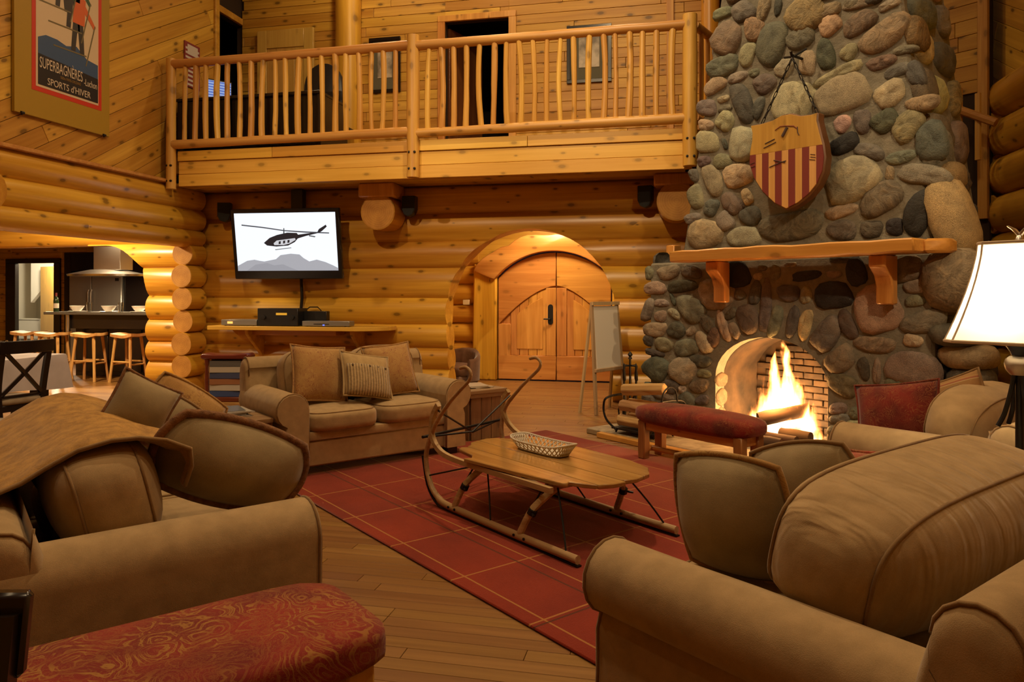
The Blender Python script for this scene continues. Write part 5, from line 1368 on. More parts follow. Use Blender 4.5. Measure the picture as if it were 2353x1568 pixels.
SR = sofa('armchair_sofa', W(-1.64, 2.41, RT), R(-130), 1.72, 1.15, 'taupe sofa with one wide wrinkled back cushion on the rug', 1, 1, aw=0.21, bh=0.86, ah=0.62, bt=0.40, bhh=0.38, bz=0.215, bmat=SOFAW, bn=3.8, bfw=0.10, bov=0.06)
SF = sofa('armchair_sofa', W(-2.24, 4.80, RT), R(-130), 1.50, 0.98, 'taupe sofa beside the hearth with a red damask cushion', 1, 1, bt=0.34, bhh=0.38, bz=0.185, bn=2.8, bfw=0.08, bh=0.82)
# throw over the back of the long sofa
prof = [(0.705, 0.70), (0.705, 0.75), (0.690, 0.805), (0.605, 0.842), (0.535, 0.864), (0.46, 0.873), (0.37, 0.858), (0.28, 0.81), (0.21, 0.765), (0.13, 0.735), (0.05, 0.72), (0.0, 0.68), (-0.03, 0.60), (-0.045, 0.46), (-0.05, 0.34)]
m = MB(); na = 26
up_, dn = [], []
for j in range(na + 1):
    a = -2.87 - 1.45 * j / na
    ro = []
    for i, (b, z) in enumerate(prof):
        wv = 0.012 * math.sin(a * 13 + i * 0.5) + 0.008 * math.sin(a * 29 - i) + (0.02 * math.sin(a * 5) if i in (0, len(prof) - 1) else 0)
        ro.append((a + 0.05 * math.sin(i * 0.6), b + wv * 0.6 + (0.01 if i < 4 else 0), z + wv + 0.012))
    up_.append(ro)
n = len(prof)
vs = [p for r_ in up_ for p in r_] + [(p[0], p[1], p[2] - 0.008) for r_ in up_ for p in r_]
N0 = (na + 1) * n; fs = []
for j in range(na):
    for i in range(n - 1):
        q = (j * n + i, j * n + i + 1, (j + 1) * n + i + 1, (j + 1) * n + i); fs.append(q); fs.append(tuple(N0 + k for k in reversed(q)))
for j in range(na):
    for i in (0, n - 1): fs.append((j * n + i, (j + 1) * n + i, N0 + (j + 1) * n + i, N0 + j * n + i))
for i in range(n - 1):
    for j in (0, na): fs.append((j * n + i, j * n + i + 1, N0 + j * n + i + 1, N0 + j * n + i))
m.v, m.f = vs, fs
th_ = m.build('throw_blanket', THROWM, None, rot=(0, 0, -TH), angle=180); tag(th_, 'golden brown wool throw draped over the long sofa back', 'blanket')
from mathutils.bvhtree import BVHTree
bpy.context.view_layer.update()
_dg = bpy.context.evaluated_depsgraph_get()
_obs = []
for _o in SL.children:
    if _o.name.split('.')[0] in ('back_cushion', 'back', 'arm'):
        _bm = bmesh.new(); _bm.from_mesh(_o.data); _bm.transform(_o.matrix_world); bmesh.ops.recalc_face_normals(_bm, faces=_bm.faces)
        _obs.append(BVHTree.FromBMesh(_bm)); _bm.free()
_RT = th_.rotation_euler.to_matrix(); _RI = _RT.inverted()
_me = th_.data; _half = len(_me.vertices) // 2
for _v in _me.vertices:                               # rest the cloth on the cushions: lift points that lie under their tops
    _k = _v.index % _half % n
    if not 2 <= _k <= 10: continue
    _w = _RT @ _v.co
    for _t in _obs:
        _l = _t.ray_cast(Vector((_w.x, _w.y, 2.0)), Vector((0, 0, -1)))[0]
        if _l is not None and _w.z < _l.z + (0.020 if _v.index < _half else 0.012): _w.z = _l.z + (0.020 if _v.index < _half else 0.012)
    _v.co = _RI @ _w
_me.update()
up_[0] = [tuple(_me.vertices[i].co) for i in range(n)]
MB().tube([up_[0][i] for i in range(n)], 0.008, 6).build('bound_edge', PIPEM, th_, angle=180)
# ---- pillows
def pillow(px, py, a=None, b=None, size=(0.45, 0.45, 0.16), rz=50.0, rx=-18.0, ry=0.0, mats=None, label='', trim=None, trim_r=0.008, name='throw_pillow', group=None, off=(0, 0, 0), pinch=0.07):
    c = on_a(px, py, a) if a is not None else on_b(px, py, b)
    t = empty(name, W(c.x, c.y, c.z) + Vector(off), 0, label=label, cat='pillow', group=group)
    t.rotation_euler = (R(rx), R(ry), R(rz))
    w_, h_, d_ = size
    m = pillow_mesh(w_, h_, d_, 12, pinch); o = m.build('cover', mats[0], t, angle=180)
    if len(mats) > 1:
        o.data.materials.append(mats[1]); nf_ = len(o.data.polygons) // 2
        for i, p in enumerate(o.data.polygons): p.material_index = 0 if i < nf_ else 1
    if trim:
        N = 12; pts = []
        def e(u, v): return (u * w_ / 2 * (1 - pinch * (1 - v * v) * abs(u) ** 3), 0, v * h_ / 2 * (1 - pinch * (1 - u * u) * abs(v) ** 3))
        for k in range(N): pts.append(e(-1 + 2 * k / N, -1))
        for k in range(N): pts.append(e(1, -1 + 2 * k / N))
        for k in range(N): pts.append(e(1 - 2 * k / N, 1))
        for k in range(N): pts.append(e(-1, 1 - 2 * k / N))
        MB().tube(pts, trim_r, 8, closed=True).build('edge_cord', trim, t, angle=180)
    return t
def cord_mat():
    g = G('corduroy'); v = g.n('TexCoord').outputs['Object']; sp = g.n('SeparateXYZ', {0: v})
    s = g.math('SINE', g.math('MULTIPLY', sp.outputs[0], 260.0)); n_ = g.n('TexNoise', {'Vector': v, 'Scale': 60.0}).outputs[0]
    g.set(Base_Color=g.ramp(g.math('ADD', g.math('MULTIPLY', s, 0.3), n_), [(0.2, (0.24, 0.155, 0.06)), (0.8, (0.47, 0.33, 0.15))]), Roughness=0.9, Sheen_Weight=0.3); g.bump(s, 0.6, 0.008); return g.m
CORD = cord_mat(); PLAINGOLD = fabric('gold_linen', (0.44, 0.31, 0.14), (0.34, 0.23, 0.10))
RUCH = fabric('ruched_brown', (0.26, 0.12, 0.045), (0.13, 0.055, 0.02), scale=45, bumps=0.8)
STRIPEM = G('striped_kilim'); sp = STRIPEM.n('SeparateXYZ', {0: STRIPEM.n('TexCoord').outputs['Object']})
st = STRIPEM.math('FRACT', STRIPEM.math('MULTIPLY', STRIPEM.math('ADD', sp.outputs[2], 2.0), 13.0))
STRIPEM.set(Base_Color=STRIPEM.ramp(st, [(0.0, (0.30, 0.16, 0.055)), (0.45, (0.30, 0.16, 0.055)), (0.5, (0.45, 0.33, 0.15)), (0.58, (0.26, 0.06, 0.03)), (0.75, (0.40, 0.24, 0.09)), (0.8, (0.30, 0.16, 0.055))]), Roughness=0.9); STRIPEM = STRIPEM.m
pillow(727, 866, a=-5.74, off=(0.046, -0.039, 0.03), size=(0.47, 0.47, 0.16), rx=-20, ry=6, mats=(FLORAL,), trim=FLORAL, label='gold floral pillow on the two-seat sofa against its left seat', group='gold floral pillows')
pillow(886, 848, a=-5.78, off=(0.069, -0.058, 0.0), size=(0.46, 0.46, 0.16), rx=-20, ry=-4, mats=(FLORAL,), trim=FLORAL, label='gold floral pillow on the two-seat sofa behind the corduroy pillow', group='gold floral pillows')
t = pillow(842, 880, a=-5.56, off=(0.0, 0.0, 0.06), size=(0.45, 0.40, 0.14), rx=-30, ry=10, mats=(PLAINGOLD,), trim=PLAINGOLD, label='pale gold pillow with a buttoned corduroy flap in the middle of the two-seat sofa')
m = MB(); N = 12; vs = []
for i in range(N + 1):
    for j in range(9):
        u, v = (-1 + 2 * i / N) * 0.86, -0.96 + 1.30 * j / 8
        th = ((1 - abs(u) ** 2.6) * (1 - abs(v) ** 2.6)) ** 0.55
        vs.append((u * 0.225, -(0.07 * th + 0.006), v * 0.2))
m.v = vs; m.f = [(i * 9 + j, (i + 1) * 9 + j, (i + 1) * 9 + j + 1, i * 9 + j + 1) for i in range(N) for j in range(8)]
fo = m.build('corduroy_flap', CORD, t, angle=180); md = fo.modifiers.new('t', 'SOLIDIFY'); md.thickness = 0.006
for k in range(5): MB().lathe([(0.001, 0.006), (0.008, 0.005), (0.010, 0.0), (0.009, -0.004)], 10, Matrix.Rotation(R(90), 4, 'X')).build('button', plain('brown_button', (0.10, 0.06, 0.03), 0.4) if k == 0 else bpy.data.materials['brown_button'], fo, loc=(-0.15 + 0.075 * k, -0.073 + 0.006 * abs(k - 2), 0.052))
# pillows on the long sofa
pillow(462, 1092, a=-3.0, size=(0.50, 0.28, 0.27), rz=50, rx=12, ry=22, pinch=-0.22, mats=(BROWNPIL, RUCH), trim=RUCH, trim_r=0.018, label='large taupe pillow with a ruched brown edge on the long sofa', off=(0.077, 0.092, 0.03))
pillow(356, 965, a=-3.95, size=(0.36, 0.25, 0.25), rz=52, rx=10, ry=28, pinch=-0.18, mats=(BROWNPIL, REDP2), trim=PIPEM, label='taupe pillow with pale piping and a reddish face on the long sofa')
pillow(415, 950, a=-4.25, off=(0, 0, -0.03), size=(0.42, 0.34, 0.18), rz=60, rx=-4, ry=34, pinch=-0.10, mats=(GOLDB, GOLDB), trim=GOLDB, label='gold brocade pillow standing at the far end of the long sofa')
pillow(305, 940, a=-3.72, off=(0.019, 0.023, 0.0), size=(0.28, 0.28, 0.17), rz=50, rx=-12, ry=30, mats=(BROWNPIL, RUCH), trim=RUCH, label='taupe pillow tucked behind the reddish pillow on the long sofa')
# pillows on the near right sofa
pillow(1702, 1214, b=1.98, off=(-0.023, 0.019, 0.03), size=(0.36, 0.36, 0.25), rz=-35, rx=10, ry=-3, pinch=-0.12, mats=(BROWNPIL, GOLDB), trim=GOLDB, trim_r=0.010, label='taupe backed gold brocade pillow leaning by the near arm of the rug sofa', group='brocade pillows on the rug sofa')
pillow(1858, 1125, b=2.42, size=(0.35, 0.30, 0.24), rz=-35, rx=12, ry=-14, pinch=-0.16, mats=(BROWNPIL, GOLDB), trim=PIPEM, label='darker taupe and gold brocade pillow behind the first on the rug sofa', group='brocade pillows on the rug sofa')
pillow(1990, 1100, b=2.80, off=(0, 0, -0.03), size=(0.30, 0.28, 0.15), rz=-35, rx=-25, ry=-4, mats=(REDB,), trim=REDB, label='red floral brocade pillow on the rug sofa')
# pillows on the sofa by the hearth
pillow(2062, 955, b=4.52, size=(0.50, 0.40, 0.16), rz=-38, rx=-14, ry=-10, mats=(REDP2,), trim=REDP2, label='dark red damask pillow on the sofa beside the hearth')
pillow(2200, 932, b=4.70, size=(0.36, 0.34, 0.16), rz=-38, rx=-12, ry=-24, mats=(STRIPEM,), trim=PIPEM, label='brown and gold striped pillow behind the red damask pillow')
c = on_b(2072, 1078, 2.95)
mg = MB().box2((-0.14, -0.10, 0), (0.14, 0.10, 0.02)).build('magazine', None, None, loc=W(-1.42, 2.86, 0.535), rot=(0, 0, R(-20)), bevel=0.003); tag(mg, 'red and white magazine lying on the rug sofa', 'magazine')
g = G('magazine_cover'); vo = g.n('TexVoronoi', {'Vector': g.coord(), 'Scale': 14.0}).outputs['Color']; sx_ = g.n('SeparateXYZ', {0: vo}).outputs[0]
g.set(Base_Color=g.ramp(sx_, [(0.3, (0.6, 0.55, 0.5)), (0.5, (0.45, 0.04, 0.04)), (0.75, (0.12, 0.10, 0.12))]), Roughness=0.4); mg.data.materials.append(g.m)

# ================================================================ SLED TABLE
sled = empty('sled_table', W(0, 0, RT), -TH, label='antique wooden sled with curled runners made into a coffee table', cat='table')
SLW = wood('sled_ash', (0.56, 0.40, 0.21), (0.34, 0.21, 0.085), axis=0, grain=2.0, knots=0, rough=0.45, var=0.15)
TOPW = wood('sled_top', (0.50, 0.30, 0.10), (0.33, 0.17, 0.045), axis=0, grain=1.2, knots=0.4, rough=0.22, var=0.2, coat=0.3)
def smooth_path(pts, n=5):
    pts = [Vector(p) for p in pts]; out = []
    for i in range(len(pts) - 1):
        p0 = pts[max(i - 1, 0)]; p1 = pts[i]; p2 = pts[i + 1]; p3 = pts[min(i + 2, len(pts) - 1)]
        for k in range(n):
            t = k / n; out.append(0.5 * ((2 * p1) + (p2 - p0) * t + (2 * p0 - 5 * p1 + 4 * p2 - p3) * t * t + (3 * p1 - p0 - 3 * p2 + p3) * t ** 3))
    return out + [pts[-1]]
NB, FBb = 2.53, 3.29
curl = [(-4.037, 0.05), (-4.15, 0.13), (-4.205, 0.30), (-4.10, 0.51), (-3.935, 0.675), (-3.81, 0.77), (-3.705, 0.845), (-3.682, 0.895), (-3.728, 0.925), (-3.80, 0.915)]
for b in (NB, FBb):
    p = [(-2.73, b, 0.035), (-3.2, b, 0.03), (-3.7, b, 0.03), (-3.92, b, 0.032)]
    sh = -0.25 if b > 3 else 0.0
    pp_ = smooth_path(p + [(x + (sh * min(1, max(0, z - 0.1) / 0.3) if b > 3 else 0), b, z) for x, z in curl]); r1 = MB().tube(pp_, [0.02 if q.z < 0.06 else max(0.009, 0.018 - 0.010 * q.z) for q in pp_], 8, flat=(1.2, 1.05), up=(0, 0, 1))
    ro = r1.build('runner', SLW, sled, angle=50)
    MB().tube(smooth_path([(-2.72, b, 0.006), (-3.3, b, 0.004), (-3.92, b, 0.006), (-4.06, b, 0.022), (-4.175, b, 0.118), (-4.235, b, 0.30)], 4), 0.006, 4, flat=(0.6, 2.6), up=(0, 0, 1)).build('runner_iron', IRON, ro, angle=50)
    # side rail of the bed curving up into the curl
    rail_p = [(-2.98, b + (0.04 if b < 3 else -0.04), 0.325), (-3.5, b + (0.04 if b < 3 else -0.04), 0.322), (-3.82, b + (.03 if b < 3 else -.03), 0.325), (-4.02, b, 0.36), (-4.13, b, 0.45), (-4.12, b, 0.57), (-4.05, b, 0.66)]
    rail_p = [(x + (sh if z > 0.5 else sh * 0.8 if z > 0.4 else sh * 0.6 if x < -3.9 else 0), y, z) for x, y, z in rail_p]
    MB().tube(smooth_path(rail_p), 0.014, 4, flat=(1.1, 1.0)).build('side_rail', SLW, sled, angle=50)
    # stanchions and iron braces
    s = 1 if b < 3 else -1
    for x0, x1 in ((-3.86, -3.70), (-3.20, -3.04)):
        MB().tube(smooth_path([(x0, b, 0.05), (x0 + (x1 - x0) * .5, b + s * 0.03, 0.20), (x1, b + s * 0.14, 0.322)], 4), [0.022] * 9, 8, flat=(1, 0.8)).build('stanchion', SLW, sled)
        MB().tube([(x0 + 0.072, b + s * 0.02, 0.168), (x0 + 0.084, b + s * 0.026, 0.195)], 0.027, 8).tube([(x0 + 0.08, b + s * 0.02, 0.18), (x0 + 0.13, b - s * 0.01, 0.175)], 0.007, 6).build('stanchion_band', IRON, sled)
        MB().tube(smooth_path([(x1 + 0.02, b + s * 0.12, 0.318), (x0 + 0.30, b + s * 0.05, 0.17), (x0 + 0.38, b, 0.05)], 3), 0.0055, 6).build('iron_brace', IRON, sled)
        MB().tube(smooth_path([(x1 - 0.07, b + s * 0.10, 0.318), (x0 + 0.06, b + s * 0.02, 0.18)], 3), 0.0055, 6).build('iron_brace', IRON, sled)
    MB().tube([(-4.165 + (sh * 0.3), b, 0.18), (-3.72, b + s * 0.12, 0.318)], 0.0055, 6).build('iron_brace', IRON, sled)
    for x in (-3.9, -3.83, -3.23, -3.14): MB().lathe([(0.001, 0.004), (0.008, 0.003), (0.008, -0.004)], 8, Matrix.Translation((x, b - 0.024, 0.036)) @ Matrix.Rotation(R(90), 4, 'X')).build('rivet', IRON, sled)
# cross ties at the front and cross bolsters under the bed
MB().tube([(-4.20, NB - 0.03, 0.43), (-4.42, FBb + 0.03, 0.43)], 0.010, 8).build('cross_rod', IRON, sled)
MB().tube([(-4.05, NB, 0.62), (-4.27, 2.95, 0.40), (-4.42, FBb, 0.43)], 0.007, 6).build('cross_rod', IRON, sled)
MB().tube([(-4.28, FBb, 0.63), (-4.20, 2.9, 0.42), (-4.19, NB, 0.43)], 0.007, 6).build('cross_rod', IRON, sled)
for x in (-3.70, -3.04):
    MB().tube([(x, NB + 0.08, 0.322), (x, FBb - 0.08, 0.322)], 0.02, 8).build('bolster', SLW, sled)
# table top of five boards with a shaped tail
zt0, zt1 = 0.342, 0.366
for poly in ([(-3.76, 2.53), (-3.02, 2.602), (-2.94, 2.612), (-2.925, 2.635), (-2.945, 2.665), (-2.86, 2.70), (-2.80, 2.738), (-4.00, 2.738), (-4.04, 2.70), (-4.0, 2.655), (-3.80, 2.62), (-3.74, 2.575)],
             [(-4.03, 2.742), (-2.80, 2.742), (-2.765, 2.82), (-2.757, 2.908), (-4.15, 2.908), (-4.12, 2.83), (-4.06, 2.79)],
             [(-4.15, 2.912), (-2.80, 2.912), (-2.78, 2.935), (-2.765, 3.0), (-2.785, 3.078), (-4.14, 3.078), (-4.17, 3.0)],
             [(-4.13, 3.082), (-2.785, 3.082), (-2.80, 3.14), (-2.90, 3.244), (-3.09, 3.30), (-3.5, 3.315), (-4.0, 3.31), (-4.06, 3.25), (-4.04, 3.15)]):
    n = len(poly); m = MB()
    m.add([(x, y, z) for z in (zt0, zt1) for x, y in poly], [tuple(reversed(range(n))), tuple(range(n, 2 * n))] + [(k, (k + 1) % n, n + (k + 1) % n, n + k) for k in range(n)])
    m.build('top_board', TOPW, sled, bevel=0.004)
lift = 0.0
# woven tray on the table
c = on_zab(1247, 1032, 0.40)
tray = empty('woven_tray', W(c.x, c.y, RT + zt1 + 0.003), -TH + R(2), label='white openwork oblong tray on the sled table', cat='tray')
TL, TW_ = 0.50, 0.21
m = MB(); nn, kk = 40, 5
def tr(t, lv):
    a = 2 * math.pi * t; c_, s_ = math.cos(a), math.sin(a); p = 4.0
    r_ = 1 / (abs(c_) ** p + abs(s_) ** p) ** (1 / p); g_ = 0.80 + 0.05 * lv
    return Vector((TL / 2 * g_ * r_ * c_, TW_ / 2 * (0.66 + 0.085 * lv) * r_ * s_, 0.006 + 0.0135 * lv + 0.010 * (abs(c_ * r_) ** 4) * lv * 0.5))
TRAYM = plain('white_ceramic', (0.62, 0.56, 0.46), 0.4)
for lv in (0, 4): MB().tube([tr(k / nn, lv) for k in range(nn)], 0.006, 6, closed=True).build('rim' if lv else 'foot_ring', TRAYM, tray, angle=180)
for d_ in (1, -1):
    m = MB()
    for k in range(nn): m.tube([tr((k + d_ * j * 0.35) / nn, j) for j in range(5)], 0.0042, 5)
    o = m.build('lattice', TRAYM, tray, angle=180); o['kind'] = 'stuff'
m = MB(); pts = [tr(k / nn, 0) for k in range(nn)]; m.add([(p.x, p.y, 0.004) for p in pts] + [(p.x, p.y, 0.010) for p in pts], [tuple(reversed(range(nn))), tuple(range(nn, 2 * nn))] + [(k, (k + 1) % nn, nn + (k + 1) % nn, nn + k) for k in range(nn)])
m.build('tray_bottom', TRAYM, tray)

# ================================================================ BENCHES
def bench(name, loc, rz, L, D, hgt, thick, mat, legr, label, legw, inset=0.09, stretch=True, dome=0.3, sq_=4.5):
    t = empty(name, loc, rz, label=label, cat='bench')
    z0 = hgt - thick
    cushion_mesh(L, D, thick, sq_, (0.0, 0.0, dome), (24, 12, 6)).build('padded_seat', mat, t, loc=(0, 0, z0 + thick / 2), angle=180)
    for sx in (-1, 1):
        for sy in (-1, 1):
            m = MB(); x, y = sx * (L / 2 - inset), sy * (D / 2 - inset * 0.75); rings = []
            for zz in (0, z0 * .33, z0 * .66, z0 + 0.02):
                rings.append([(x + i * legr * rnd(.94, 1.06), y + j * legr * rnd(.94, 1.06), zz) for i, j in ((-1, -1), (1, -1), (1, 1), (-1, 1))])
            m.loft(rings).build('leg', legw, t, bevel=0.008)
    for sy in (-1, 1): MB().box2((-L / 2 + inset, sy * (D / 2 - inset * .75) - 0.018, z0 - 0.06), (L / 2 - inset, sy * (D / 2 - inset * .75) + 0.018, z0 + 0.015)).build('apron', POLEMX, t, bevel=0.006)
    for sx in (-1, 1): MB().box2((sx * (L / 2 - inset) - 0.018, -D / 2 + inset * .75, z0 - 0.06), (sx * (L / 2 - inset) + 0.018, D / 2 - inset * .75, z0 + 0.015)).build('apron', POLEMX, t, bevel=0.006)
    if stretch: MB().tube([(-L / 2 + inset, 0, 0.07), (L / 2 - inset, 0, 0.07)], 0.022, 8).build('stretcher', POLEMX, t); [MB().tube([(sx * (L / 2 - inset), -D / 2 + inset * .75, 0.07), (sx * (L / 2 - inset), D / 2 - inset * .75, 0.07)], 0.02, 8).build('stretcher', POLEMX, t) for sx in (-1, 1)]
    return t
bench('hearth_bench', W(-3.72, 4.735, RT), -TH, 1.14, 0.36, 0.45, 0.15, REDP2, 0.038, 'red damask padded bench on log legs before the fireplace', wood('bench_leg', (0.36, 0.16, 0.05), (0.20, 0.08, 0.025), axis=2, knots=0.3), inset=0.10)
bench('ottoman_bench', W(-2.045, 0.235, 0.0), R(50), 1.52, 0.51, 0.48, 0.115, REDP, 0.042, 'red and gold paisley padded bench on peeled log legs beside the long sofa', POLEM, inset=0.10, stretch=False, dome=0.16, sq_=8.0)
# ================================================================ SIDE TABLES, magazines
BARN = wood('barn_wood', (0.34, 0.20, 0.085), (0.15, 0.075, 0.03), axis=2, grain=1.2, knots=0.5, rough=0.7, var=0.35, bump=0.4)
BARNX = wood('barn_wood_top', (0.34, 0.20, 0.09), (0.17, 0.09, 0.04), axis=0, grain=1.2, knots=0.4, rough=0.6, var=0.35, bump=0.3)
def side_table(loc, rz, label, w_=0.46, d_=0.46, h_=0.47):
    t = empty('side_table', loc, rz, label=label, cat='table')
    for k in range(3):
        MB().box2((-w_ / 2, -d_ / 2 + k * d_ / 3 + .002, h_ - 0.035), (w_ / 2, -d_ / 2 + (k + 1) * d_ / 3 - .002, h_)).build('top_board', BARNX, t, bevel=0.004)
    iw = w_ - 0.09
    for side in range(4):
        g = empty('box_side', (0, 0, 0), side * R(90), parent=t)
        for k in range(3):
            x0, x1 = -iw / 2 + k * iw / 3, -iw / 2 + (k + 1) * iw / 3
            MB().box2((x0 + .0015, -d_ / 2 + 0.045, 0.0), (x1 - .0015, -d_ / 2 + 0.065, h_ - 0.036)).build('board', BARN, g, bevel=0.003)
        MB().box2((-w_ / 2 + 0.02, -d_ / 2 + 0.02, h_ - 0.075), (w_ / 2 - 0.02, -d_ / 2 + 0.044, h_ - 0.036)).build('apron', BARNX, g, bevel=0.003)
    return t
side_table(W(-5.62, 1.68, 0), R(50), 'rough barn wood side table with magazines between the two sofas', 0.48, 0.54, 0.475)
side_table(W(-5.90, 4.10, 0), R(50), 'barn wood side table at the entrance end of the two-seat sofa', 0.44, 0.48, 0.475)
def magazine(loc, rz, label, group, c, w_=0.21, d_=0.28, h_=0.007):
    t = empty('magazine', loc, rz, label=label, cat='magazine', group=group)
    MB().box2((-w_ / 2, -d_ / 2, 0), (w_ / 2, d_ / 2, h_)).build('pages', PAPER, t, bevel=0.001)
    MB().box2((-w_ / 2 - .001, -d_ / 2 - .001, h_), (w_ / 2 + .001, d_ / 2 + .001, h_ + 0.0012)).build('cover', plain('magazine_cover_a', c, 0.3), t, smooth=False)
z = 0.475
for k in range(6):
    magazine(W(-5.66 + rnd(-.02, .02), 1.70 + rnd(-.03, .03), z), R(50 + rnd(-14, 14)), ['lowest', 'second lowest', 'third', 'fourth', 'second topmost', 'topmost'][k] + ' magazine of the loose stack on the barn wood table', 'magazine stack', random.choice([(0.42, 0.40, 0.36), (0.10, 0.13, 0.16), (0.3, 0.28, 0.24), (0.5, 0.48, 0.44)]))
    z += 0.0085
z = 0.475
for k in range(3):
    magazine(W(-5.90 + rnd(-.02, .02), 4.10 + rnd(-.05, .05), z), R(40 + rnd(-25, 25)), ['lowest', 'middle', 'topmost'][k] + ' of three magazines on the table at the entrance end', 'magazines on the far side table', (0.55, 0.5, 0.42)); z += 0.0085
# ================================================================ TABLE LAMP on its table between the right sofas
LA, LB = on_b(2343, 900, 3.55).x, 3.55
side_table(W(LA, LB, 0), R(50), 'barn wood side table under the lamp between the right-hand sofas', 0.48, 0.48, 0.60)
lp = empty('table_lamp', W(LA, LB, 0.60), -TH, label='tripod iron table lamp with a large lit white shade', cat='lamp')
zb, zt_ = 1.195 - 0.60, 1.605 - 0.60
LAMPI = plain('lamp_iron', (0.03, 0.035, 0.045), 0.3, 0.7); LAMPG = plain('lamp_pewter', (0.42, 0.38, 0.31), 0.35, 0.7)
MB().lathe([(0.001, 0), (0.12, 0), (0.12, 0.015), (0.09, 0.025), (0.02, 0.03), (0.001, 0.03)], 24).build('base_plate', LAMPI, lp)
MB().tube([(0, 0, 0.03), (0, 0, 0.46)], 0.016, 12).build('stem', LAMPI, lp)
for k in range(4):
    a = R(45) + R(90) * k; c_, s_ = math.cos(a), math.sin(a)
    MB().tube(smooth_path([(0.02 * c_, 0.02 * s_, 0.46), (0.035 * c_, 0.035 * s_, 0.38), (0.06 * c_, 0.06 * s_, 0.29), (0.085 * c_, 0.085 * s_, 0.24)], 4), 0.010, 8).build('bent_rod', LAMPI, lp)
MB().lathe([(0.001, 0.452), (0.034, 0.455), (0.05, 0.475), (0.056, 0.50), (0.05, 0.52), (0.036, 0.532), (0.001, 0.535)], 24).build('knop', LAMPG, lp)
MB().lathe([(0.001, 0.535), (0.03, 0.537), (0.034, 0.55), (0.05, 0.575), (0.052, 0.585), (0.001, 0.585)], 24).build('cup', LAMPI, lp)
MB().tube([(0, 0, 0.585), (0, 0, zt_ + 0.015)], 0.006, 8).build('harp', LAMPI, lp)
SHADE = G('lamp_shade'); SHADE.t.nodes.remove(SHADE.b)
tl = SHADE.n('BsdfTranslucent', {'Color': (0.92, 0.86, 0.74, 1)}); df = SHADE.n('BsdfDiffuse', {'Color': (0.85, 0.80, 0.70, 1)})
mx = SHADE.n('MixShader', {0: 0.42, 1: tl.outputs[0], 2: df.outputs[0]}); SHADE.t.links.new(mx.outputs[0], SHADE.out.inputs[0]); SHADE = SHADE.m
# square cut-corner shade with concave flare
def shade_ring(hw, z, cc=0.22):
    c_ = hw * cc; return [(-hw + c_, -hw, z), (hw - c_, -hw, z), (hw, -hw + c_, z), (hw, hw - c_, z), (hw - c_, hw, z), (-hw + c_, hw, z), (-hw, hw - c_, z), (-hw, -hw + c_, z)]
hws = []
rings = []
for i in range(9):
    t_ = i / 8; hw = 0.122 + (0.222 - 0.122) * ((1 - t_) ** 1.5); rings.append(shade_ring(hw, zb + (zt_ - zb) * t_))
m = MB(); m.loft(rings, caps=False); so = m.build('shade', SHADE, lp, fixn=False, angle=30)
TRIMC = plain('shade_trim', (0.52, 0.42, 0.30), 0.8)
for r_ in (rings[0], rings[-1]): MB().tube(r_, 0.007, 6, closed=True).build('shade_trim', TRIMC, so)
for k in range(8): MB().tube([rings[i][k] for i in range(9)], 0.004, 5).build('shade_rib', TRIMC, so)
fin = MB().lathe([(0.001, zt_ + 0.01), (0.018, zt_ + 0.012), (0.012, zt_ + 0.03), (0.006, zt_ + 0.035), (0.001, zt_ + 0.036)], 12)
for s in (-1, 1): fin.tube(smooth_path([(0, 0, zt_ + 0.03), (s * 0.018, 0, zt_ + 0.055), (s * 0.045, 0, zt_ + 0.075)], 4), [0.008] * 5 + [0.006, 0.005, 0.004, 0.003], 6)
fin.build('finial', STEEL, lp)
MB().lathe([(0.001, zb + 0.12), (0.02, zb + 0.13), (0.032, zb + 0.18), (0.02, zb + 0.225), (0.001, zb + 0.23)], 14).build('bulb', emit('bulb_glow', (1.0, 0.85, 0.6), 6.0), lp, loc=(0.05, 0, 0))
lamp('lamp_light', 'POINT', W(LA, LB, 0.60 + zb + 0.18), P_LAMP, (1.0, 0.80, 0.52), 0.05)
# ================================================================ HEARTH THINGS
random.seed(41)
SPLIT = wood('split_log', (0.52, 0.33, 0.14), (0.34, 0.19, 0.07), axis=0, grain=1.2, knots=0.2, rough=0.8, var=0.35, bump=0.5)
rk = empty('firewood_rack', W(-4.72, 5.22, 0.067), -TH, label='black iron firewood rack with looped ends by the hearth', cat='rack')
MB().box2((-0.27, -0.16, 0.03), (0.27, 0.16, 0.045)).build('tray', IRON, rk)
for s in (-1, 1):
    hoop = smooth_path([(s * 0.20, -0.17, 0.03), (s * 0.30, -0.20, 0.12), (s * 0.335, -0.20, 0.24), (s * 0.30, -0.17, 0.33), (s * 0.30, 0.17, 0.33), (s * 0.335, 0.20, 0.24), (s * 0.30, 0.20, 0.12), (s * 0.20, 0.17, 0.03)], 5)
    MB().tube(hoop, 0.011, 8).build('end_hoop', IRON, rk)
    for y in (-0.13, 0.13): MB().tube([(s * 0.22, y, 0.035), (s * 0.24, y, 0.0)], 0.010, 8).build('foot', IRON, rk)
MB().tube(smooth_path([(0.305, -0.11, 0.33), (0.31, -0.08, 0.43), (0.31, 0.0, 0.47), (0.31, 0.08, 0.43), (0.305, 0.11, 0.33)], 5), 0.008, 8).build('handle', IRON, rk)
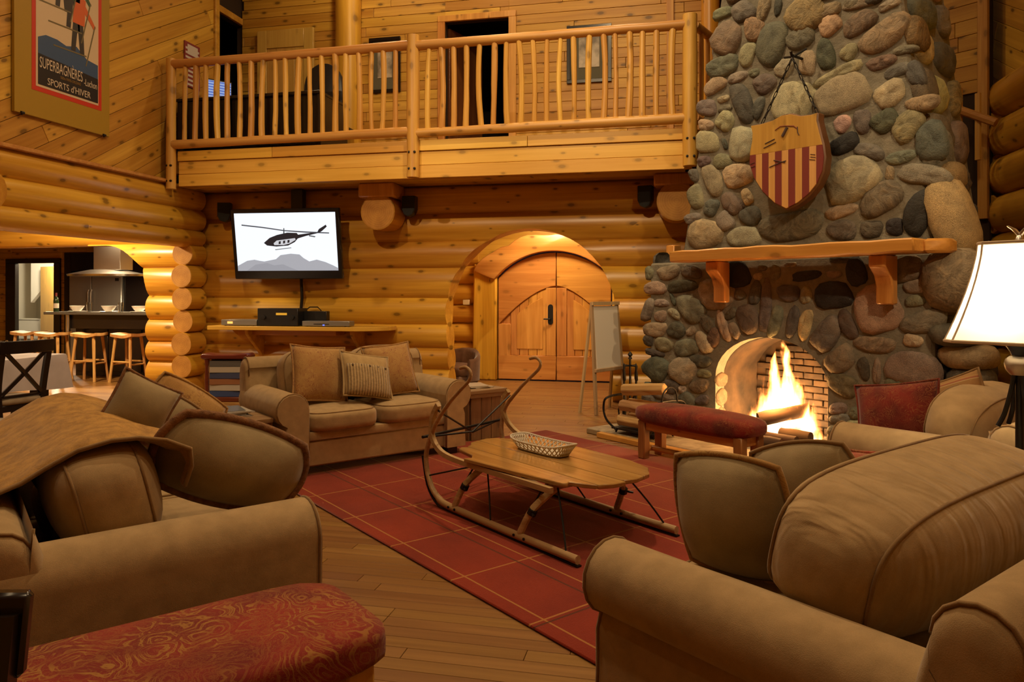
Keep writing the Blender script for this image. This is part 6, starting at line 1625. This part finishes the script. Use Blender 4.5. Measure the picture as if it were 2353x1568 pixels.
def split_log(loc, rz, rx, L, r, label, ry=0.0):
    pr = [(-r, -r * 0.7), (r * 0.2, -r * 0.9), (r * 0.95, -r * 0.3), (r * 0.7, r * 0.6), (-r * 0.2, r * 0.85), (-r * 0.9, r * 0.3)]
    m = MB(); rings = []
    for t in (0, 0.25, 0.5, 0.75, 1): rings.append([(L * (t - 0.5), y * rnd(.92, 1.08), z * rnd(.92, 1.08)) for y, z in pr])
    o = m.loft(rings).build('firewood_log', SPLIT, None, bevel=0.006, smooth=False); o.location = loc; o.rotation_euler = (rx, ry, rz)
    return tag(o, label, 'firewood', 'split logs in the firewood rack')
k = 0
lbls = ['thick split log at the bottom of the firewood rack on the bench side', 'thick split log at the bottom of the firewood rack on the chimney side', 'thick split log in the second layer of the firewood rack on the bench side', 'thick split log in the second layer of the firewood rack on the chimney side', 'split log lying under the topmost log of the firewood rack']
for zz, ys in ((0.118, (-0.078, 0.078)), (0.258, (-0.076, 0.076))):
    for y in ys:
        split_log(W(-4.72 + rnd(-.02, .02), 5.22 + y, zz + 0.067), -TH + R(rnd(-2, 2)), rnd(0, 3), 0.46 + rnd(-.03, .03), 0.053, lbls.pop(0))
split_log(W(-4.73, 5.22, 0.425 + 0.067), -TH + R(6), 0.6, 0.48, 0.055, 'pale tilted split log, topmost in the firewood rack', R(-6))
MB().box2((-1.78, -0.70, 0.0), (-1.505, 0.02, 0.054)).build('hearth_slab', HG.m, fp, bevel=0.008)
ft = empty('fire_tools', W(-5.16, 5.50, 0.057), -TH, label='black wrought iron fire tool stand left of the fireplace', cat='fire tools')
MB().lathe([(0.001, 0), (0.12, 0), (0.11, 0.02), (0.02, 0.03), (0.001, 0.03)], 16).build('base', IRON, ft)
MB().tube([(0, 0, 0.02), (0, 0, 0.66)], 0.011, 8).build('stem', IRON, ft)
MB().lathe([(0.001, 0.66), (0.022, 0.67), (0.012, 0.69), (0.026, 0.71), (0.012, 0.735), (0.001, 0.745)], 12).build('finial', IRON, ft)
MB().tube([(-0.09, 0, 0.60), (0.09, 0, 0.60)], 0.008, 6).tube([(0, -0.09, 0.60), (0, 0.09, 0.60)], 0.008, 6).build('hook_arms', IRON, ft)
for x, y, nm, w_ in ((-0.085, 0.0, 'poker', 0.014), (0.085, 0.0, 'shovel', 0.03), (0.0, -0.085, 'tongs', 0.018), (0.0, 0.085, 'brush', 0.035)):
    MB().tube([(x, y, 0.60), (x, y, 0.52), (x, y, 0.20)], 0.009, 8).lathe([(0.001, 0.44), (0.016, 0.46), (0.016, 0.52), (0.009, 0.56), (0.012, 0.60), (0.001, 0.62)], 10, Matrix.Translation((x, y, 0))).box((x, y, 0.12), (w_ * 2, 0.02, 0.2)).build(nm, IRON, ft)
MB().tube(smooth_path([(-0.14, 0, 0.03), (-0.16, 0, 0.14), (-0.11, 0, 0.20), (-0.05, 0, 0.16)], 5), 0.008, 6).build('scroll', IRON, ft)
# ================================================================ EASEL, entry chair, magazine stand
e0 = on_z(1370, 954, 0.0); e1_ = Vector((e0.x + 0.30, e0.y + 0.52, 0)); ev = e1_ - e0
es = empty('easel', e0, math.atan2(ev.y, ev.x), label='wooden easel with a blank white pad beside the arch', cat='easel')
EW = wood('easel_wood', (0.52, 0.37, 0.20), (0.40, 0.26, 0.13), axis=2, knots=0, rough=0.6)
ewd = ev.length
for x0, x1 in ((0.0, 0.05), (ewd, ewd - 0.05)):
    MB().tube([(x0, 0, 0), (x1, 0.10, 1.28)], 0.02, 4, flat=(1, 0.7)).build('front_leg', EW, es)
    MB().tube([(x0 - 0.02, 0.22, 0), (x1, 0.10, 1.26)], 0.017, 4, flat=(1, 0.7)).build('rear_leg', EW, es)
MB().tube([(0.03, 0.085, 1.27), (ewd - 0.03, 0.085, 1.27)], 0.02, 4).build('top_bar', EW, es)
MB().box2((0.0, 0.0, 0.48), (ewd, 0.05, 0.52)).build('ledge', EW, es, bevel=0.004)
o = MB().box2((0.06, -0.01, 0.0), (ewd - 0.06, 0.008, 0.72)).build('pad', plain('paper_pad', (0.72, 0.66, 0.56), 0.7), es, loc=(0, 0.035, 0.52)); o.rotation_euler = (R(-4.5), 0, 0)
ec = on_y(1068, 860, 10.35)
LEATH = fabric('brown_leather', (0.13, 0.06, 0.028), (0.09, 0.04, 0.018), rough=0.45, weave=90)
tc = empty('tub_chair', (ec.x - 0.14, 10.35, 0), R(-20), label='low brown leather tub chair in the entrance', cat='chair')
m = MB(); rings = []
for k in range(15):
    a = R(-20) + R(220) * k / 14; c_, s_ = math.cos(a), math.sin(a); hh = 0.44 + 0.13 * max(0, s_)
    rings.append([(0.30 * c_, 0.28 * s_, 0.12), (0.36 * c_, 0.34 * s_, 0.12), (0.37 * c_, 0.35 * s_, hh - 0.04), (0.345 * c_, 0.325 * s_, hh), (0.30 * c_, 0.28 * s_, hh - 0.03)])
m.loft(rings).build('back_shell', LEATH, tc, angle=60)
cushion_mesh(0.58, 0.56, 0.18, 4, (0, 0, .2)).build('seat', LEATH, tc, loc=(0, 0, 0.26), angle=180)
MB().box2((-0.27, -0.26, 0.08), (0.27, 0.25, 0.20)).build('base', LEATH, tc, bevel=0.03)
for sx in (-1, 1):
    for sy in (-1, 1): MB().lathe([(0.001, 0), (0.02, 0), (0.03, 0.1), (0.001, 0.1)], 8, Matrix.Translation((sx * .22, sy * .2, 0))).build('foot', BLACKW, tc)
REDT = wood('cherry_stand', (0.20, 0.045, 0.022), (0.11, 0.022, 0.012), axis=0, knots=0, rough=0.3, var=0.1)
ms = on_z(535, 936, 0.0); ms.y -= 0.1
stnd = empty('magazine_stand', ms, R(12), label='cherry wood magazine stand in the corner behind the two-seat sofa', cat='stand')
m = MB(); pr = [(-0.27, 0.60), (-0.30, 0.63), (-0.27, 0.67), (-0.10, 0.655), (0.10, 0.655), (0.27, 0.67), (0.30, 0.63), (0.27, 0.60)]
m.prism(pr, 0.22, Matrix.Translation((0, -0.11, 0))).build('top', REDT, stnd, bevel=0.012)
MB().box2((-0.26, -0.11, 0.09), (0.26, 0.11, 0.15)).build('bottom_shelf', REDT, stnd, bevel=0.01)
MB().box2((-0.24, 0.096, 0.152), (0.24, 0.109, 0.598)).build('back_panel', BLACKW, stnd, smooth=False)
for sx in (-1, 1):
    MB().lathe([(0.03, 0.15), (0.022, 0.2), (0.026, 0.35), (0.02, 0.5), (0.03, 0.60)], 12, Matrix.Translation((sx * 0.225, -0.07, 0))).build('turned_post', REDT, stnd)
    for y in (-0.07, 0.07): MB().lathe([(0.012, 0.0), (0.03, 0.03), (0.02, 0.06), (0.03, 0.09)], 10, Matrix.Translation((sx * 0.21, y, 0))).build('foot', REDT, stnd)
cols = [(0.05, 0.09, 0.26), (0.55, 0.52, 0.46), (0.35, 0.16, 0.08), (0.06, 0.08, 0.18), (0.5, 0.47, 0.4), (0.12, 0.12, 0.12)]
for k in range(6):
    h_ = 0.055; z = 0.152 + k * 0.072
    t = empty('book', ms + Vector((0, 0, z)), R(12 + rnd(-3, 3)), label=['blue spined', 'white spined', 'tan spined', 'dark blue spined', 'cream spined', 'black spined'][k] + ' album in the pile on the cherry stand', cat='book', group='albums on the cherry stand')
    MB().box2((-0.18, -0.085, 0.004), (0.18, 0.07, h_ + .012)).build('pages', PAPER, t, smooth=False)
    MB().box2((-0.185, -0.092, 0.0), (0.185, -0.085, h_ + .016)).box2((-0.185, -0.092, 0.0), (0.185, 0.072, 0.004)).box2((-0.185, -0.092, h_ + .012), (0.185, 0.072, h_ + .016)).build('cover', plain('album_cover', cols[k], 0.5), t, smooth=False)

# ================================================================ DINING ROOM AND KITCHEN
ceil_d = MB().box2((-14.5, 1.0, 2.86), (-6.72, 9.66, 2.95)).build('ceiling_dining', PLANKM, smooth=False); tag(ceil_d, 'boarded ceiling of the dining room', kind='structure')
wd_ = MB().box2((-12.1, 1.0, 0), (-12.0, 9.6, 2.86)).box2((-12.0, 1.0, 0), (-6.7, 1.1, 2.86)).build('wall_dining_side', PLANKM, smooth=False); tag(wd_, 'pine walls of the dining room', kind='structure')
YK = 13.2
ceil_k = MB().box2((-14.5, 9.66, 2.52), (-3.8, 16.5, 2.6)).build('ceiling_kitchen', PLANKM, smooth=False); tag(ceil_k, 'yellow pine kitchen ceiling', kind='structure')
wk = empty('wall_kitchen', (0, YK, 0), kind='structure'); wk['label'] = 'pine boarded kitchen wall'
a_, b_ = on_y(40, 617, YK).x, on_y(128, 617, YK).x; ztop_ = 2.02
MB().box2((-14.5, 0.0, 0), (a_ - 0.1, 0.1, 2.6)).box2((b_ + 0.1, 0.0, 0), (-3.8, 0.1, 2.6)).box2((a_ - 0.1, 0.0, ztop_ + 0.1), (b_ + 0.1, 0.1, 2.6)).build('backing', DARKGAP, wk, smooth=False)
boards(wk, (0, 0, 0), (1, 0, 0), (-14.4, -12.0, 0.0, 2.52), 0.0, 0.15, PLANKM, holes=((a_ - 0.12, b_ + 0.12, -0.1, ztop_ + 0.1),))
boards(wk, (0, 0, 0), (1, 0, 0), (-12.0, -8.0, 0.0, 2.52), 0.0, 0.3, PLANKM)
for x0, x1, z0, z1 in ((a_ - 0.25, a_, 0, ztop_), (b_, b_ + 0.16, 0, ztop_), (a_ - 0.25, b_ + 0.16, ztop_, ztop_ + 0.1)):
    MB().box2((x0, -0.06, z0), (x1, 0.04, z1)).build('door_casing', BLACKW, wk, bevel=0.005)
MB().box2((-14.5, 9.7 - YK, 0), (-14.4, 0, 2.6)).build('side_wall', PLANKM, wk, smooth=False)
MB().box2((-3.9, 9.8 - YK, 0), (-3.8, 0, 2.6)).build('side_wall', PLANKM, wk, smooth=False)
# lit hall beyond the kitchen door
CREAMP = plain('cream_plaster', (0.62, 0.58, 0.48), 0.8)
wh = MB().box2((-16.0, 15.9, 0), (-11.0, 16.0, 2.6)).box2((-16.1, 13.3, 0), (-16.0, 16, 2.6)).box2((-11.5, 13.3, 0), (-11.4, 16, 2.6)).box2((-16, 13.3, 2.5), (-11.4, 16.0, 2.51)).build('wall_hallway', CREAMP, smooth=False); tag(wh, 'bright cream hallway beyond the kitchen door', kind='structure')
dh = empty('door_5', (on_y(93, 700, 14.6).x, 14.6, 0), R(-25), kind='structure'); dh['label'] = 'yellow pine door standing open in the hallway'
MB().box2((0, 0, 0), (0.8, 0.05, 2.0)).build('door_leaf', wood('yellow_door', (0.72, 0.46, 0.10), (0.60, 0.34, 0.06), axis=2, knots=0.2), dh, bevel=0.005)
st_ = MB().prism([(0, 1.15), (1.3, 2.5), (0, 2.5)], 0.1).build('stair_soffit', plain('white_plaster', (0.75, 0.72, 0.64), 0.8), wh, loc=(on_y(46, 690, 14.5).x - 0.1, 14.9, 0.0), smooth=False)
hv_ = MB().box2((-0.35, -0.1, 0.25), (0.35, 0.1, 0.75)).box2((-0.33, -0.12, 0.72), (0.33, -0.1, 0.76)).build('radiator', plain('radiator_white', (0.6, 0.57, 0.5), 0.5), None, loc=(on_y(72, 745, 15.2).x, 15.2, 0), bevel=0.01); tag(hv_, 'white radiator in the hallway beyond the kitchen', 'radiator')
for sx in (-0.3, 0.3): MB().box2((sx - .02, -.02, 0), (sx + .02, .02, 0.26)).build('foot', WHITEM, hv_, smooth=False)
lamp('hallway_light', 'POINT', (-13.6, 13.75, 2.2), P_HALLWAY, (1.0, 0.85, 0.6), 0.1)
# tall black cabinet wall, fridge, hood
cbx0, cbx1 = on_y(148, 600, YK - 0.65).x, on_y(345, 600, YK - 0.65).x
cbn = empty('tall_cabinet', (cbx0, YK - 0.66, 0), label='tall black kitchen cabinets around the fridge', cat='cabinet')
CW = cbx1 - cbx0
fx0, fx1 = on_y(160, 650, YK - 0.7).x - cbx0, on_y(281, 650, YK - 0.7).x - cbx0
for x0, x1, z0, z1 in ((0.0, fx0 - 0.01, 0, 2.2), (fx1 + 0.01, CW, 0, 2.2), (fx0 - 0.01, fx1 + 0.01, 1.82, 2.2)):
    MB().box2((x0, 0, z0), (x1, 0.6, z1)).build('carcass', BLACKW, cbn, bevel=0.004)
for k in range(2):
    x0 = fx0 + k * (fx1 - fx0) / 2; MB().box2((x0 + .01, -0.02, 1.84), (x0 + (fx1 - fx0) / 2 - .01, 0.0, 2.18)).build('door', BLACKW, cbn, bevel=0.004)
fr = empty('refrigerator', (cbx0 + fx0, YK - 0.72, 0), label='two-door stainless steel refrigerator in the kitchen', cat='refrigerator')
fw = fx1 - fx0
FSTEEL = plain('fridge_steel', (0.42, 0.41, 0.39), 0.34, 0.75)
MB().box2((0, 0.06, 0.0), (fw, 0.68, 1.78)).build('body', BLACKM, fr, bevel=0.005)
for x0, x1, hx in ((0.005, fw * .425, fw * .40), (fw * .435, fw - .005, fw * .46)):
    d = MB().box2((x0, 0, 0.05), (x1, 0.06, 1.76)).build('door', FSTEEL, fr, bevel=0.01)
    MB().tube([(hx, -0.03, 0.6), (hx, -0.05, 0.65), (hx, -0.05, 1.4), (hx, -0.03, 1.45)], 0.012, 8).build('handle', STEEL, d)
MB().box2((fw * .88, -0.004, 1.62), (fw * .95, 0.0, 1.68)).build('badge', BLACKM, fr, smooth=False)
hY = 11.6
h0, h1 = on_y(170, 628, hY), on_y(322, 628, hY); hc = (h0.x + h1.x) / 2
hood = empty('range_hood', (hc, hY, on_y(245, 635, hY).z), label='stainless steel chimney hood over the kitchen island', cat='range hood')
hw = (h1.x - h0.x) / 2
m = MB(); rings = []
for z, k in ((0.0, 1.0), (0.035, 1.02), (0.06, 0.85), (0.12, 0.42)): rings.append([(hw * k * math.copysign(abs(math.cos(t)) ** 0.7, math.cos(t)), 0.38 * k * math.copysign(abs(math.sin(t)) ** 0.7, math.sin(t)), z) for t in [2 * math.pi * i / 28 for i in range(28)]])
m.loft(rings).build('canopy', STEEL, hood)
cl, cr = on_y(230, 590, hY).x - hc, on_y(291, 590, hY).x - hc
MB().box2((cl, -0.16, 0.11), (cr, 0.16, 2.515 - hood.location.z)).build('flue', STEEL, hood, bevel=0.006)
lamp('hood_light', 'AREA', (hc, hY, hood.location.z - 0.02), P_KIT * 0.15, WARM2, 0.25)
# bar counter
bY = 10.32
B0, B1 = on_y(105, 720, bY).x, -7.2
bar = empty('bar_counter', (B0, bY, 0), label='black kitchen bar counter with a grey stone top', cat='counter')
BL = B1 - B0
MB().box2((0, -0.05, 1.03), (BL, 0.45, 1.075)).build('worktop', plain('grey_stone_top', (0.10, 0.095, 0.085), 0.2), bar, bevel=0.006)
MB().box2((0.38, 0.22, 0.0), (BL, 0.75, 1.03)).build('body', BLACKW, bar, bevel=0.005)
for k in range(4): MB().box2((0.40 + k * (BL - .42) / 4, 0.20, 0.08), (0.40 + (k + 1) * (BL - .42) / 4 - .02, 0.22, 0.78)).build('front_panel', BLACKW, bar, bevel=0.004)
MB().box2((0.38, 0.05, 0.80), (BL, 0.22, 1.03)).build('apron', BLACKW, bar, bevel=0.005)
MB().tube([(0.42, 0.02, 0.0), (0.42, 0.02, 1.03)], 0.035, 12).build('steel_leg', STEEL, bar)
def bowl(px, label):
    c = on_y(px, 716, bY + 0.1); t = empty('bowl', (c.x, bY + 0.1, 1.075), label=label, cat='bowl', group='white bowls on the kitchen bar')
    MB().lathe([(0.001, 0.0), (0.05, 0.0), (0.05, 0.012), (0.085, 0.05), (0.115, 0.10), (0.108, 0.10), (0.078, 0.055), (0.04, 0.02), (0.001, 0.018)], 20).build('bowl_body', WHITEM, t)
    MB().lathe([(0.001, 0.0), (0.12, 0.0), (0.14, 0.012), (0.12, 0.006), (0.001, 0.004)], 20).build('saucer', WHITEM, t, loc=(0, 0, -0.0))
bowl(177, 'white bowl on the bar beside the wine bottle end'); bowl(250, 'white bowl in the middle of the bar'); bowl(320, 'white bowl on the bar by the log wall')
def glass(loc, label, group, s=1.0):
    o = MB().lathe([(0.001, 0.0), (0.03 * s, 0.0), (0.038 * s, 0.14 * s), (0.036 * s, 0.14 * s), (0.028 * s, 0.008), (0.001, 0.008)], 16).build('glass', GLASS, None, loc=loc); return tag(o, label, 'glass', group)
for px, lb in ((205, 'clear glass on the bar between two bowls'), (277, 'clear glass on the bar near the log wall')):
    c = on_y(px, 716, bY + 0.12); glass((c.x, bY + 0.12, 1.075), lb, 'glasses on the bar', 1.15)
c = on_y(129, 712, bY + 0.12); wb = empty('wine_bottle', (c.x, bY + 0.12, 1.075), label='dark green wine bottle on the end of the bar', cat='bottle')
MB().lathe([(0.001, 0), (0.038, 0), (0.04, 0.01), (0.04, 0.19), (0.03, 0.225), (0.015, 0.25), (0.0145, 0.31), (0.001, 0.312)], 18).build('bottle_glass', plain('bottle_green', (0.012, 0.03, 0.012), 0.1), wb)
MB().lathe([(0.0405, 0.06), (0.0408, 0.06), (0.0408, 0.14), (0.0405, 0.14)], 18).build('paper_label', plain('wine_label', (0.55, 0.48, 0.4), 0.6), wb)
MB().lathe([(0.0152, 0.26), (0.0158, 0.26), (0.0158, 0.315), (0.001, 0.316)], 14).build('foil', plain('red_foil', (0.15, 0.02, 0.02), 0.4), wb)
# bar stools of peeled logs
STOOLW = wood('stool_pine', (0.62, 0.36, 0.13), (0.42, 0.21, 0.06), axis=2, knots=0.4, rough=0.45, var=0.12)
def make_stool():
    t = empty('bar_stool', (0, 0, 0), 0, label='x', cat='stool', group='log bar stools')
    m = MB(); nx, ny = 10, 6; vs = []
    for s in (0, 1):
        for i in range(nx + 1):
            for j in range(ny + 1):
                u, v = -1 + 2 * i / nx, -1 + 2 * j / ny
                z = 0.735 + 0.028 * u * u - (0.0 if s else 0.045)
                vs.append((0.23 * u * (1 - 0.05 * v * v), 0.16 * v * (1 - 0.1 * u * u), z + 0.004 * math.sin(5 * u + 3 * v)))
    fs = []; q = (nx + 1) * (ny + 1)
    for i in range(nx):
        for j in range(ny):
            a = i * (ny + 1) + j; f = (a, a + ny + 1, a + ny + 2, a + 1); fs.append(tuple(q + k for k in f)); fs.append(tuple(reversed(f)))
    bd = [i * (ny + 1) for i in range(nx + 1)] + [nx * (ny + 1) + j for j in range(1, ny + 1)] + [i * (ny + 1) + ny for i in range(nx - 1, -1, -1)] + [j for j in range(ny - 1, 0, -1)]
    for a, b in zip(bd, bd[1:] + bd[:1]): fs.append((a, b, q + b, q + a))
    m.v, m.f = vs, fs; m.build('seat', STOOLW, t, angle=50)
    for sx in (-1, 1):
        for sy in (-1, 1):
            p0, p1 = Vector((sx * 0.15, sy * 0.10, 0.71)), Vector((sx * 0.21, sy * 0.16, 0.0))
            MB().tube([p0 + (p1 - p0) * (i / 5) for i in range(6)], [0.022 * rnd(.9, 1.12) for _ in range(6)], 9).build('leg', STOOLW, t)
    for sx in (-1, 1): MB().tube([(sx * 0.185, -0.135, 0.28), (sx * 0.185, 0.135, 0.28)], 0.015, 8).build('rung', STOOLW, t)
    for sy in (-1, 1): MB().tube([(-0.18, sy * 0.13, 0.32), (0.18, sy * 0.13, 0.32)], 0.015, 8).build('rung', STOOLW, t)
    return t
s0 = make_stool()
sl = [(205, 9.95, 'log bar stool in the middle of the bar'), (295, 9.95, 'log bar stool next to the log wall stub'), (122, 9.98, 'log bar stool in front of the steel bar leg'), (66, 10.15, 'log bar stool beyond the end of the bar')]
for k, (px, Y, lb) in enumerate(sl):
    o = s0 if k == 0 else copy_tree(s0)
    c = on_y(px, 800, Y); o.location = (c.x, Y, 0); o.rotation_euler.z = R(rnd(-14, 14)); o['label'] = lb
lamp('kitchen_light', 'AREA', (-9.8, 11.4, 2.48), P_KIT, WARM2, 0.4)
lamp('kitchen_light', 'AREA', (-7.6, 11.2, 2.48), P_KIT * 0.7, WARM2, 0.4)
for x, y in ((-9.8, 11.4), (-7.6, 11.2)): MB().lathe([(0.001, 0), (0.22, 0), (0.23, -0.02), (0.001, -0.022)], 20).build('downlight', emit('kitchen_diffuser', (1, 0.8, 0.5), 2.0), ceil_k, loc=(x, y, 2.519))
lamp('dining_light', 'AREA', (-8.3, 8.2, 2.80), P_DIN * 2.0, WARM2, 0.3)
lamp('dining_light', 'AREA', (-8.6, 5.2, 2.80), P_DIN, WARM2, 0.4)
for y in (8.2, 5.2): MB().lathe([(0.001, 0), (0.22, 0), (0.23, -0.02), (0.001, -0.022)], 20).build('downlight', emit('dining_diffuser', (1, 0.8, 0.5), 2.0), ceil_d, loc=(-8.3 if y > 8 else -8.6, y, 2.859))
# dining table with cloth
tc0 = on_z(155, 816, 0.765)
dt = empty('dining_table', (-6.50, 5.36, 0), R(93), label='dark dining table under a white cloth', cat='table')
MB().box2((-1.0, -0.45, 0.72), (1.0, 0.45, 0.76)).build('table_top', BLACKW, dt, bevel=0.005)
for sx in (-1, 1):
    for sy in (-1, 1): MB().box2((sx * .82 - .06, sy * .34 - .06, 0), (sx * .82 + .06, sy * .34 + .06, 0.72)).build('leg', BLACKW, dt, bevel=0.006)
m = MB(); rings = []; n = 72
def sq(t, hx, hy, p=40): c_, s_ = math.cos(t), math.sin(t); r_ = 1 / (abs(c_) ** p + abs(s_) ** p) ** (1 / p); return hx * r_ * c_, hy * r_ * s_
for z, g_, wv in ((0.768, 0.0, 0), (0.770, 1.0, 0.0), (0.755, 1.012, 0.0), (0.68, 1.018, 0.006), (0.58, 1.03, 0.014), (0.47, 1.045, 0.024)):
    rings.append([(*[v * (g_ if g_ else 0.01) * (1 + wv * 0.9 * math.sin(14 * t)) for v in sq(t, 1.03, 0.48)], z - (0.05 * abs(math.sin(2 * t)) ** 6 if z < 0.5 else 0)) for t in [2 * math.pi * i / n for i in range(n)]])
m.loft(rings, caps=False)
CLOTH = fabric('white_linen', (0.60, 0.55, 0.56), (0.50, 0.46, 0.47), scale=5, sheen=0.1)
tcl = m.build('tablecloth', CLOTH, None, angle=60); tcl.matrix_world = dt.matrix_basis.copy(); tag(tcl, 'white linen cloth hanging over the dining table', 'tablecloth')
npk = MB().lathe([(0.001, 0.0), (0.06, 0.0), (0.05, 0.06), (0.03, 0.12), (0.008, 0.15), (0.001, 0.151)], 10).build('napkin', CLOTH, None, loc=(-6.3, 5.80, 0.771)); tag(npk, 'folded white napkin on the dining table', 'napkin')
glass((-6.45, 6.02, 0.771), 'clear wine glass on the dining table', None, 1.1)
# black cross-back chairs
def make_chair(label, seat_mat):
    t = empty('dining_chair', (0, 0, 0), 0, label=label, cat='chair', group='black cross-back chairs')
    cushion_mesh(0.44, 0.43, 0.07, 5, (0, 0, .3), (8, 8, 4)).build('seat', seat_mat, t, loc=(0, 0.0, 0.455), angle=180)
    MB().box2((-0.21, -0.20, 0.37), (0.21, 0.20, 0.43)).build('seat_frame', BLACKW, t, bevel=0.006)
    for sx in (-1, 1):
        MB().tube([(sx * 0.19, 0.18, 0), (sx * 0.19, 0.18, 0.40)], 0.021, 4).build('front_leg', BLACKW, t)
        MB().tube(smooth_path([(sx * 0.19, -0.24, 0), (sx * 0.19, -0.19, 0.40), (sx * 0.20, -0.20, 0.62), (sx * 0.205, -0.27, 0.96)], 4), 0.021, 4, flat=(1.1, 0.8)).build('back_post', BLACKW, t)
        pts = [(sx * 0.17, -0.20, 0.52), (sx * 0.0, -0.238, 0.70), (-sx * 0.17, -0.258, 0.88)]
        MB().tube(smooth_path(pts, 5), 0.016, 4, flat=(1.0, 0.6)).build('cross_slat', BLACKW, t)
        MB().tube([(sx * 0.19, -0.21, 0.2), (sx * 0.19, 0.18, 0.2)], 0.012, 6).build('stretcher', BLACKW, t)
    m = MB(); rings = []
    for i in range(9):
        u = -1 + 2 * i / 8; y = -0.27 - 0.03 * (1 - u * u)
        rings.append([(0.235 * u, y - 0.012, 0.875), (0.235 * u, y + 0.012, 0.875), (0.24 * u, y - 0.002, 0.985), (0.24 * u, y - 0.026, 0.985)])
    m.loft(rings).build('top_rail', BLACKW, t, bevel=0.006)
    MB().tube([(-0.19, -0.195, 0.50), (0.19, -0.195, 0.50)], 0.014, 6).build('lower_rail', BLACKW, t)
    return t
SEATF = fabric('pale_seat', (0.34, 0.27, 0.18), (0.26, 0.2, 0.13))
ch0 = make_chair('black cross-back chair pulled up to the white tablecloth', SEATF)
c = on_z(64, 782, 0.985); rz_ = R(80); off = Matrix.Rotation(rz_, 3, 'Z') @ Vector((0, -0.28, 0))
ch0.location = (c.x - off.x, c.y - off.y, 0); ch0.rotation_euler.z = rz_
ch1 = copy_tree(ch0); ch1['label'] = 'black chair on the far side of the dining table'; ch1.location = (-7.38, 6.05, 0); ch1.rotation_euler.z = R(-92)
ch2 = copy_tree(ch0); ch2['label'] = 'black wooden chair back beside the paisley bench'
rz2 = R(205); c = on_z(76, 1358, 0.985); off = Matrix.Rotation(rz2, 3, 'Z') @ Vector((-0.24, -0.285, 0)); ch2.location = (c.x - off.x, c.y - off.y, 0); ch2.rotation_euler.z = rz2
ch3 = copy_tree(ch0); ch3['label'] = 'black chair with a pale seat at the picture-side end of the dining table'; c = on_z(20, 972, 0.49); ch3.location = (c.x - 0.12, c.y, 0); ch3.rotation_euler.z = R(-80)
